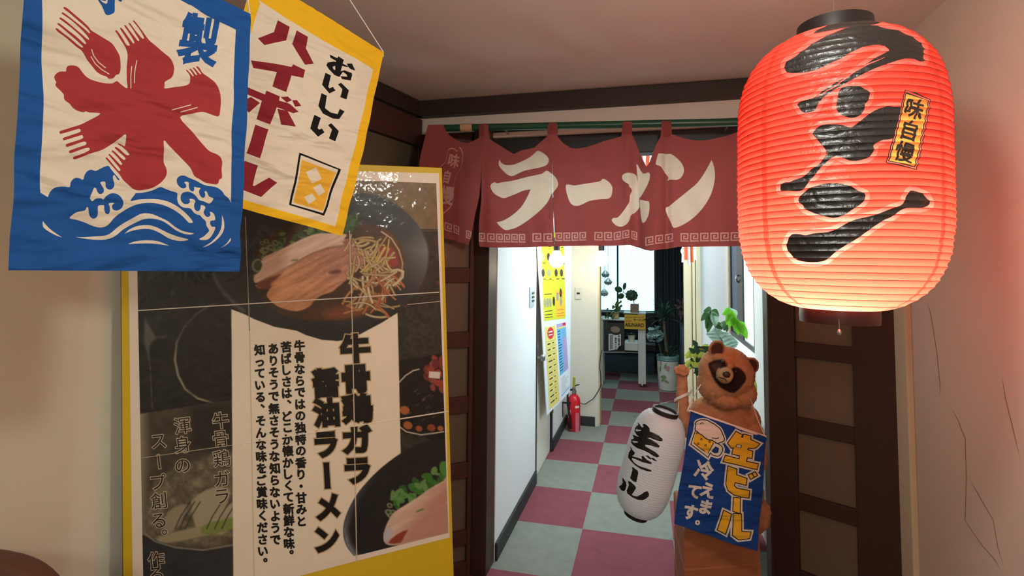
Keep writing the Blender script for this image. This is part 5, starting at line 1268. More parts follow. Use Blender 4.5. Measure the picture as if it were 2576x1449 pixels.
hnd = F_([(800, 600), (860, 600), (925, 640), (940, 710), (890, 795), (830, 800), (740, 750)], 2); hndh = F_([(830, 655), (872, 675), (862, 740), (820, 752), (775, 725)])
beer = F_([(485, 385), (560, 425), (640, 485), (760, 530), (800, 565), (690, 765), (640, 745), (440, 590)])
bub = [F_(ellipse(x, y, 20, 20, 0, 14)) for x, y in ((508, 410), (585, 520), (728, 560), (660, 630), (530, 600))]; bubi = [F_(ellipse(x, y, 9, 9, 0, 10)) for x, y in ((508, 410), (585, 520), (728, 560), (660, 630), (530, 600))]
inkl = [F_(stroke(p, 13)) for p in ([(560, 255), (580, 235), (605, 232), (625, 245)], [(768, 485), (780, 500), (810, 495), (830, 508), (865, 500), (880, 475)], [(455, 580), (530, 650), (650, 740)], [(800, 570), (700, 770)])]
wtx = [[F_(r) for r in place_glyph('冷', 632, 1050, 330, 330, 14, 0.035)], [F_(r) for r in place_glyph('え', 690, 1395, 270, 280, 14, 0.045)], [G_(r) for r in place_glyph('ま', 625, 625, 240, 270, 12, 0.045)], [G_(r) for r in place_glyph('て', 435, 375, 240, 260, 12, 0.045)], [G_(r) for r in place_glyph('す', 382, 725, 240, 270, 12, 0.045)]]
drop = [G_(ellipse(495, 890, 42, 42, 0, 20))]; dropi = [G_(ellipse(495, 890, 14, 14, 0, 12))]
M_bblue = cloth('blue_banner_cloth', srgb(26, 64, 132), 0.15); M_bwht = cloth('grey_white_print', srgb(206, 200, 188), 0.1); M_byel = cloth('amber_print', srgb(222, 168, 44), 0.1); M_bblk = cloth('black_print', srgb(26, 26, 28), 0.05); M_bfoam = cloth('foam_print', srgb(214, 192, 178), 0.1)
def wave_b(V):
    u, v = V[:, 0] / 1000, V[:, 1] / 1000
    vt = PBn.uv(1815, 1060)[1]; t = np.clip((vt - v) / 0.5, 0, 1)
    d = (0.006 * np.sin((u * 1.0 + v * 0.8) * 30) + 0.004 * np.sin(u * 48 - v * 14) + 0.004 * (fbm(u * 25 + 9, v * 25 + 9, 2) - 0.5)) * (0.25 + 0.75 * t)
    return PBn.P + np.outer(u, PBn.u) + np.outer(v, PBn.v) + np.outer(d, PBn.n)
bn = empty('beer_banner', PBn.hit(1832, 1068), 'small blue cloth banner with a beer mug hung from the raccoon figure', 'banner')
sheet('cloth', bn, [M_bblue, M_bwht, M_byel, M_bblk, M_bfoam], [MBn(bout)],
      [(1, [[MBn(outset(r, 6.5))] for r in ylw + [mug, hnd]] + [[MBn(outset(foam, 5.5))]]), (3, [[MBn(outset(r, 2.3))] for r in ylw]), (1, [[MBn(hole)]]), (2, [[MBn(r)] for r in ylw]), (3, [[MBn(hole)]]), (1, [[MBn(inset(hole, 0.72))]]),
       (3, [[MBn(outset(r, 2.2))] for r in (hnd, mug)]), (1, [[MBn(hnd)]]), (3, [[MBn(outset(hndh, 1.6))]]), (0, [[MBn(hndh)]]), (1, [[MBn(mug)]]), (2, [[MBn(beer)]]), (3, [[MBn(outset(foam, 2.4))]]), (4, [[MBn(foam)]]),
       (3, [[MBn(r)] for r in bub + inkl]), (2, [[MBn(r)] for r in bubi]), (1, [[MBn(r) for r in s] for s in wtx] + [[MBn(r)] for r in drop]), (0, [[MBn(r)] for r in dropi])], wave_b, 12)
ru, rv_ = PBn.uv(1730, 1033), PBn.uv(1928, 1101)
MB().tube([PBn.at(*ru, -0.006), PBn.at(*rv_, -0.006)], 0.0055, 12).build('rod', M_rod, bn, 50)
for pts in ([(1731, 1031, 0.265), (1738, 1010, 0.20), (1752, 985, 0.115), (1763, 968, 0.05), (1775, 985, -0.06)], [(1924, 1097, 0.265), (1908, 1060, 0.19), (1893, 1018, 0.12), (1884, 992, 0.05), (1872, 995, -0.05)]):
    MB().tube([SP(x, y, b) for x, y, b in pts], 0.0022, 8).build('cord', M_rod, bn, 60)

# ------------------------------------------------------------------ white lantern hanging from the paw
Wc = crop(1530, 1000, 4.676)
WL = Lantern(at_d(1601, 1288, 2.00), at_d(1672, 1040, 1.985), 0.098, 0.044, 4.2, 1.7, 44, 0.0014)
HW = lambda ring: [WL.hit(x, y) for x, y in ring]
beerL = [[Wc([(340, 292), (365, 310), (385, 345), (400, 350), (415, 345), (400, 312), (425, 308), (460, 330), (485, 365), (487, 400), (540, 420), (600, 450), (640, 490), (640, 512), (610, 517), (550, 500), (490, 475), (455, 475), (500, 495), (570, 535), (605, 570), (600, 590), (560, 585), (500, 565), (432, 555), (435, 575), (480, 600), (550, 640), (595, 680), (600, 700), (575, 708), (530, 690), (480, 655), (420, 625), (340, 595), (290, 560), (265, 525), (270, 490), (300, 480), (285, 440), (300, 440), (330, 455), (360, 460), (330, 440), (308, 400), (310, 360), (330, 330), (352, 325)])],
         [Wc([(255, 575), (275, 600), (310, 650), (305, 670), (280, 690), (350, 710), (400, 730), (385, 690), (410, 688), (450, 730), (510, 765), (510, 785), (470, 780), (400, 760), (330, 730), (280, 710), (275, 725), (300, 760), (350, 800), (420, 825), (480, 845), (512, 862), (505, 873), (450, 868), (380, 840), (310, 795), (260, 745), (232, 700), (240, 650), (262, 610)])],
         [Wc([(437, 680), (470, 685), (500, 710), (530, 710), (575, 745), (565, 752), (530, 742), (505, 720), (500, 735), (470, 715)])],
         [Wc([(275, 812), (300, 825), (340, 860), (353, 885), (340, 950), (330, 998), (300, 990), (255, 950), (270, 900), (285, 850)])],
         [Wc([(160, 940), (175, 950), (205, 990), (213, 1030), (200, 1085), (180, 1105), (150, 1090), (120, 1045), (150, 1030), (170, 1000)])],
         [Wc([(228, 975), (270, 995), (310, 1035), (328, 1065), (300, 1110), (275, 1145), (295, 1160), (340, 1165), (390, 1140), (430, 1110), (460, 1103), (480, 1130), (480, 1160), (450, 1190), (405, 1210), (350, 1205), (280, 1175), (225, 1130), (213, 1100), (225, 1070), (240, 1030)])]]
eyes = [Wc([(315, 385), (330, 373), (385, 380), (380, 392), (330, 397)]), Wc([(280, 515), (300, 508), (345, 518), (345, 530), (300, 533)])]
M_wpap = mat('white_lantern_vinyl', srgb(228, 236, 242), 0.45, 0.4, trans=0.4); M_wink = mat('black_print_on_vinyl', srgb(20, 20, 22), 0.4, 0.4)
wl = empty('paper_lantern', WL.B, 'small white paper lantern with black lettering hanging beside the blue banner', 'lantern')
WL.body('shade', wl, [M_wpap, M_wink], [(1, [[HW(r) for r in s] for s in beerL]), (0, [[HW(r)] for r in eyes])], 56, None, 3)
hoop('top_ring', WL.T - WL.ax * 0.004, WL.ax, 0.0465, 0.019, wl); hoop('bottom_ring', WL.B - WL.ax * 0.014, WL.ax, 0.044, 0.018, wl)
MB().lathe([(0, 0), (0.043, 0), (0.043, 0.003), (0, 0.003)], WL.B - WL.ax * 0.006, WL.ax, 28).build('base_board', M_cap, wl)
MB().lathe([(0, 0.0), (0.0405, 0.0), (0.0405, 0.001), (0, 0.001)], WL.T + WL.ax * 0.004, WL.ax, 28).build('top_disc', M_wpap, wl)
wr0, wr1 = WL.T + WL.r * 0.044 + WL.ax * 0.012, WL.T - WL.r * 0.044 + WL.ax * 0.012
apex = SP(1708, 1004, 0.085)
MB().tube([wr0, wr0 * 0.4 + apex * 0.6 + np.array([0, 0, -0.006]), apex, wr1 * 0.35 + apex * 0.65, wr1], 0.001, 6).build('wire', M_metal, wl, 60)
tie = [SP(1716 + 20 * math.cos(a), 999 - 9 * math.cos(a) - 2 * math.sin(a), 0.055 + px2m(19) * math.sin(a)) for a in np.linspace(0, 2 * PI, 29)[:-1]]
M_rib = mat('white_ribbon', srgb(228, 220, 214), 0.35, 0.5)
tb = MB(); rr_ = [[tb.bm.verts.new(Vector(p + VU * 0.006 * k)) for k in (-1, 1)] for p in tie]
for a, b in zip(rr_, rr_[1:] + rr_[:1]): tb._f([a[0], b[0], b[1], a[1]])
e0, e1 = SP(1733, 992, 0.085), SP(1741, 984, 0.105)
tb.prism([e0 - VU * 0.004, e0 + VU * 0.006, e1 + VU * 0.010, e1 - VU * 0.006], VF * 0.001)
tb.build('ribbon', M_rib, wl)
# ------------------------------------------------------------------ corridor things
L0, R0 = on_y(1352, 700, 3.62), on_y(1437, 700, 4.28)
azm = math.degrees(math.atan2(R0[0] - L0[0], R0[1] - L0[1]))
PM = Plane((L0[0], L0[1], 0), azm)
MS = crop(1330, 600, 3.154)
zt_m = 1.80
qm = [PM.uv(1352, 620), PM.uv(1438, 620), PM.uv(1434, 985), PM.uv(1376, 1045)]
def lift(p, q): # extend the side edge up to zt_m
    t = (zt_m - p[1]) / (q[1] - p[1]); return (p[0] + (q[0] - p[0]) * t, zt_m)
qm = [lift(qm[0], qm[3]), lift(qm[1], qm[2]), qm[2], qm[3]]
M_sheet = mat('white_poster_panel', srgb(226, 232, 240), 0.35, 0.4); M_myel = mat('yellow_menu_print', srgb(204, 204, 56), 0.5, 0.3, noise=0.1, scale=20)
M_mora = mat('orange_menu_print', srgb(232, 190, 60), 0.5, 0.3); M_mpal = mat('pale_yellow_print', srgb(222, 208, 120), 0.5, 0.3); M_mblu = mat('blue_menu_print', srgb(110, 178, 226), 0.5, 0.3)
M_mred = mat('red_menu_print', srgb(206, 60, 66), 0.5, 0.3); M_mdrk = mat('dark_menu_print', srgb(52, 56, 50), 0.5, 0.3, noise=0.4, scale=60); M_mgry = mat('grey_menu_print', srgb(150, 152, 140), 0.5, 0.3, noise=0.3, scale=60); M_mvio = mat('violet_menu_print', srgb(176, 160, 214), 0.5, 0.3)
mp = empty('menu_panel', PM.at(*qm[3]), 'white hanging panel of yellow and blue menu sheets in front of corridor door', 'poster')
MB().prism([PM.at(*p) for p in qm], -PM.n * 0.006).build('panel', M_sheet, mp)
def onpanel(rings, m, w, name='print', parent=None, pl=None):
    pl = pl or PM; g = MB()
    for r in rings: g._f([g.bm.verts.new(Vector(pl.at(*pl.uv(x, y), w))) for x, y in r])
    return g.build(name, m, parent or mp)
def qsub(q, u0, v0, u1, v1): return [quadlerp(q, u0, v0), quadlerp(q, u1, v0), quadlerp(q, u1, v1), quadlerp(q, u0, v1)]
def menu_sheet(name, q, base, bits):
    """a printed sheet: base colour mesh with further print faces in one mesh"""
    g = MB(); mats = [base]
    def face(r, m, w):
        if m not in mats: mats.append(m)
        f = g._f([g.bm.verts.new(Vector(PM.at(*PM.uv(x, y), w))) for x, y in r])
        if f: f.material_index = mats.index(m)
    face(q, base, 0.0008)
    for i, (r, m) in enumerate(bits): face(r, m, 0.0012 + i * 2e-6)
    return g.build(name, mats, mp)
rg = random.Random(11)
q1 = MS([(95, -60), (277, -40), (292, 632), (120, 655)])
bits = [(qsub(q1, 0.55, 0.66, 0.98, 0.98), M_mora)]
for u in (0.04, 0.30, 0.62, 0.86):
    for v in (0.05, 0.24, 0.42):
        bits.append(([quadlerp(q1, u + 0.07 * math.cos(a), v + 0.045 + 0.045 * math.sin(a)) for a in np.linspace(0, 2 * PI, 12)[:-1]], rg.choice([M_mdrk, M_mgry])))
        bits.append((qsub(q1, u, v + 0.11, u + rg.uniform(0.1, 0.16), v + 0.12), M_mdrk))
for u, v in ((0.08, 0.80), (0.20, 0.80), (0.32, 0.80), (0.48, 0.79), (0.65, 0.74), (0.80, 0.70), (0.80, 0.80)):
    bits.append(([quadlerp(q1, u + 0.055 * math.cos(a), v + 0.055 * math.sin(a)) for a in np.linspace(0, 2 * PI, 12)[:-1]], rg.choice([M_mdrk, M_mgry, M_mgry])))
for v in (0.70, 0.89, 0.93, 0.96):
    bits.append((qsub(q1, 0.06, v, 0.40, v + 0.008), M_mdrk)); bits.append((qsub(q1, 0.60, v, 0.92, v + 0.006), M_mred))
menu_sheet('photo_menu', q1, M_myel, bits)
q2 = MS([(127, 705), (212, 690), (245, 1285), (163, 1360)])
bits = [([quadlerp(q2, 0.5 + 0.30 * math.cos(a), 0.085 + 0.075 * math.sin(a)) for a in np.linspace(0, 2 * PI, 20)[:-1]], M_mred), (qsub(q2, 0.3, 0.06, 0.7, 0.075), M_sheet), (qsub(q2, 0.3, 0.10, 0.7, 0.112), M_sheet)]
for k in range(11):
    v = 0.18 + k * 0.072
    bits.append((qsub(q2, 0.04, v, 0.96, v + 0.003), M_mgry)); bits.append((qsub(q2, 0.16, v + 0.026, rg.uniform(0.4, 0.55), v + 0.042), M_mdrk)); bits.append((qsub(q2, 0.62, v + 0.028, rg.uniform(0.75, 0.9), v + 0.04), M_mdrk))
menu_sheet('price_list', q2, M_mpal, bits)
q3 = MS([(220, 680), (292, 665), (313, 1030), (248, 1090)])
bits = [(qsub(q3, 0.0, 0.0, 1.0, 0.07), M_mvio), (qsub(q3, 0.66, 0.0, 1.0, 0.06), M_mred), (qsub(q3, 0.0, 0.07, 1.0, 0.10), M_mpal), (qsub(q3, 0.55, 0.3, 1.0, 1.0), M_mvio)]
for k in range(15):
    v = 0.14 + k * 0.055; bits.append((qsub(q3, 0.06, v, rg.uniform(0.25, 0.45), v + 0.016), M_mdrk)); bits.append((qsub(q3, 0.6, v, rg.uniform(0.7, 0.92), v + 0.014), M_mgry))
menu_sheet('drink_list', q3, M_mblu, bits)
q4 = MS([(252, 1100), (316, 1040), (326, 1180), (258, 1262)])
menu_sheet('notice', q4, M_sheet, [(qsub(q4, 0.08, v, rg.uniform(0.5, 0.9), v + 0.025), M_mgry) for v in np.linspace(0.1, 0.8, 8)] + [(qsub(q4, 0.02, 0.9, 0.98, 0.97), M_mblu)])
for q in (qm[0], qm[1]):
    MB().tube([PM.at(*q), (PM.at(*q)[0], PM.at(*q)[1], 2.40)], 0.0015, 6).build('cord', M_cordw, mp, 60)

# wall plates
a, b = on_x(1332, 722, -0.733), on_x(1344, 770, -0.733)
sw = empty('switch_plate', (-0.735, (a[1] + b[1]) / 2, b[2]), 'small grey keypad plate with dark symbols on white corridor wall', 'switch')
MB().box((-0.735, a[1], b[2]), (-0.728, b[1] - 0.008, a[2]), 0.002).build('plate', mat('grey_plate', srgb(176, 190, 200), 0.4), sw)
for r in range(3):
    for c in range(2):
        y0 = a[1] + (b[1] - 0.008 - a[1]) * (0.38 + 0.3 * c); z0 = b[2] + (a[2] - b[2]) * (0.24 + 0.19 * r)
        MB().box((-0.7285, y0, z0), (-0.7262, y0 + 0.028, z0 + 0.014), 0.001).build('key', M_black, sw)
a, b = on_y(1447, 723, 5.05), on_y(1463, 753, 5.05)
th = empty('wall_switch', ((a[0] + b[0]) / 2, 5.05, b[2]), 'white wall plate with dark window above the fire extinguisher', 'switch')
MB().box((a[0], 5.042, b[2]), (b[0], 5.05, a[2]), 0.003).build('plate', mat('ivory_plate', srgb(206, 204, 190), 0.4), th)
mz = (a[2] + b[2]) / 2; mx_ = (a[0] + b[0]) / 2
MB().box((mx_ - 0.014, 5.0395, mz - 0.007), (mx_ + 0.014, 5.043, mz + 0.009), 0.001).build('button', M_black, th)

# fire extinguisher
ex = on_z(1444, 1082, 0.0); ex[1] -= 0.0
M_exred = mat('red_enamel', srgb(206, 30, 44), 0.25, 0.5)
R_e = 0.056; zt_e = on_y(1452, 992, ex[1])[2]
fe = empty('fire_extinguisher', (ex[0], ex[1], 0), 'red fire extinguisher standing on the carpet by corridor wall', 'fire extinguisher')
MB().lathe([(0, 0.0), (R_e - 0.006, 0.0), (R_e, 0.008), (R_e, zt_e - 0.055), (R_e - 0.006, zt_e - 0.03), (R_e - 0.022, zt_e - 0.008), (0.018, zt_e), (0.018, zt_e + 0.012), (0, zt_e + 0.012)], (ex[0], ex[1], 0), (0, 0, 1), 32).build('cylinder', M_exred, fe, 40)
valve = MB().lathe([(0.02, 0.0), (0.02, 0.03), (0.013, 0.035), (0.013, 0.06), (0, 0.06)], (ex[0], ex[1], zt_e + 0.008), (0, 0, 1), 18).box((ex[0] - 0.012, ex[1] - 0.045, zt_e + 0.055), (ex[0] + 0.012, ex[1] + 0.03, zt_e + 0.072), 0.003)
valve = valve.build('valve', M_metal, fe)
MB().beam((ex[0], ex[1] - 0.03, zt_e + 0.075), (ex[0] + 0.01, ex[1] - 0.075, zt_e + 0.165), 0.022, 0.006, (1, 0, 0), 0.002).build('lever', mat('yellow_lever', srgb(206, 190, 70), 0.4), valve)
MB().beam((ex[0], ex[1] + 0.02, zt_e + 0.068), (ex[0] + 0.05, ex[1] - 0.06, zt_e + 0.10), 0.02, 0.005, (1, 0, 0), 0.002).build('handle', M_black, valve)
hs = [(ex[0] - 0.015, ex[1], zt_e + 0.04), (ex[0] - 0.055, ex[1] - 0.02, zt_e + 0.03), (ex[0] - 0.052, ex[1] - 0.045, zt_e - 0.08), (ex[0] - 0.028, ex[1] - 0.058, zt_e - 0.19), (ex[0] - 0.022, ex[1] - 0.061, zt_e - 0.29)]
MB().tube(hs, [0.009, 0.009, 0.009, 0.009, 0.011], 12).build('hose', M_black, valve, 60)
def wraplab(name, z0, z1, a0, a1, m):
    g = MB(); n = 8; rr = R_e + 0.0008
    P = [[g.bm.verts.new(Vector((ex[0] + rr * math.sin(t), ex[1] - rr * math.cos(t), z))) for t in np.linspace(a0, a1, n)] for z in (z0, z1)]
    for i in range(n - 1): g._f([P[0][i], P[0][i + 1], P[1][i + 1], P[1][i]])
    return g.build(name, m, fe)
M_lab = mat('white_label', srgb(226, 216, 218), 0.5); M_labp = mat('pink_label', srgb(206, 110, 128), 0.5)
wraplab('label', zt_e - 0.24, zt_e - 0.13, -0.75, -0.42, M_lab); wraplab('label', zt_e - 0.30, zt_e - 0.255, -0.55, -0.25, M_lab); wraplab('label', zt_e - 0.33, zt_e - 0.15, 0.35, 1.0, M_labp); wraplab('label', zt_e - 0.11, zt_e - 0.09, 0.3, 1.0, M_lab)
MB().box((-0.734, ex[1] - 0.06, zt_e - 0.19), (-0.728, ex[1] - 0.04, zt_e - 0.06), 0.002).box((-0.734, ex[1] - 0.06, zt_e - 0.075), (ex[0] - R_e * 0.4, ex[1] - 0.054, zt_e - 0.06), 0.001).build('bracket', M_black, fe)

# loose black lead on the end wall
tag(MB().tube([on_y(x, y, 5.03 if x < 1508 else 5.045) for x, y in ((1459, 1013), (1467, 1016.5), (1474, 1016), (1482, 1010), (1492, 1003.5), (1500, 992), (1508, 978), (1512, 968), (1511, 940), (1508, 925), (1510, 900), (1514, 880))], 0.0035, 8).build('power_lead', M_black, None, 60), 'thin black electric lead drooping along the end wall', 'cable')

# glowing bulbs on a drooping line
def bulb(px, py, Y, r, label, energy, strength):
    c = on_y(px, py, Y)
    o = empty('light_bulb', c, label, 'light bulb', None)
    MB().lathe([(0, -r), (r * 0.5, -r * 0.87), (r * 0.87, -r * 0.5), (r, 0), (r * 0.9, r * 0.45), (r * 0.6, r * 0.9), (r * 0.36, r * 1.3), (0, r * 1.3)], c, (0, 0, 1), 24).build('globe', mat('bulb_glass', srgb(255, 236, 200), 0.3, emit=(srgb(255, 226, 170), strength)), o, 60)
    MB().lathe([(r * 0.4, r * 1.25), (r * 0.42, r * 2.0), (r * 0.2, r * 2.3), (0, r * 2.3)], c, (0, 0, 1), 18).build('socket', M_frame, o, 40)
    MB().tube([c + np.array([0, 0, r * 2.2]), (c[0], c[1], 2.40)], 0.003, 8).build('cord', M_black, o, 60)
    lamp('bulb_light', 'POINT', c - np.array([0, 0, r * 1.6]), energy, (1.0, 0.86, 0.58), r * 0.7)
bulb(1513, 653, 4.86, 0.062, 'bright warm bulb hanging by the corner of the end wall', 2.2, 9)
bulb(1400, 655, 3.58, 0.052, 'glowing bulb hanging before the yellow menu panel', 1.5, 9)
bulb(1722, 632, 4.62, 0.03, 'small warm bulb hanging beside the red and white paper streamers', 2, 9)

# glass wind bells on strings
M_bell = mat('grey_blue_glass', srgb(140, 168, 176), 0.15, 0.6, alpha=0.8)
for i, (x, y, lb_) in enumerate(((1523, 690, 'top'), (1530, 709, 'middle'), (1520, 737, 'bottom'))):
    c = on_y(x, y, (6.0, 6.13, 5.87)[i]); o = empty('wind_bell', c, 'grey glass wind bell, %s one of three hung by the window' % {'top': 'topmost', 'middle': 'middle', 'bottom': 'lowest'}[lb_], 'wind bell', 'wind bells by the back window')
    MB().lathe([(0, 0.045), (0.012, 0.04), (0.03, 0.022), (0.046, 0.002), (0.038, -0.018), (0.03, -0.03), (0.027, -0.03), (0.034, -0.016), (0.041, 0.0), (0, 0.034)], c, (0, 0, 1), 24).build('bell', M_bell, o, 50)
    MB().tube([c + np.array([0, 0, 0.04]), (c[0], c[1], 2.40)], 0.0022, 6).build('string', M_black, o, 60)
    MB().tube([c + np.array([0, 0, 0.03]), c - np.array([0, 0, 0.05])], 0.0015, 6).blob(c - np.array([0, 0, 0.03]), 0.008).build('clapper', M_black, o, 60)

# display rack
YD = 6.80
M_rack = mat('white_rack_paint', srgb(200, 206, 200), 0.5, 0.35)
def yx(px, py, Y=YD): return on_y(px, py, Y)
dr = empty('display_rack', (yx(1600, 900)[0], YD + 0.15, 0), 'white display rack on casters carrying small plants and the yellow sign', 'rack')
def ybox(name, x0, y0, x1, y1, d0, d1, m=M_rack, parent=None, bev=0.003):
    p, q = yx(x0, y0), yx(x1, y1)
    return MB().box((p[0], YD + d0, q[2]), (q[0], YD + d1, p[2]), bev).build(name, m, parent or dr)
lg = yx(1605, 800); lg2 = yx(1625, 967)
for d in (0.0, 0.24):
    MB().box((lg[0], YD + d, lg2[2]), (lg2[0], YD + d + 0.06, yx(1605, 788)[2]), 0.003).build('post', M_rack, dr)
    cx = (lg[0] + lg2[0]) / 2
    MB().lathe([(0, -0.012), (0.021, -0.012), (0.024, -0.006), (0.024, 0.006), (0.021, 0.012), (0, 0.012)], (cx, YD + d + 0.03, 0.024), (1, 0, 0), 18).box((cx - 0.016, YD + d + 0.015, 0.03), (cx + 0.016, YD + d + 0.045, lg2[2] + 0.002), 0.002).build('caster', M_metal, dr)
x9 = yx(1517, 800)[0]
for d in (0.0, 0.24):
    MB().box((x9 - 0.06, YD + d, 0.0), (x9, YD + d + 0.06, yx(1517, 800)[2]), 0.003).build('post', M_rack, dr)
ybox('top_shelf', 1568, 786.5, 1625, 790, -0.01, 0.31)
ybox('middle_shelf', 1571, 862, 1605, 883, 0.0, 0.30)
ybox('side_shelf', 1512, 802, 1571, 807, -0.005, 0.30)
ybox('rail', 1512, 884, 1605, 888, 0.02, 0.05)
# sign with handwriting
sg = empty('hanging_sign', (yx(1597, 829)[0], YD - 0.02, yx(1597, 829)[2]), 'yellow handwritten card hanging on the front of the white rack', 'sign')
ybox('card', 1571, 790.5, 1624, 829, -0.024, -0.016, mat('yellow_card', srgb(206, 166, 60), 0.6), sg, 0.001)
def text_on(s, px, py, h, m, parent, Y, name='lettering', fat=0.0, sx=1.0):
    """a line of text centred at a picture point, h metres tall, facing the viewer on a plane of constant Y"""
    c = bpy.data.curves.new(name, 'FONT'); c.body = s; c.size = h; c.align_x = 'CENTER'; c.align_y = 'CENTER'; c.offset = fat; c.extrude = 0.0004
    o = bpy.data.objects.new('t', c); COL.objects.link(o)
    dg = bpy.context.evaluated_depsgraph_get(); me = bpy.data.meshes.new_from_object(o.evaluated_get(dg)); bpy.data.objects.remove(o)
    p = on_y(px, py, Y)
    me.transform(Matrix.Translation(Vector(p)) @ Matrix.Rotation(PI / 2, 4, 'X') @ Matrix.Diagonal((sx, 1, 1, 1))); me.materials.clear()
    return link(name, me, m, parent)
text_on('ASUNARO', 1596, 818, 0.058, M_black, sg, YD - 0.0255, fat=0.0016, sx=0.82)
g = MB()
for k in range(13):
    x = 1574 + k * 3.5; g.prism([on_y(x + a_, 798.3 + b_, YD - 0.0246) for a_, b_ in ((0, -0.6), (2.4, -0.9 + 0.5 * (k % 3)), (2.6, 0.5), (0.3, 0.9 - 0.4 * (k % 2)))], (0, -0.0006, 0))
g.build('lettering', M_black, sg)
text_on('ラーメン屋', 1609, 805, 0.030, M_black, sg, YD - 0.0255, fat=0.0008)
g = MB()
for x in (1575.5, 1579, 1583, 1586.2): g.prism([on_y(x + a_, 807.5 + b_, YD - 0.0246) for a_, b_ in ((0, -1.6), (2.3, -1.4), (2.3, 1.3), (0, 1.6))], (0, -0.0006, 0))
g.build('red_lettering', M_mred, sg)
# small printed poster hung on the rack
sp = empty('small_poster', (yx(1544, 886)[0], YD - 0.02, yx(1544, 886)[2]), 'small dark noodle poster hanging from the side shelf of the rack', 'poster')
ybox('sheet', 1517, 811, 1571, 886, -0.022, -0.018, mat('dark_photo_print', srgb(58, 58, 56), 0.4, noise=0.4, scale=30), sp, 0)
def flat(name, rings, Y, m, parent):
    g = MB()
    for r in rings: g._f([g.bm.verts.new(Vector(on_y(x, y, Y))) for x, y in r])
    return g.build(name, m, parent)
flat('text_area', [[(1531, 840), (1562, 838), (1562, 878), (1531, 882)]], YD - 0.0225, M_sheet, sp)
flat('text_line', [[(1534, 843), (1542, 842), (1542, 878), (1534, 879)]], YD - 0.0228, M_mgry, sp)
flat('bowl_photo', [ellipse(1549, 828, 19, 15, 8)], YD - 0.0230, M_mdrk, sp); flat('bowl_photo', [ellipse(1548, 829, 12, 8, 8)], YD - 0.0232, mat('meat_photo', srgb(150, 130, 118), 0.5), sp)
flat('bowl_photo', [[(1552, 880), (1556, 872), (1564, 868), (1570, 867), (1570, 882), (1556, 884)]], YD - 0.0230, M_black, sp)
for k, ch in enumerate('牛骨鶏ガラ'): text_on(ch, 1557, 847 + k * 6.2, 0.026, M_black, sp, YD - 0.0232, fat=0.002)
for k, ch in enumerate('醤油ラーメン'): text_on(ch, 1549, 852 + k * 5.2, 0.022, M_black, sp, YD - 0.0232, fat=0.002)
flat('paper_edge', [[(1517, 885.2), (1571, 885.2), (1571, 886.4), (1517, 886.4)], [(1517, 811), (1518, 811), (1518, 886), (1517, 886)]], YD - 0.0231, M_sheet, sp)
# potted plants on the rack
M_terra = mat('brown_clay', srgb(128, 106, 92), 0.7); M_beipot = mat('beige_clay', srgb(206, 182, 140), 0.7); M_whpot = mat('white_glaze', srgb(214, 212, 200), 0.35, 0.5)
M_soil = mat('potting_soil', srgb(44, 34, 28), 0.95)
M_lf = mat('green_leaf', srgb(70, 112, 66), 0.45, 0.4, trans=0.25, noise=0.12, scale=30); M_lfd = mat('dark_green_leaf', srgb(46, 78, 56), 0.45, 0.4, trans=0.15, noise=0.15, scale=30)
M_lfb = mat('bright_green_leaf', srgb(128, 206, 56), 0.4, 0.4, trans=0.45, noise=0.1, scale=20); M_lfy = mat('yellow_green_leaf', srgb(186, 200, 96), 0.45, 0.4, trans=0.35, noise=0.15, scale=30); M_stem = mat('green_stem', srgb(96, 110, 66), 0.6); M_bark = mat('grey_bark', srgb(110, 100, 88), 0.8, noise=0.2, scale=50)
def pot_box(parent, x0, y0, x1, y1, Y0, dep, m):
    p, q = on_y(x0, y0, Y0), on_y(x1, y1, Y0)
    g = MB().box((p[0], Y0, q[2]), (q[0], Y0 + dep, p[2]), 0.004)
    g.build('pot', m, parent)
    MB().box((p[0] + 0.008, Y0 + 0.008, p[2] - 0.004), (q[0] - 0.008, Y0 + dep - 0.008, p[2] + 0.002)).build('soil', M_soil, parent)
    return (p + np.array([q[0], Y0 + dep, p[2]])) / 2
pp = empty('potted_plant', yx(1596, 788), 'plant with round leaves in a square brown pot atop the rack', 'plant')
pc = pot_box(pp, 1585.5, 765.5, 1607, 786.4, YD + 0.06, 0.10, M_terra)
def round_leaf(g, c, rx, ry, tilt, roll):
    g.blob(c, [rx, ry, 0.003], axes(roll, tilt), 16, 6)
YP = YD + 0.11
st = MB(); lf = MB()
j = on_y(1568, 735, YP); b0 = np.array([pc[0], YP, pc[2] - 0.004])
st.tube([b0, on_y(1592, 752, YP), on_y(1580, 742, YP), j], 0.004, 8)
for x, y, rx, ry, rl in ((1556, 728, 0.050, 0.038, 20), (1571, 720, 0.022, 0.046, 10), (1562, 745, 0.042, 0.036, -20)):
    c = on_y(x, y, YP); round_leaf(lf, c, rx, ry, 0, rl); st.tube([j, c], 0.003, 6)
rc = on_y(1589, 743, YP - 0.02)
for k in range(11):
    a = k * 2 * PI / 11; c = rc + np.array([0.052 * math.cos(a), 0.01 * math.sin(3 * a), 0.046 * math.sin(a)]); round_leaf(lf, c, 0.026, 0.024, 15 * math.sin(a), math.degrees(-a))
for k in range(6):
    a = k * 2 * PI / 6 + 0.3; c = rc + np.array([0.024 * math.cos(a), -0.02, 0.022 * math.sin(a)]); round_leaf(lf, c, 0.02, 0.018, 0, math.degrees(-a))
st.tube([b0, on_y(1591, 752, YP), rc], 0.004, 8)
st.build('stem', M_stem, pp, 60); lf.build('foliage', M_lfd, pp, 60)
pp = empty('potted_plant', yx(1588, 862), 'small plant in a round white pot on the middle shelf', 'plant')
pb_ = on_y(1588.5, 861.6, YD + 0.08)
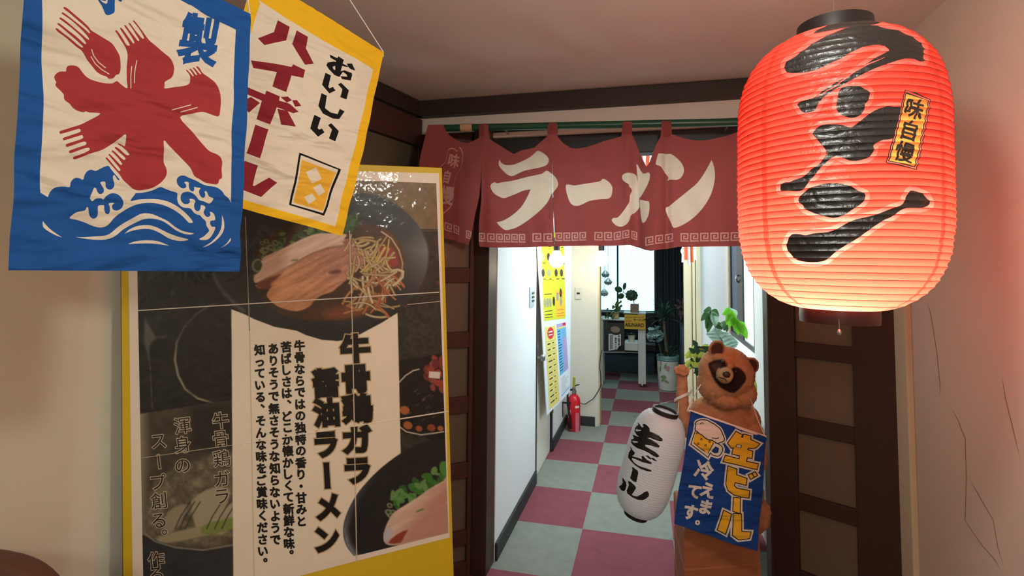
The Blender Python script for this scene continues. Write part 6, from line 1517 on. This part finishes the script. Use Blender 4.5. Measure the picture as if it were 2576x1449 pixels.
MB().lathe([(0, 0), (0.036, 0), (0.046, 0.085), (0.048, 0.092), (0.042, 0.092), (0.038, 0.078), (0, 0.078)], pb_, (0, 0, 1), 24).build('pot', M_whpot, pp, 40)
lf = MB()
for k in range(16):
    a = rg.uniform(0, 2 * PI); L_ = rg.uniform(0.05, 0.1); up_ = rg.uniform(0.2, 1.0)
    d = np.array([math.cos(a), math.sin(a) * 0.6, up_]); d *= L_ / np.linalg.norm(d); p0 = pb_ + np.array([0, 0, 0.08])
    lf.leaf(p0, p0 + d, (0, 0, 1), 0.03, 0.03)
lf.build('foliage', M_lfd, pp)
pp = empty('potted_plant', yx(1548, 802), 'trailing plant in a beige square pot on the side shelf', 'plant')
pc = pot_box(pp, 1540, 785.5, 1556.5, 801.6, YD + 0.04, 0.09, M_beipot)
lf = MB()
for k in range(60):
    x, y = rg.choice([(rg.gauss(1545, 9), rg.uniform(768, 800)), (rg.gauss(1556, 5), rg.uniform(758, 782)), (rg.gauss(1526, 5), rg.uniform(800, 832))])
    c = on_y(x, y, YD + rg.uniform(-0.035, 0.12)); a = rg.uniform(0, 2 * PI); d = np.array([math.cos(a), rg.uniform(-0.4, 0.4), math.sin(a)]) * rg.uniform(0.025, 0.045)
    lf.leaf(c, c + d, (0, -1, 0.3), 0.026, 0.004, 4)
p0 = np.array([pc[0], YD + 0.085, pc[2]])
st = MB()
for x, y in ((1558, 762), (1548, 772), (1538, 785), (1562, 776)): st.tube([p0, on_y(x, y, YD + 0.08)], 0.003, 6)
st.tube([p0, on_y(1536, 790, YD - 0.01), on_y(1528, 804, YD - 0.03), on_y(1524, 830, YD - 0.035)], 0.003, 6)
st.build('stem', M_stem, pp, 60); lf.build('foliage', mat('olive_leaf', srgb(92, 116, 70), 0.5, 0.3, trans=0.25), pp)

# dark bench under the back window
z0, z1 = on_y(1560, 905, 7.6)[2], on_y(1560, 872, 7.6)[2]
be = empty('bench', (-0.45, 7.8, 0), 'low black upholstered bench under the back window', 'bench')
M_leather = mat('black_leatherette', srgb(24, 26, 30), 0.4, 0.4)
MB().box((-1.75, 7.60, 0.30), (0.12, 8.05, 0.42), 0.02).build('seat', M_leather, be)
MB().box((-1.75, 8.06, 0.42), (0.12, 8.16, 0.80), 0.02).build('backrest', M_leather, be)
MB().box((-1.72, 7.66, 0.0), (0.09, 8.04, 0.30), 0.004).build('plinth', mat('slate_panel', srgb(64, 80, 90), 0.7), be)

# tall planter with a dragon tree
pc = on_z(1680.5, 980, 0.0); M_plw = mat('white_planter_glaze', srgb(208, 212, 204), 0.3, 0.5, noise=0.03, scale=20); M_teal = mat('teal_glaze', srgb(110, 150, 146), 0.3, 0.5)
hp = on_y(1680, 893, pc[1])[2]
pl = empty('planter', pc, 'white painted planter with teal rim holding a spiky tree and pale flower', 'plant')
ro, ri = 0.128, 0.104
MB().lathe([(0, 0), (ri - 0.01, 0), (ri, 0.008), (ri + 0.004, 0.03), (ro - 0.006, hp * 0.6), (ro - 0.003, hp - 0.06), (ro - 0.012, hp - 0.06), (ro - 0.012, hp - 0.03), (ri - 0.02, 0.03), (0, 0.02)], pc, (0, 0, 1), 40).build('pot', M_plw, pl, 40)
MB().lathe([(ro - 0.004, hp - 0.062), (ro + 0.004, hp - 0.05), (ro - 0.001, hp - 0.036), (ro + 0.005, hp - 0.012), (ro, hp), (ro - 0.012, hp), (ro - 0.012, hp - 0.06), (ro - 0.004, hp - 0.062)], pc, (0, 0, 1), 40).build('rim', M_teal, pl, 40)
MB().lathe([(0, hp - 0.05), (ro - 0.012, hp - 0.05)], pc, (0, 0, 1), 24).build('soil', M_soil, pl)
def onpot(th, z): 
    r = ri + 0.006 + (ro - ri - 0.006) * min(1, z / (hp * 0.6)) + 0.0012
    return pc + np.array([r * math.sin(th), -r * math.cos(th), z])
lf = MB()
def potleaf(g, t0, z0, t1, z1, wd):
    a = np.array([t0, z0]); b = np.array([t1, z1]); n = 8; rows = []
    d = b - a; pn = np.array([-d[1] / 0.12, d[0] * 0.12]); pn /= np.hypot(pn[0] * 0.12, pn[1]) + 1e-9
    for i in range(n + 1):
        t = i / n; c = a + d * t; k = wd * math.sin(PI * t) ** 0.8
        rows.append([g.bm.verts.new(Vector(onpot(*(c + pn * k * s)))) for s in (-1, 1)])
    for A_, B2 in zip(rows, rows[1:]): g._f([A_[0], A_[1], B2[1], B2[0]])
for t0, z0, t1, z1, wd in ((-0.75, 0.16, -0.15, 0.17, 0.022), (-0.45, 0.13, 0.1, 0.10, 0.012), (-0.85, 0.22, -0.7, 0.30, 0.010), (-0.4, 0.26, -0.15, 0.33, 0.010), (-0.75, 0.12, -0.35, 0.13, 0.010)): potleaf(lf, t0, z0, t1, z1, wd)
M_prose = mat('painted_rose_glaze', srgb(176, 138, 134), 0.35)
for t0, z0, t1, z1, wd in ((-0.25, 0.27, 0.15, 0.29, 0.02), (-0.2, 0.25, 0.1, 0.26, 0.015), (-0.75, 0.30, -0.65, 0.35, 0.010)):
    fl_ = MB(); potleaf(fl_, t0, z0, t1, z1, wd); fl_.build('painted_flower', M_prose, pl)
lf.build('painted_leaf', mat('painted_green_glaze', srgb(120, 150, 104), 0.35), pl)
tp_ = on_y(1671, 820, pc[1])
MB().tube([pc + np.array([0, 0, hp - 0.06]), on_y(1674, 860, pc[1]), tp_, on_y(1670, 800, pc[1])], [0.02, 0.018, 0.016, 0.013], 10).build('trunk', M_bark, pl, 60)
lf = MB()
for k in range(64):
    top = k < 40
    b0 = on_y(1671, rg.uniform(795, 812), pc[1]) if top else pc + np.array([rg.uniform(-0.05, 0.05), rg.uniform(-0.05, 0.05), hp - 0.05])
    a = rg.uniform(0, 2 * PI); L_ = rg.uniform(0.22, 0.36) if top else rg.uniform(0.12, 0.26); e = rg.uniform(0.1, 1.3)
    d = np.array([math.cos(a) * math.cos(e), math.sin(a) * math.cos(e), math.sin(e)]) * L_
    lf.leaf(b0, b0 + d, (0, 0, 1), 0.026, 0.07 if top else 0.03, 6)
lf.build('foliage', M_lfd, pl)
# pale flower head rising from the planter
fc = on_y(1647, 842, pc[1] - 0.06); g = MB()
for k in range(46):
    v = np.array([rg.gauss(0, 1), rg.gauss(0, 1), rg.gauss(0, 1)]); v /= np.linalg.norm(v); c = fc + v * np.array([0.085, 0.07, 0.095]) * rg.uniform(0.6, 1.0)
    t = np.cross(v, [0, 0, 1.0]); t /= np.linalg.norm(t) + 1e-9
    for q in (-1, 1): g.leaf(c - t * 0.006 * q, c + t * 0.05 * q + v * 0.012, v, 0.045, 0.0, 4)
fhead = g.build('flower_head', mat('pale_blue_petal', srgb(176, 206, 206), 0.6, trans=0.3), pl)
MB().tube([fc, on_y(1658, 868, pc[1] - 0.05), pc + np.array([-0.05, -0.05, hp - 0.06])], 0.005, 8).build('flower_stem', M_stem, fhead, 60)

# counter at the right of the back room
cz = on_x(1740, 838, 0.44); 
ct = empty('counter', (0.60, 6.4, 0), 'grey counter with dark worktop at the right of back room', 'counter')
ya, yb = on_x(1740, 900, 0.44)[1], on_x(1698, 900, 0.44)[1]
ya = max(5.6, min(ya, 6.0)); yb = min(8.1, max(yb, 7.4)); zc = on_x(1720, 818, 0.44)[2]
MB().box((0.445, ya, 0), (0.75, yb, zc - 0.03), 0.004).build('body', mat('grey_counter_front', srgb(120, 128, 128), 0.6), ct)
MB().box((0.425, ya - 0.02, zc - 0.03), (0.757, yb, zc), 0.004).build('worktop', M_brown, ct)
ar = empty('dried_flowers', (0.55, 7.0, zc), 'bunch of brown dried flowers standing on the counter', 'flowers')
g = MB(); 
for k in range(60):
    c = on_y(rg.gauss(1722, 11), rg.gauss(772, 13), rg.uniform(6.7, 7.2)); a = rg.uniform(0, 2 * PI); d = np.array([math.cos(a), rg.uniform(-0.5, 0.5), math.sin(a)]) * rg.uniform(0.04, 0.08)
    g.leaf(c, c + d, (0, -1, 0.2), 0.035, 0.01, 4)
g.build('blossom', mat('dried_brown_petal', srgb(92, 72, 66), 0.8), ar)
vb = np.array([0.545, 6.95, zc])
MB().lathe([(0, 0), (0.045, 0), (0.055, 0.06), (0.035, 0.12), (0.04, 0.13), (0.03, 0.13), (0.03, 0.11), (0, 0.02)], vb, (0, 0, 1), 20).build('vase', M_terra, ar, 40)
g = MB()
for x, y in ((1712, 770), (1722, 760), (1732, 772), (1726, 782)): g.tube([vb + np.array([0, 0, 0.1]), on_y(x, y, 6.95)], 0.003, 6)
g.build('stem', M_bark, ar, 60)
# dark curtain on the back wall
g = MB(); x0, x1 = on_y(1652, 700, 8.20)[0], on_y(1735, 700, 8.20)[0]; n = 48
rw = [[g.bm.verts.new(Vector((x0 + (x1 - x0) * i / n, 8.19 + 0.02 * math.sin(i * 1.4), z))) for i in range(n + 1)] for z in (0.05, 2.38)]
for i in range(n): g._f([rw[0][i], rw[0][i + 1], rw[1][i + 1], rw[1][i]])
o = g.build('window_curtain', mat('dark_curtain_cloth', srgb(70, 76, 82), 0.9, trans=0.1), None, 60); tag(o, 'dark grey curtain beside the bright back window', 'curtain')

# window-side plants behind the figure
ps = np.array([0.46, 3.20, 0.0])
po_ = empty('potted_plant', ps, 'large leafy green plant in front of the right-hand corridor window', 'plant')
M_std = mat('grey_planter', srgb(150, 150, 146), 0.6)
zp = 0.62
MB().lathe([(0, 0), (0.08, 0), (0.085, 0.01), (0.115, zp), (0.12, zp), (0.105, zp), (0.1, zp - 0.04), (0, zp - 0.04)], ps, (0, 0, 1), 32).build('pot', M_std, po_, 40)
MB().lathe([(0, zp - 0.03), (0.104, zp - 0.03)], ps, (0, 0, 1), 24).build('soil', M_soil, po_)
YL = 3.20
cr = on_y(1816, 815, YL)
P4 = crop(1720, 600, 4.527)
def L2(g, base, tip, width, Y0=YL, Y1=YL, droop=0.0, fold=0.25):
    (bx_, by_), (tx, ty) = P4([base, tip])
    g.leaf(on_y(bx_, by_, Y0), on_y(tx, ty, Y1), (0.1, -1, 0.35), width, droop, 9, fold)
g1, g2, g3, g4 = MB(), MB(), MB(), MB()
# palmate fans
for base, tips, g in (((315, 825), [(195, 920), (225, 810), (255, 1010), (290, 960), (350, 980), (400, 870), (270, 1060)], g1), ((545, 820), [(440, 850), (480, 940), (500, 1010), (560, 990)], g2), ((555, 905), [(620, 1085), (650, 1060), (600, 990)], g2), ((625, 950), [(720, 1130), (690, 1040), (665, 1080)], g2), ((420, 960), [(400, 1040), (470, 1000), (360, 1010), (500, 1040)], g1)):
    for i, t in enumerate(tips): L2(g, base, t, 0.046, YL - 0.02 * (i % 3), YL - 0.03 - 0.03 * (i % 2), 0.008)
# two pale drooping upper blades
M_pall = mat('pale_green_leaf', srgb(176, 214, 196), 0.35, 0.5, trans=0.35)
for b_, t_, w_, y0_ in (((440, 850), (545, 795), 0.03, YL), ((545, 800), (585, 910), 0.045, YL), ((330, 830), (360, 1000), 0.05, YL - 0.05)):
    g3 = MB(); L2(g3, b_, t_, w_, y0_, y0_ - 0.01); g3.build('pale_leaf', M_pall, po_)
g1.build('leaf_fan', M_lf, po_); g2.build('leaf_fan', M_lfb, po_)
for s in ((315, 825), (545, 820), (555, 905), (625, 950), (420, 960)):
    (x, y), = P4([s]); g4.tube([ps + np.array([0, 0, zp - 0.04]), on_y(1814, 860, YL), on_y((x + 1812) / 2, (y + 830) / 2, YL), on_y(x, y, YL)], 0.004, 6)
g4.build('stem', M_stem, po_, 60)
# the big veined pale leaf
g = MB(); YB = 2.95
base, tip = on_y(*P4([(255, 1085)])[0], YB), on_y(*P4([(600, 1265)])[0], YB)
mid = [on_y(*P4([p])[0], YB) for p in ((345, 1030), (400, 1085), (440, 1170), (480, 1235), (540, 1285))]
edge_up = [on_y(*P4([p])[0], YB + 0.02) for p in ((345, 1022), (470, 1050), (560, 1110), (625, 1185), (600, 1240))]
edge_dn = [on_y(*P4([p])[0], YB - 0.02) for p in ((345, 1022), (250, 1085), (310, 1150), (400, 1225), (500, 1300))]
n = 28; cols_ = []
def lerp_path(P, t):
    k = t * (len(P) - 1); i = min(int(k), len(P) - 2); return P[i] + (P[i + 1] - P[i]) * (k - i)
for i in range(n + 1):
    t = i / n; m_ = lerp_path(mid, t); u_ = lerp_path(edge_up, t); d_ = lerp_path(edge_dn, t); wv = np.array([0, -0.006, 0.002]) * (1 if i % 4 < 2 else -1)
    cols_.append([g.bm.verts.new(Vector(p)) for p in (d_, (d_ + m_) / 2 + wv + np.array([0, -0.012, 0.006]), m_, (m_ + u_) / 2 + wv + np.array([0, -0.012, 0.008]), u_)])
for a, b in zip(cols_, cols_[1:]):
    for k in range(4): g._f([a[k], a[k + 1], b[k + 1], b[k]])
bl_ = empty('potted_plant', (0.36, 3.0, 0), 'plant with one big pale ribbed leaf behind the raccoon head', 'plant')
o = g.build('ribbed_leaf', mat('pale_ribbed_leaf', srgb(168, 208, 198), 0.35, 0.5, trans=0.35, noise=0.05), bl_, 30)
MB().lathe([(0, 0), (0.07, 0), (0.10, 0.55), (0.104, 0.56), (0.092, 0.56), (0.086, 0.52), (0, 0.52)], (0.36, 3.0, 0), (0, 0, 1), 28).build('pot', mat('white_pot', srgb(200, 204, 200), 0.4), bl_, 40)
MB().tube([(0.36, 3.0, 0.52), on_y(1800, 880, 2.98), mid[0], mid[2]], 0.004, 8).build('stem', M_stem, bl_, 60)
g = MB(); g2 = MB()
for k in range(50):
    x, y = rg.gauss(1757, 9), rg.uniform(872, 925); c = on_y(x, y, rg.uniform(2.9, 3.1)); a = rg.uniform(0, 2 * PI)
    (g if rg.random() < 0.6 else g2).leaf(c, c + np.array([math.cos(a), rg.uniform(-0.5, 0.5), math.sin(a)]) * 0.045, (0, -1, 0.3), 0.03, 0.006, 4)
for b_, t_ in (((1800, 880), (1737, 875)), ((1790, 890), (1745, 868)), ((1795, 900), (1738, 908)), ((1790, 905), (1745, 935))):
    c0_, c1_ = on_y(*b_, 3.0), on_y(*t_, 2.98); g2.leaf(c0_, c1_, (0, -1, 0.4), 0.03, 0.01, 6)
for b_, t_ in (((1880, 900), (1896, 950)), ((1885, 940), (1897, 1000)), ((1870, 980), (1896, 1010))):
    g.leaf(on_y(*b_, 3.0), on_y(*t_, 2.98), (0, -1, 0.4), 0.05, 0.01, 6)
g.build('foliage', M_lfy, bl_); g2.build('dark_foliage', M_lfd, bl_)
MB().tube([(0.36, 3.0, 0.5), on_y(1790, 905, 3.0), on_y(1758, 900, 3.0)], 0.004, 6).tube([(0.36, 3.0, 0.5), on_y(1850, 1000, 3.0), on_y(1884, 950, 3.0)], 0.004, 6).build('branch', M_stem, bl_, 60)

# red and white paper streamers hung from the corridor ceiling
M_ord = mat('orange_red_paper', srgb(214, 92, 52), 0.7, trans=0.3); M_wpp = mat('white_paper', srgb(226, 226, 224), 0.7, trans=0.3)
def streamer(px0, px1, py1, Y, label, n=5, plain=False):
    o = empty('paper_streamer', (on_y((px0 + px1) / 2, py1, Y)[0], Y, 2.40), label, 'streamer')
    x0, x1, zb = on_y(px0, py1, Y)[0], on_y(px1, py1, Y)[0], on_y((px0 + px1) / 2, py1, Y)[2]
    for i in range(n):
        g = MB(); m = 10; a, b = x0 + (x1 - x0) * i / n, x0 + (x1 - x0) * (i + 1) / n
        rw = []
        for j in range(m + 1):
            z = 2.40 + (zb + 0.02 * math.sin(i * 2.1) - 2.40) * j / m; y = Y + 0.012 * math.sin(j * 0.9 + i * 1.7) + 0.004 * i
            rw.append([g.bm.verts.new(Vector((a + (b - a) * k - 0.002 + 0.003 * math.sin(j + i), y + 0.008 * math.sin(k * 3 + i), z))) for k in (0, 0.5, 1.0)])
        for A_, B2 in zip(rw, rw[1:]):
            for k in (0, 1): g._f([A_[k], A_[k + 1], B2[k + 1], B2[k]])
        g.build('strip', M_ord if i % 2 and not plain else M_wpp, o, 60)
streamer(1716, 1753, 660, 4.1, 'red and white paper streamer hanging above the leafy window plant')
streamer(1560, 1602, 642, 4.4, 'white paper streamer just showing under the middle of the curtain', 3, True)
streamer(1598, 1664, 470, 3.2, 'red and white paper bunch showing through the gap in curtain top', 7)
# fluorescent fitting above the corridor
ff = empty('ceiling_light', (0, 3.75, 2.40), 'white tube light fitting on the corridor ceiling', 'light')
MB().box((-0.14, 3.12, 2.372), (0.14, 4.38, 2.40), 0.006).build('housing', M_white, ff)
# warm lamp of the entrance room (above the picture)
el = empty('ceiling_lamp', (0.17, 0.72, HC), 'small warm pendant lamp over the entrance', 'light')
MB().lathe([(0, 0), (0.05, 0), (0.05, -0.02), (0, -0.02)], (0.17, 0.72, HC), (0, 0, 1), 28).build('ceiling_rose', M_metal, el, 40)
MB().tube([(0.17, 0.72, HC - 0.02), (0.17, 0.72, 2.115)], 0.004, 8).build('cord', M_black, el, 60)
MB().lathe([(0, 0.12), (0.018, 0.12), (0.02, 0.075), (0.014, 0.07), (0, 0.07)], (0.17, 0.72, 2.0), (0, 0, 1), 24).build('socket', M_black, el, 40)
# brown chair at the lower left
ch = np.array([-1.40, 0.62, 0.0]); u_ = np.array([0.33, 0.944, 0.0]); w2 = np.array([0.944, -0.33, 0.0])
M_chair = mat('brown_vinyl', srgb(92, 56, 42), 0.5, 0.35, noise=0.08, scale=20); M_leg = mat('dark_wood_leg', srgb(52, 34, 28), 0.5)
cq = at_d(-20, 1500, 1.12)
cc = np.array([cq[0], cq[1], 0.0])
chr_ = empty('chair', cc, 'brown vinyl chair whose rounded back tops the lower corner by the wall', 'chair')
ztop = on_y(70, 1412, cc[1])[2]
prof = []
xr = on_y(158, 1449, cc[1])[0]
g = MB()
cw = xr - cc[0] + 0.01
ring = [(cc[0] + cw * math.copysign(abs(math.cos(a)) ** 0.75, math.cos(a)), cc[1], ztop - 0.16 + 0.16 * math.copysign(abs(math.sin(a)) ** 0.75, math.sin(a))) for a in np.linspace(0, 2 * PI, 49)[:-1]]
g.prism([(p[0], p[1] - 0.02, p[2]) for p in ring], (0, 0.05, 0.0), 0.012).build('backrest', M_chair, chr_, 50)
MB().box((cc[0] - cw, cc[1] - 0.42, 0.40), (cc[0] + cw, cc[1] - 0.02, 0.46), 0.02).build('seat', M_chair, chr_, 50)
for sx_ in (-1, 1):
    MB().tube([(cc[0] + sx_ * (cw - 0.03), cc[1] + 0.005, 0.0), (cc[0] + sx_ * (cw - 0.03), cc[1] + 0.0, ztop - 0.2)], 0.014, 10).build('leg', M_leg, chr_, 60)
    MB().tube([(cc[0] + sx_ * (cw - 0.03), cc[1] - 0.38, 0.0), (cc[0] + sx_ * (cw - 0.03), cc[1] - 0.38, 0.41)], 0.014, 10).build('leg', M_leg, chr_, 60)
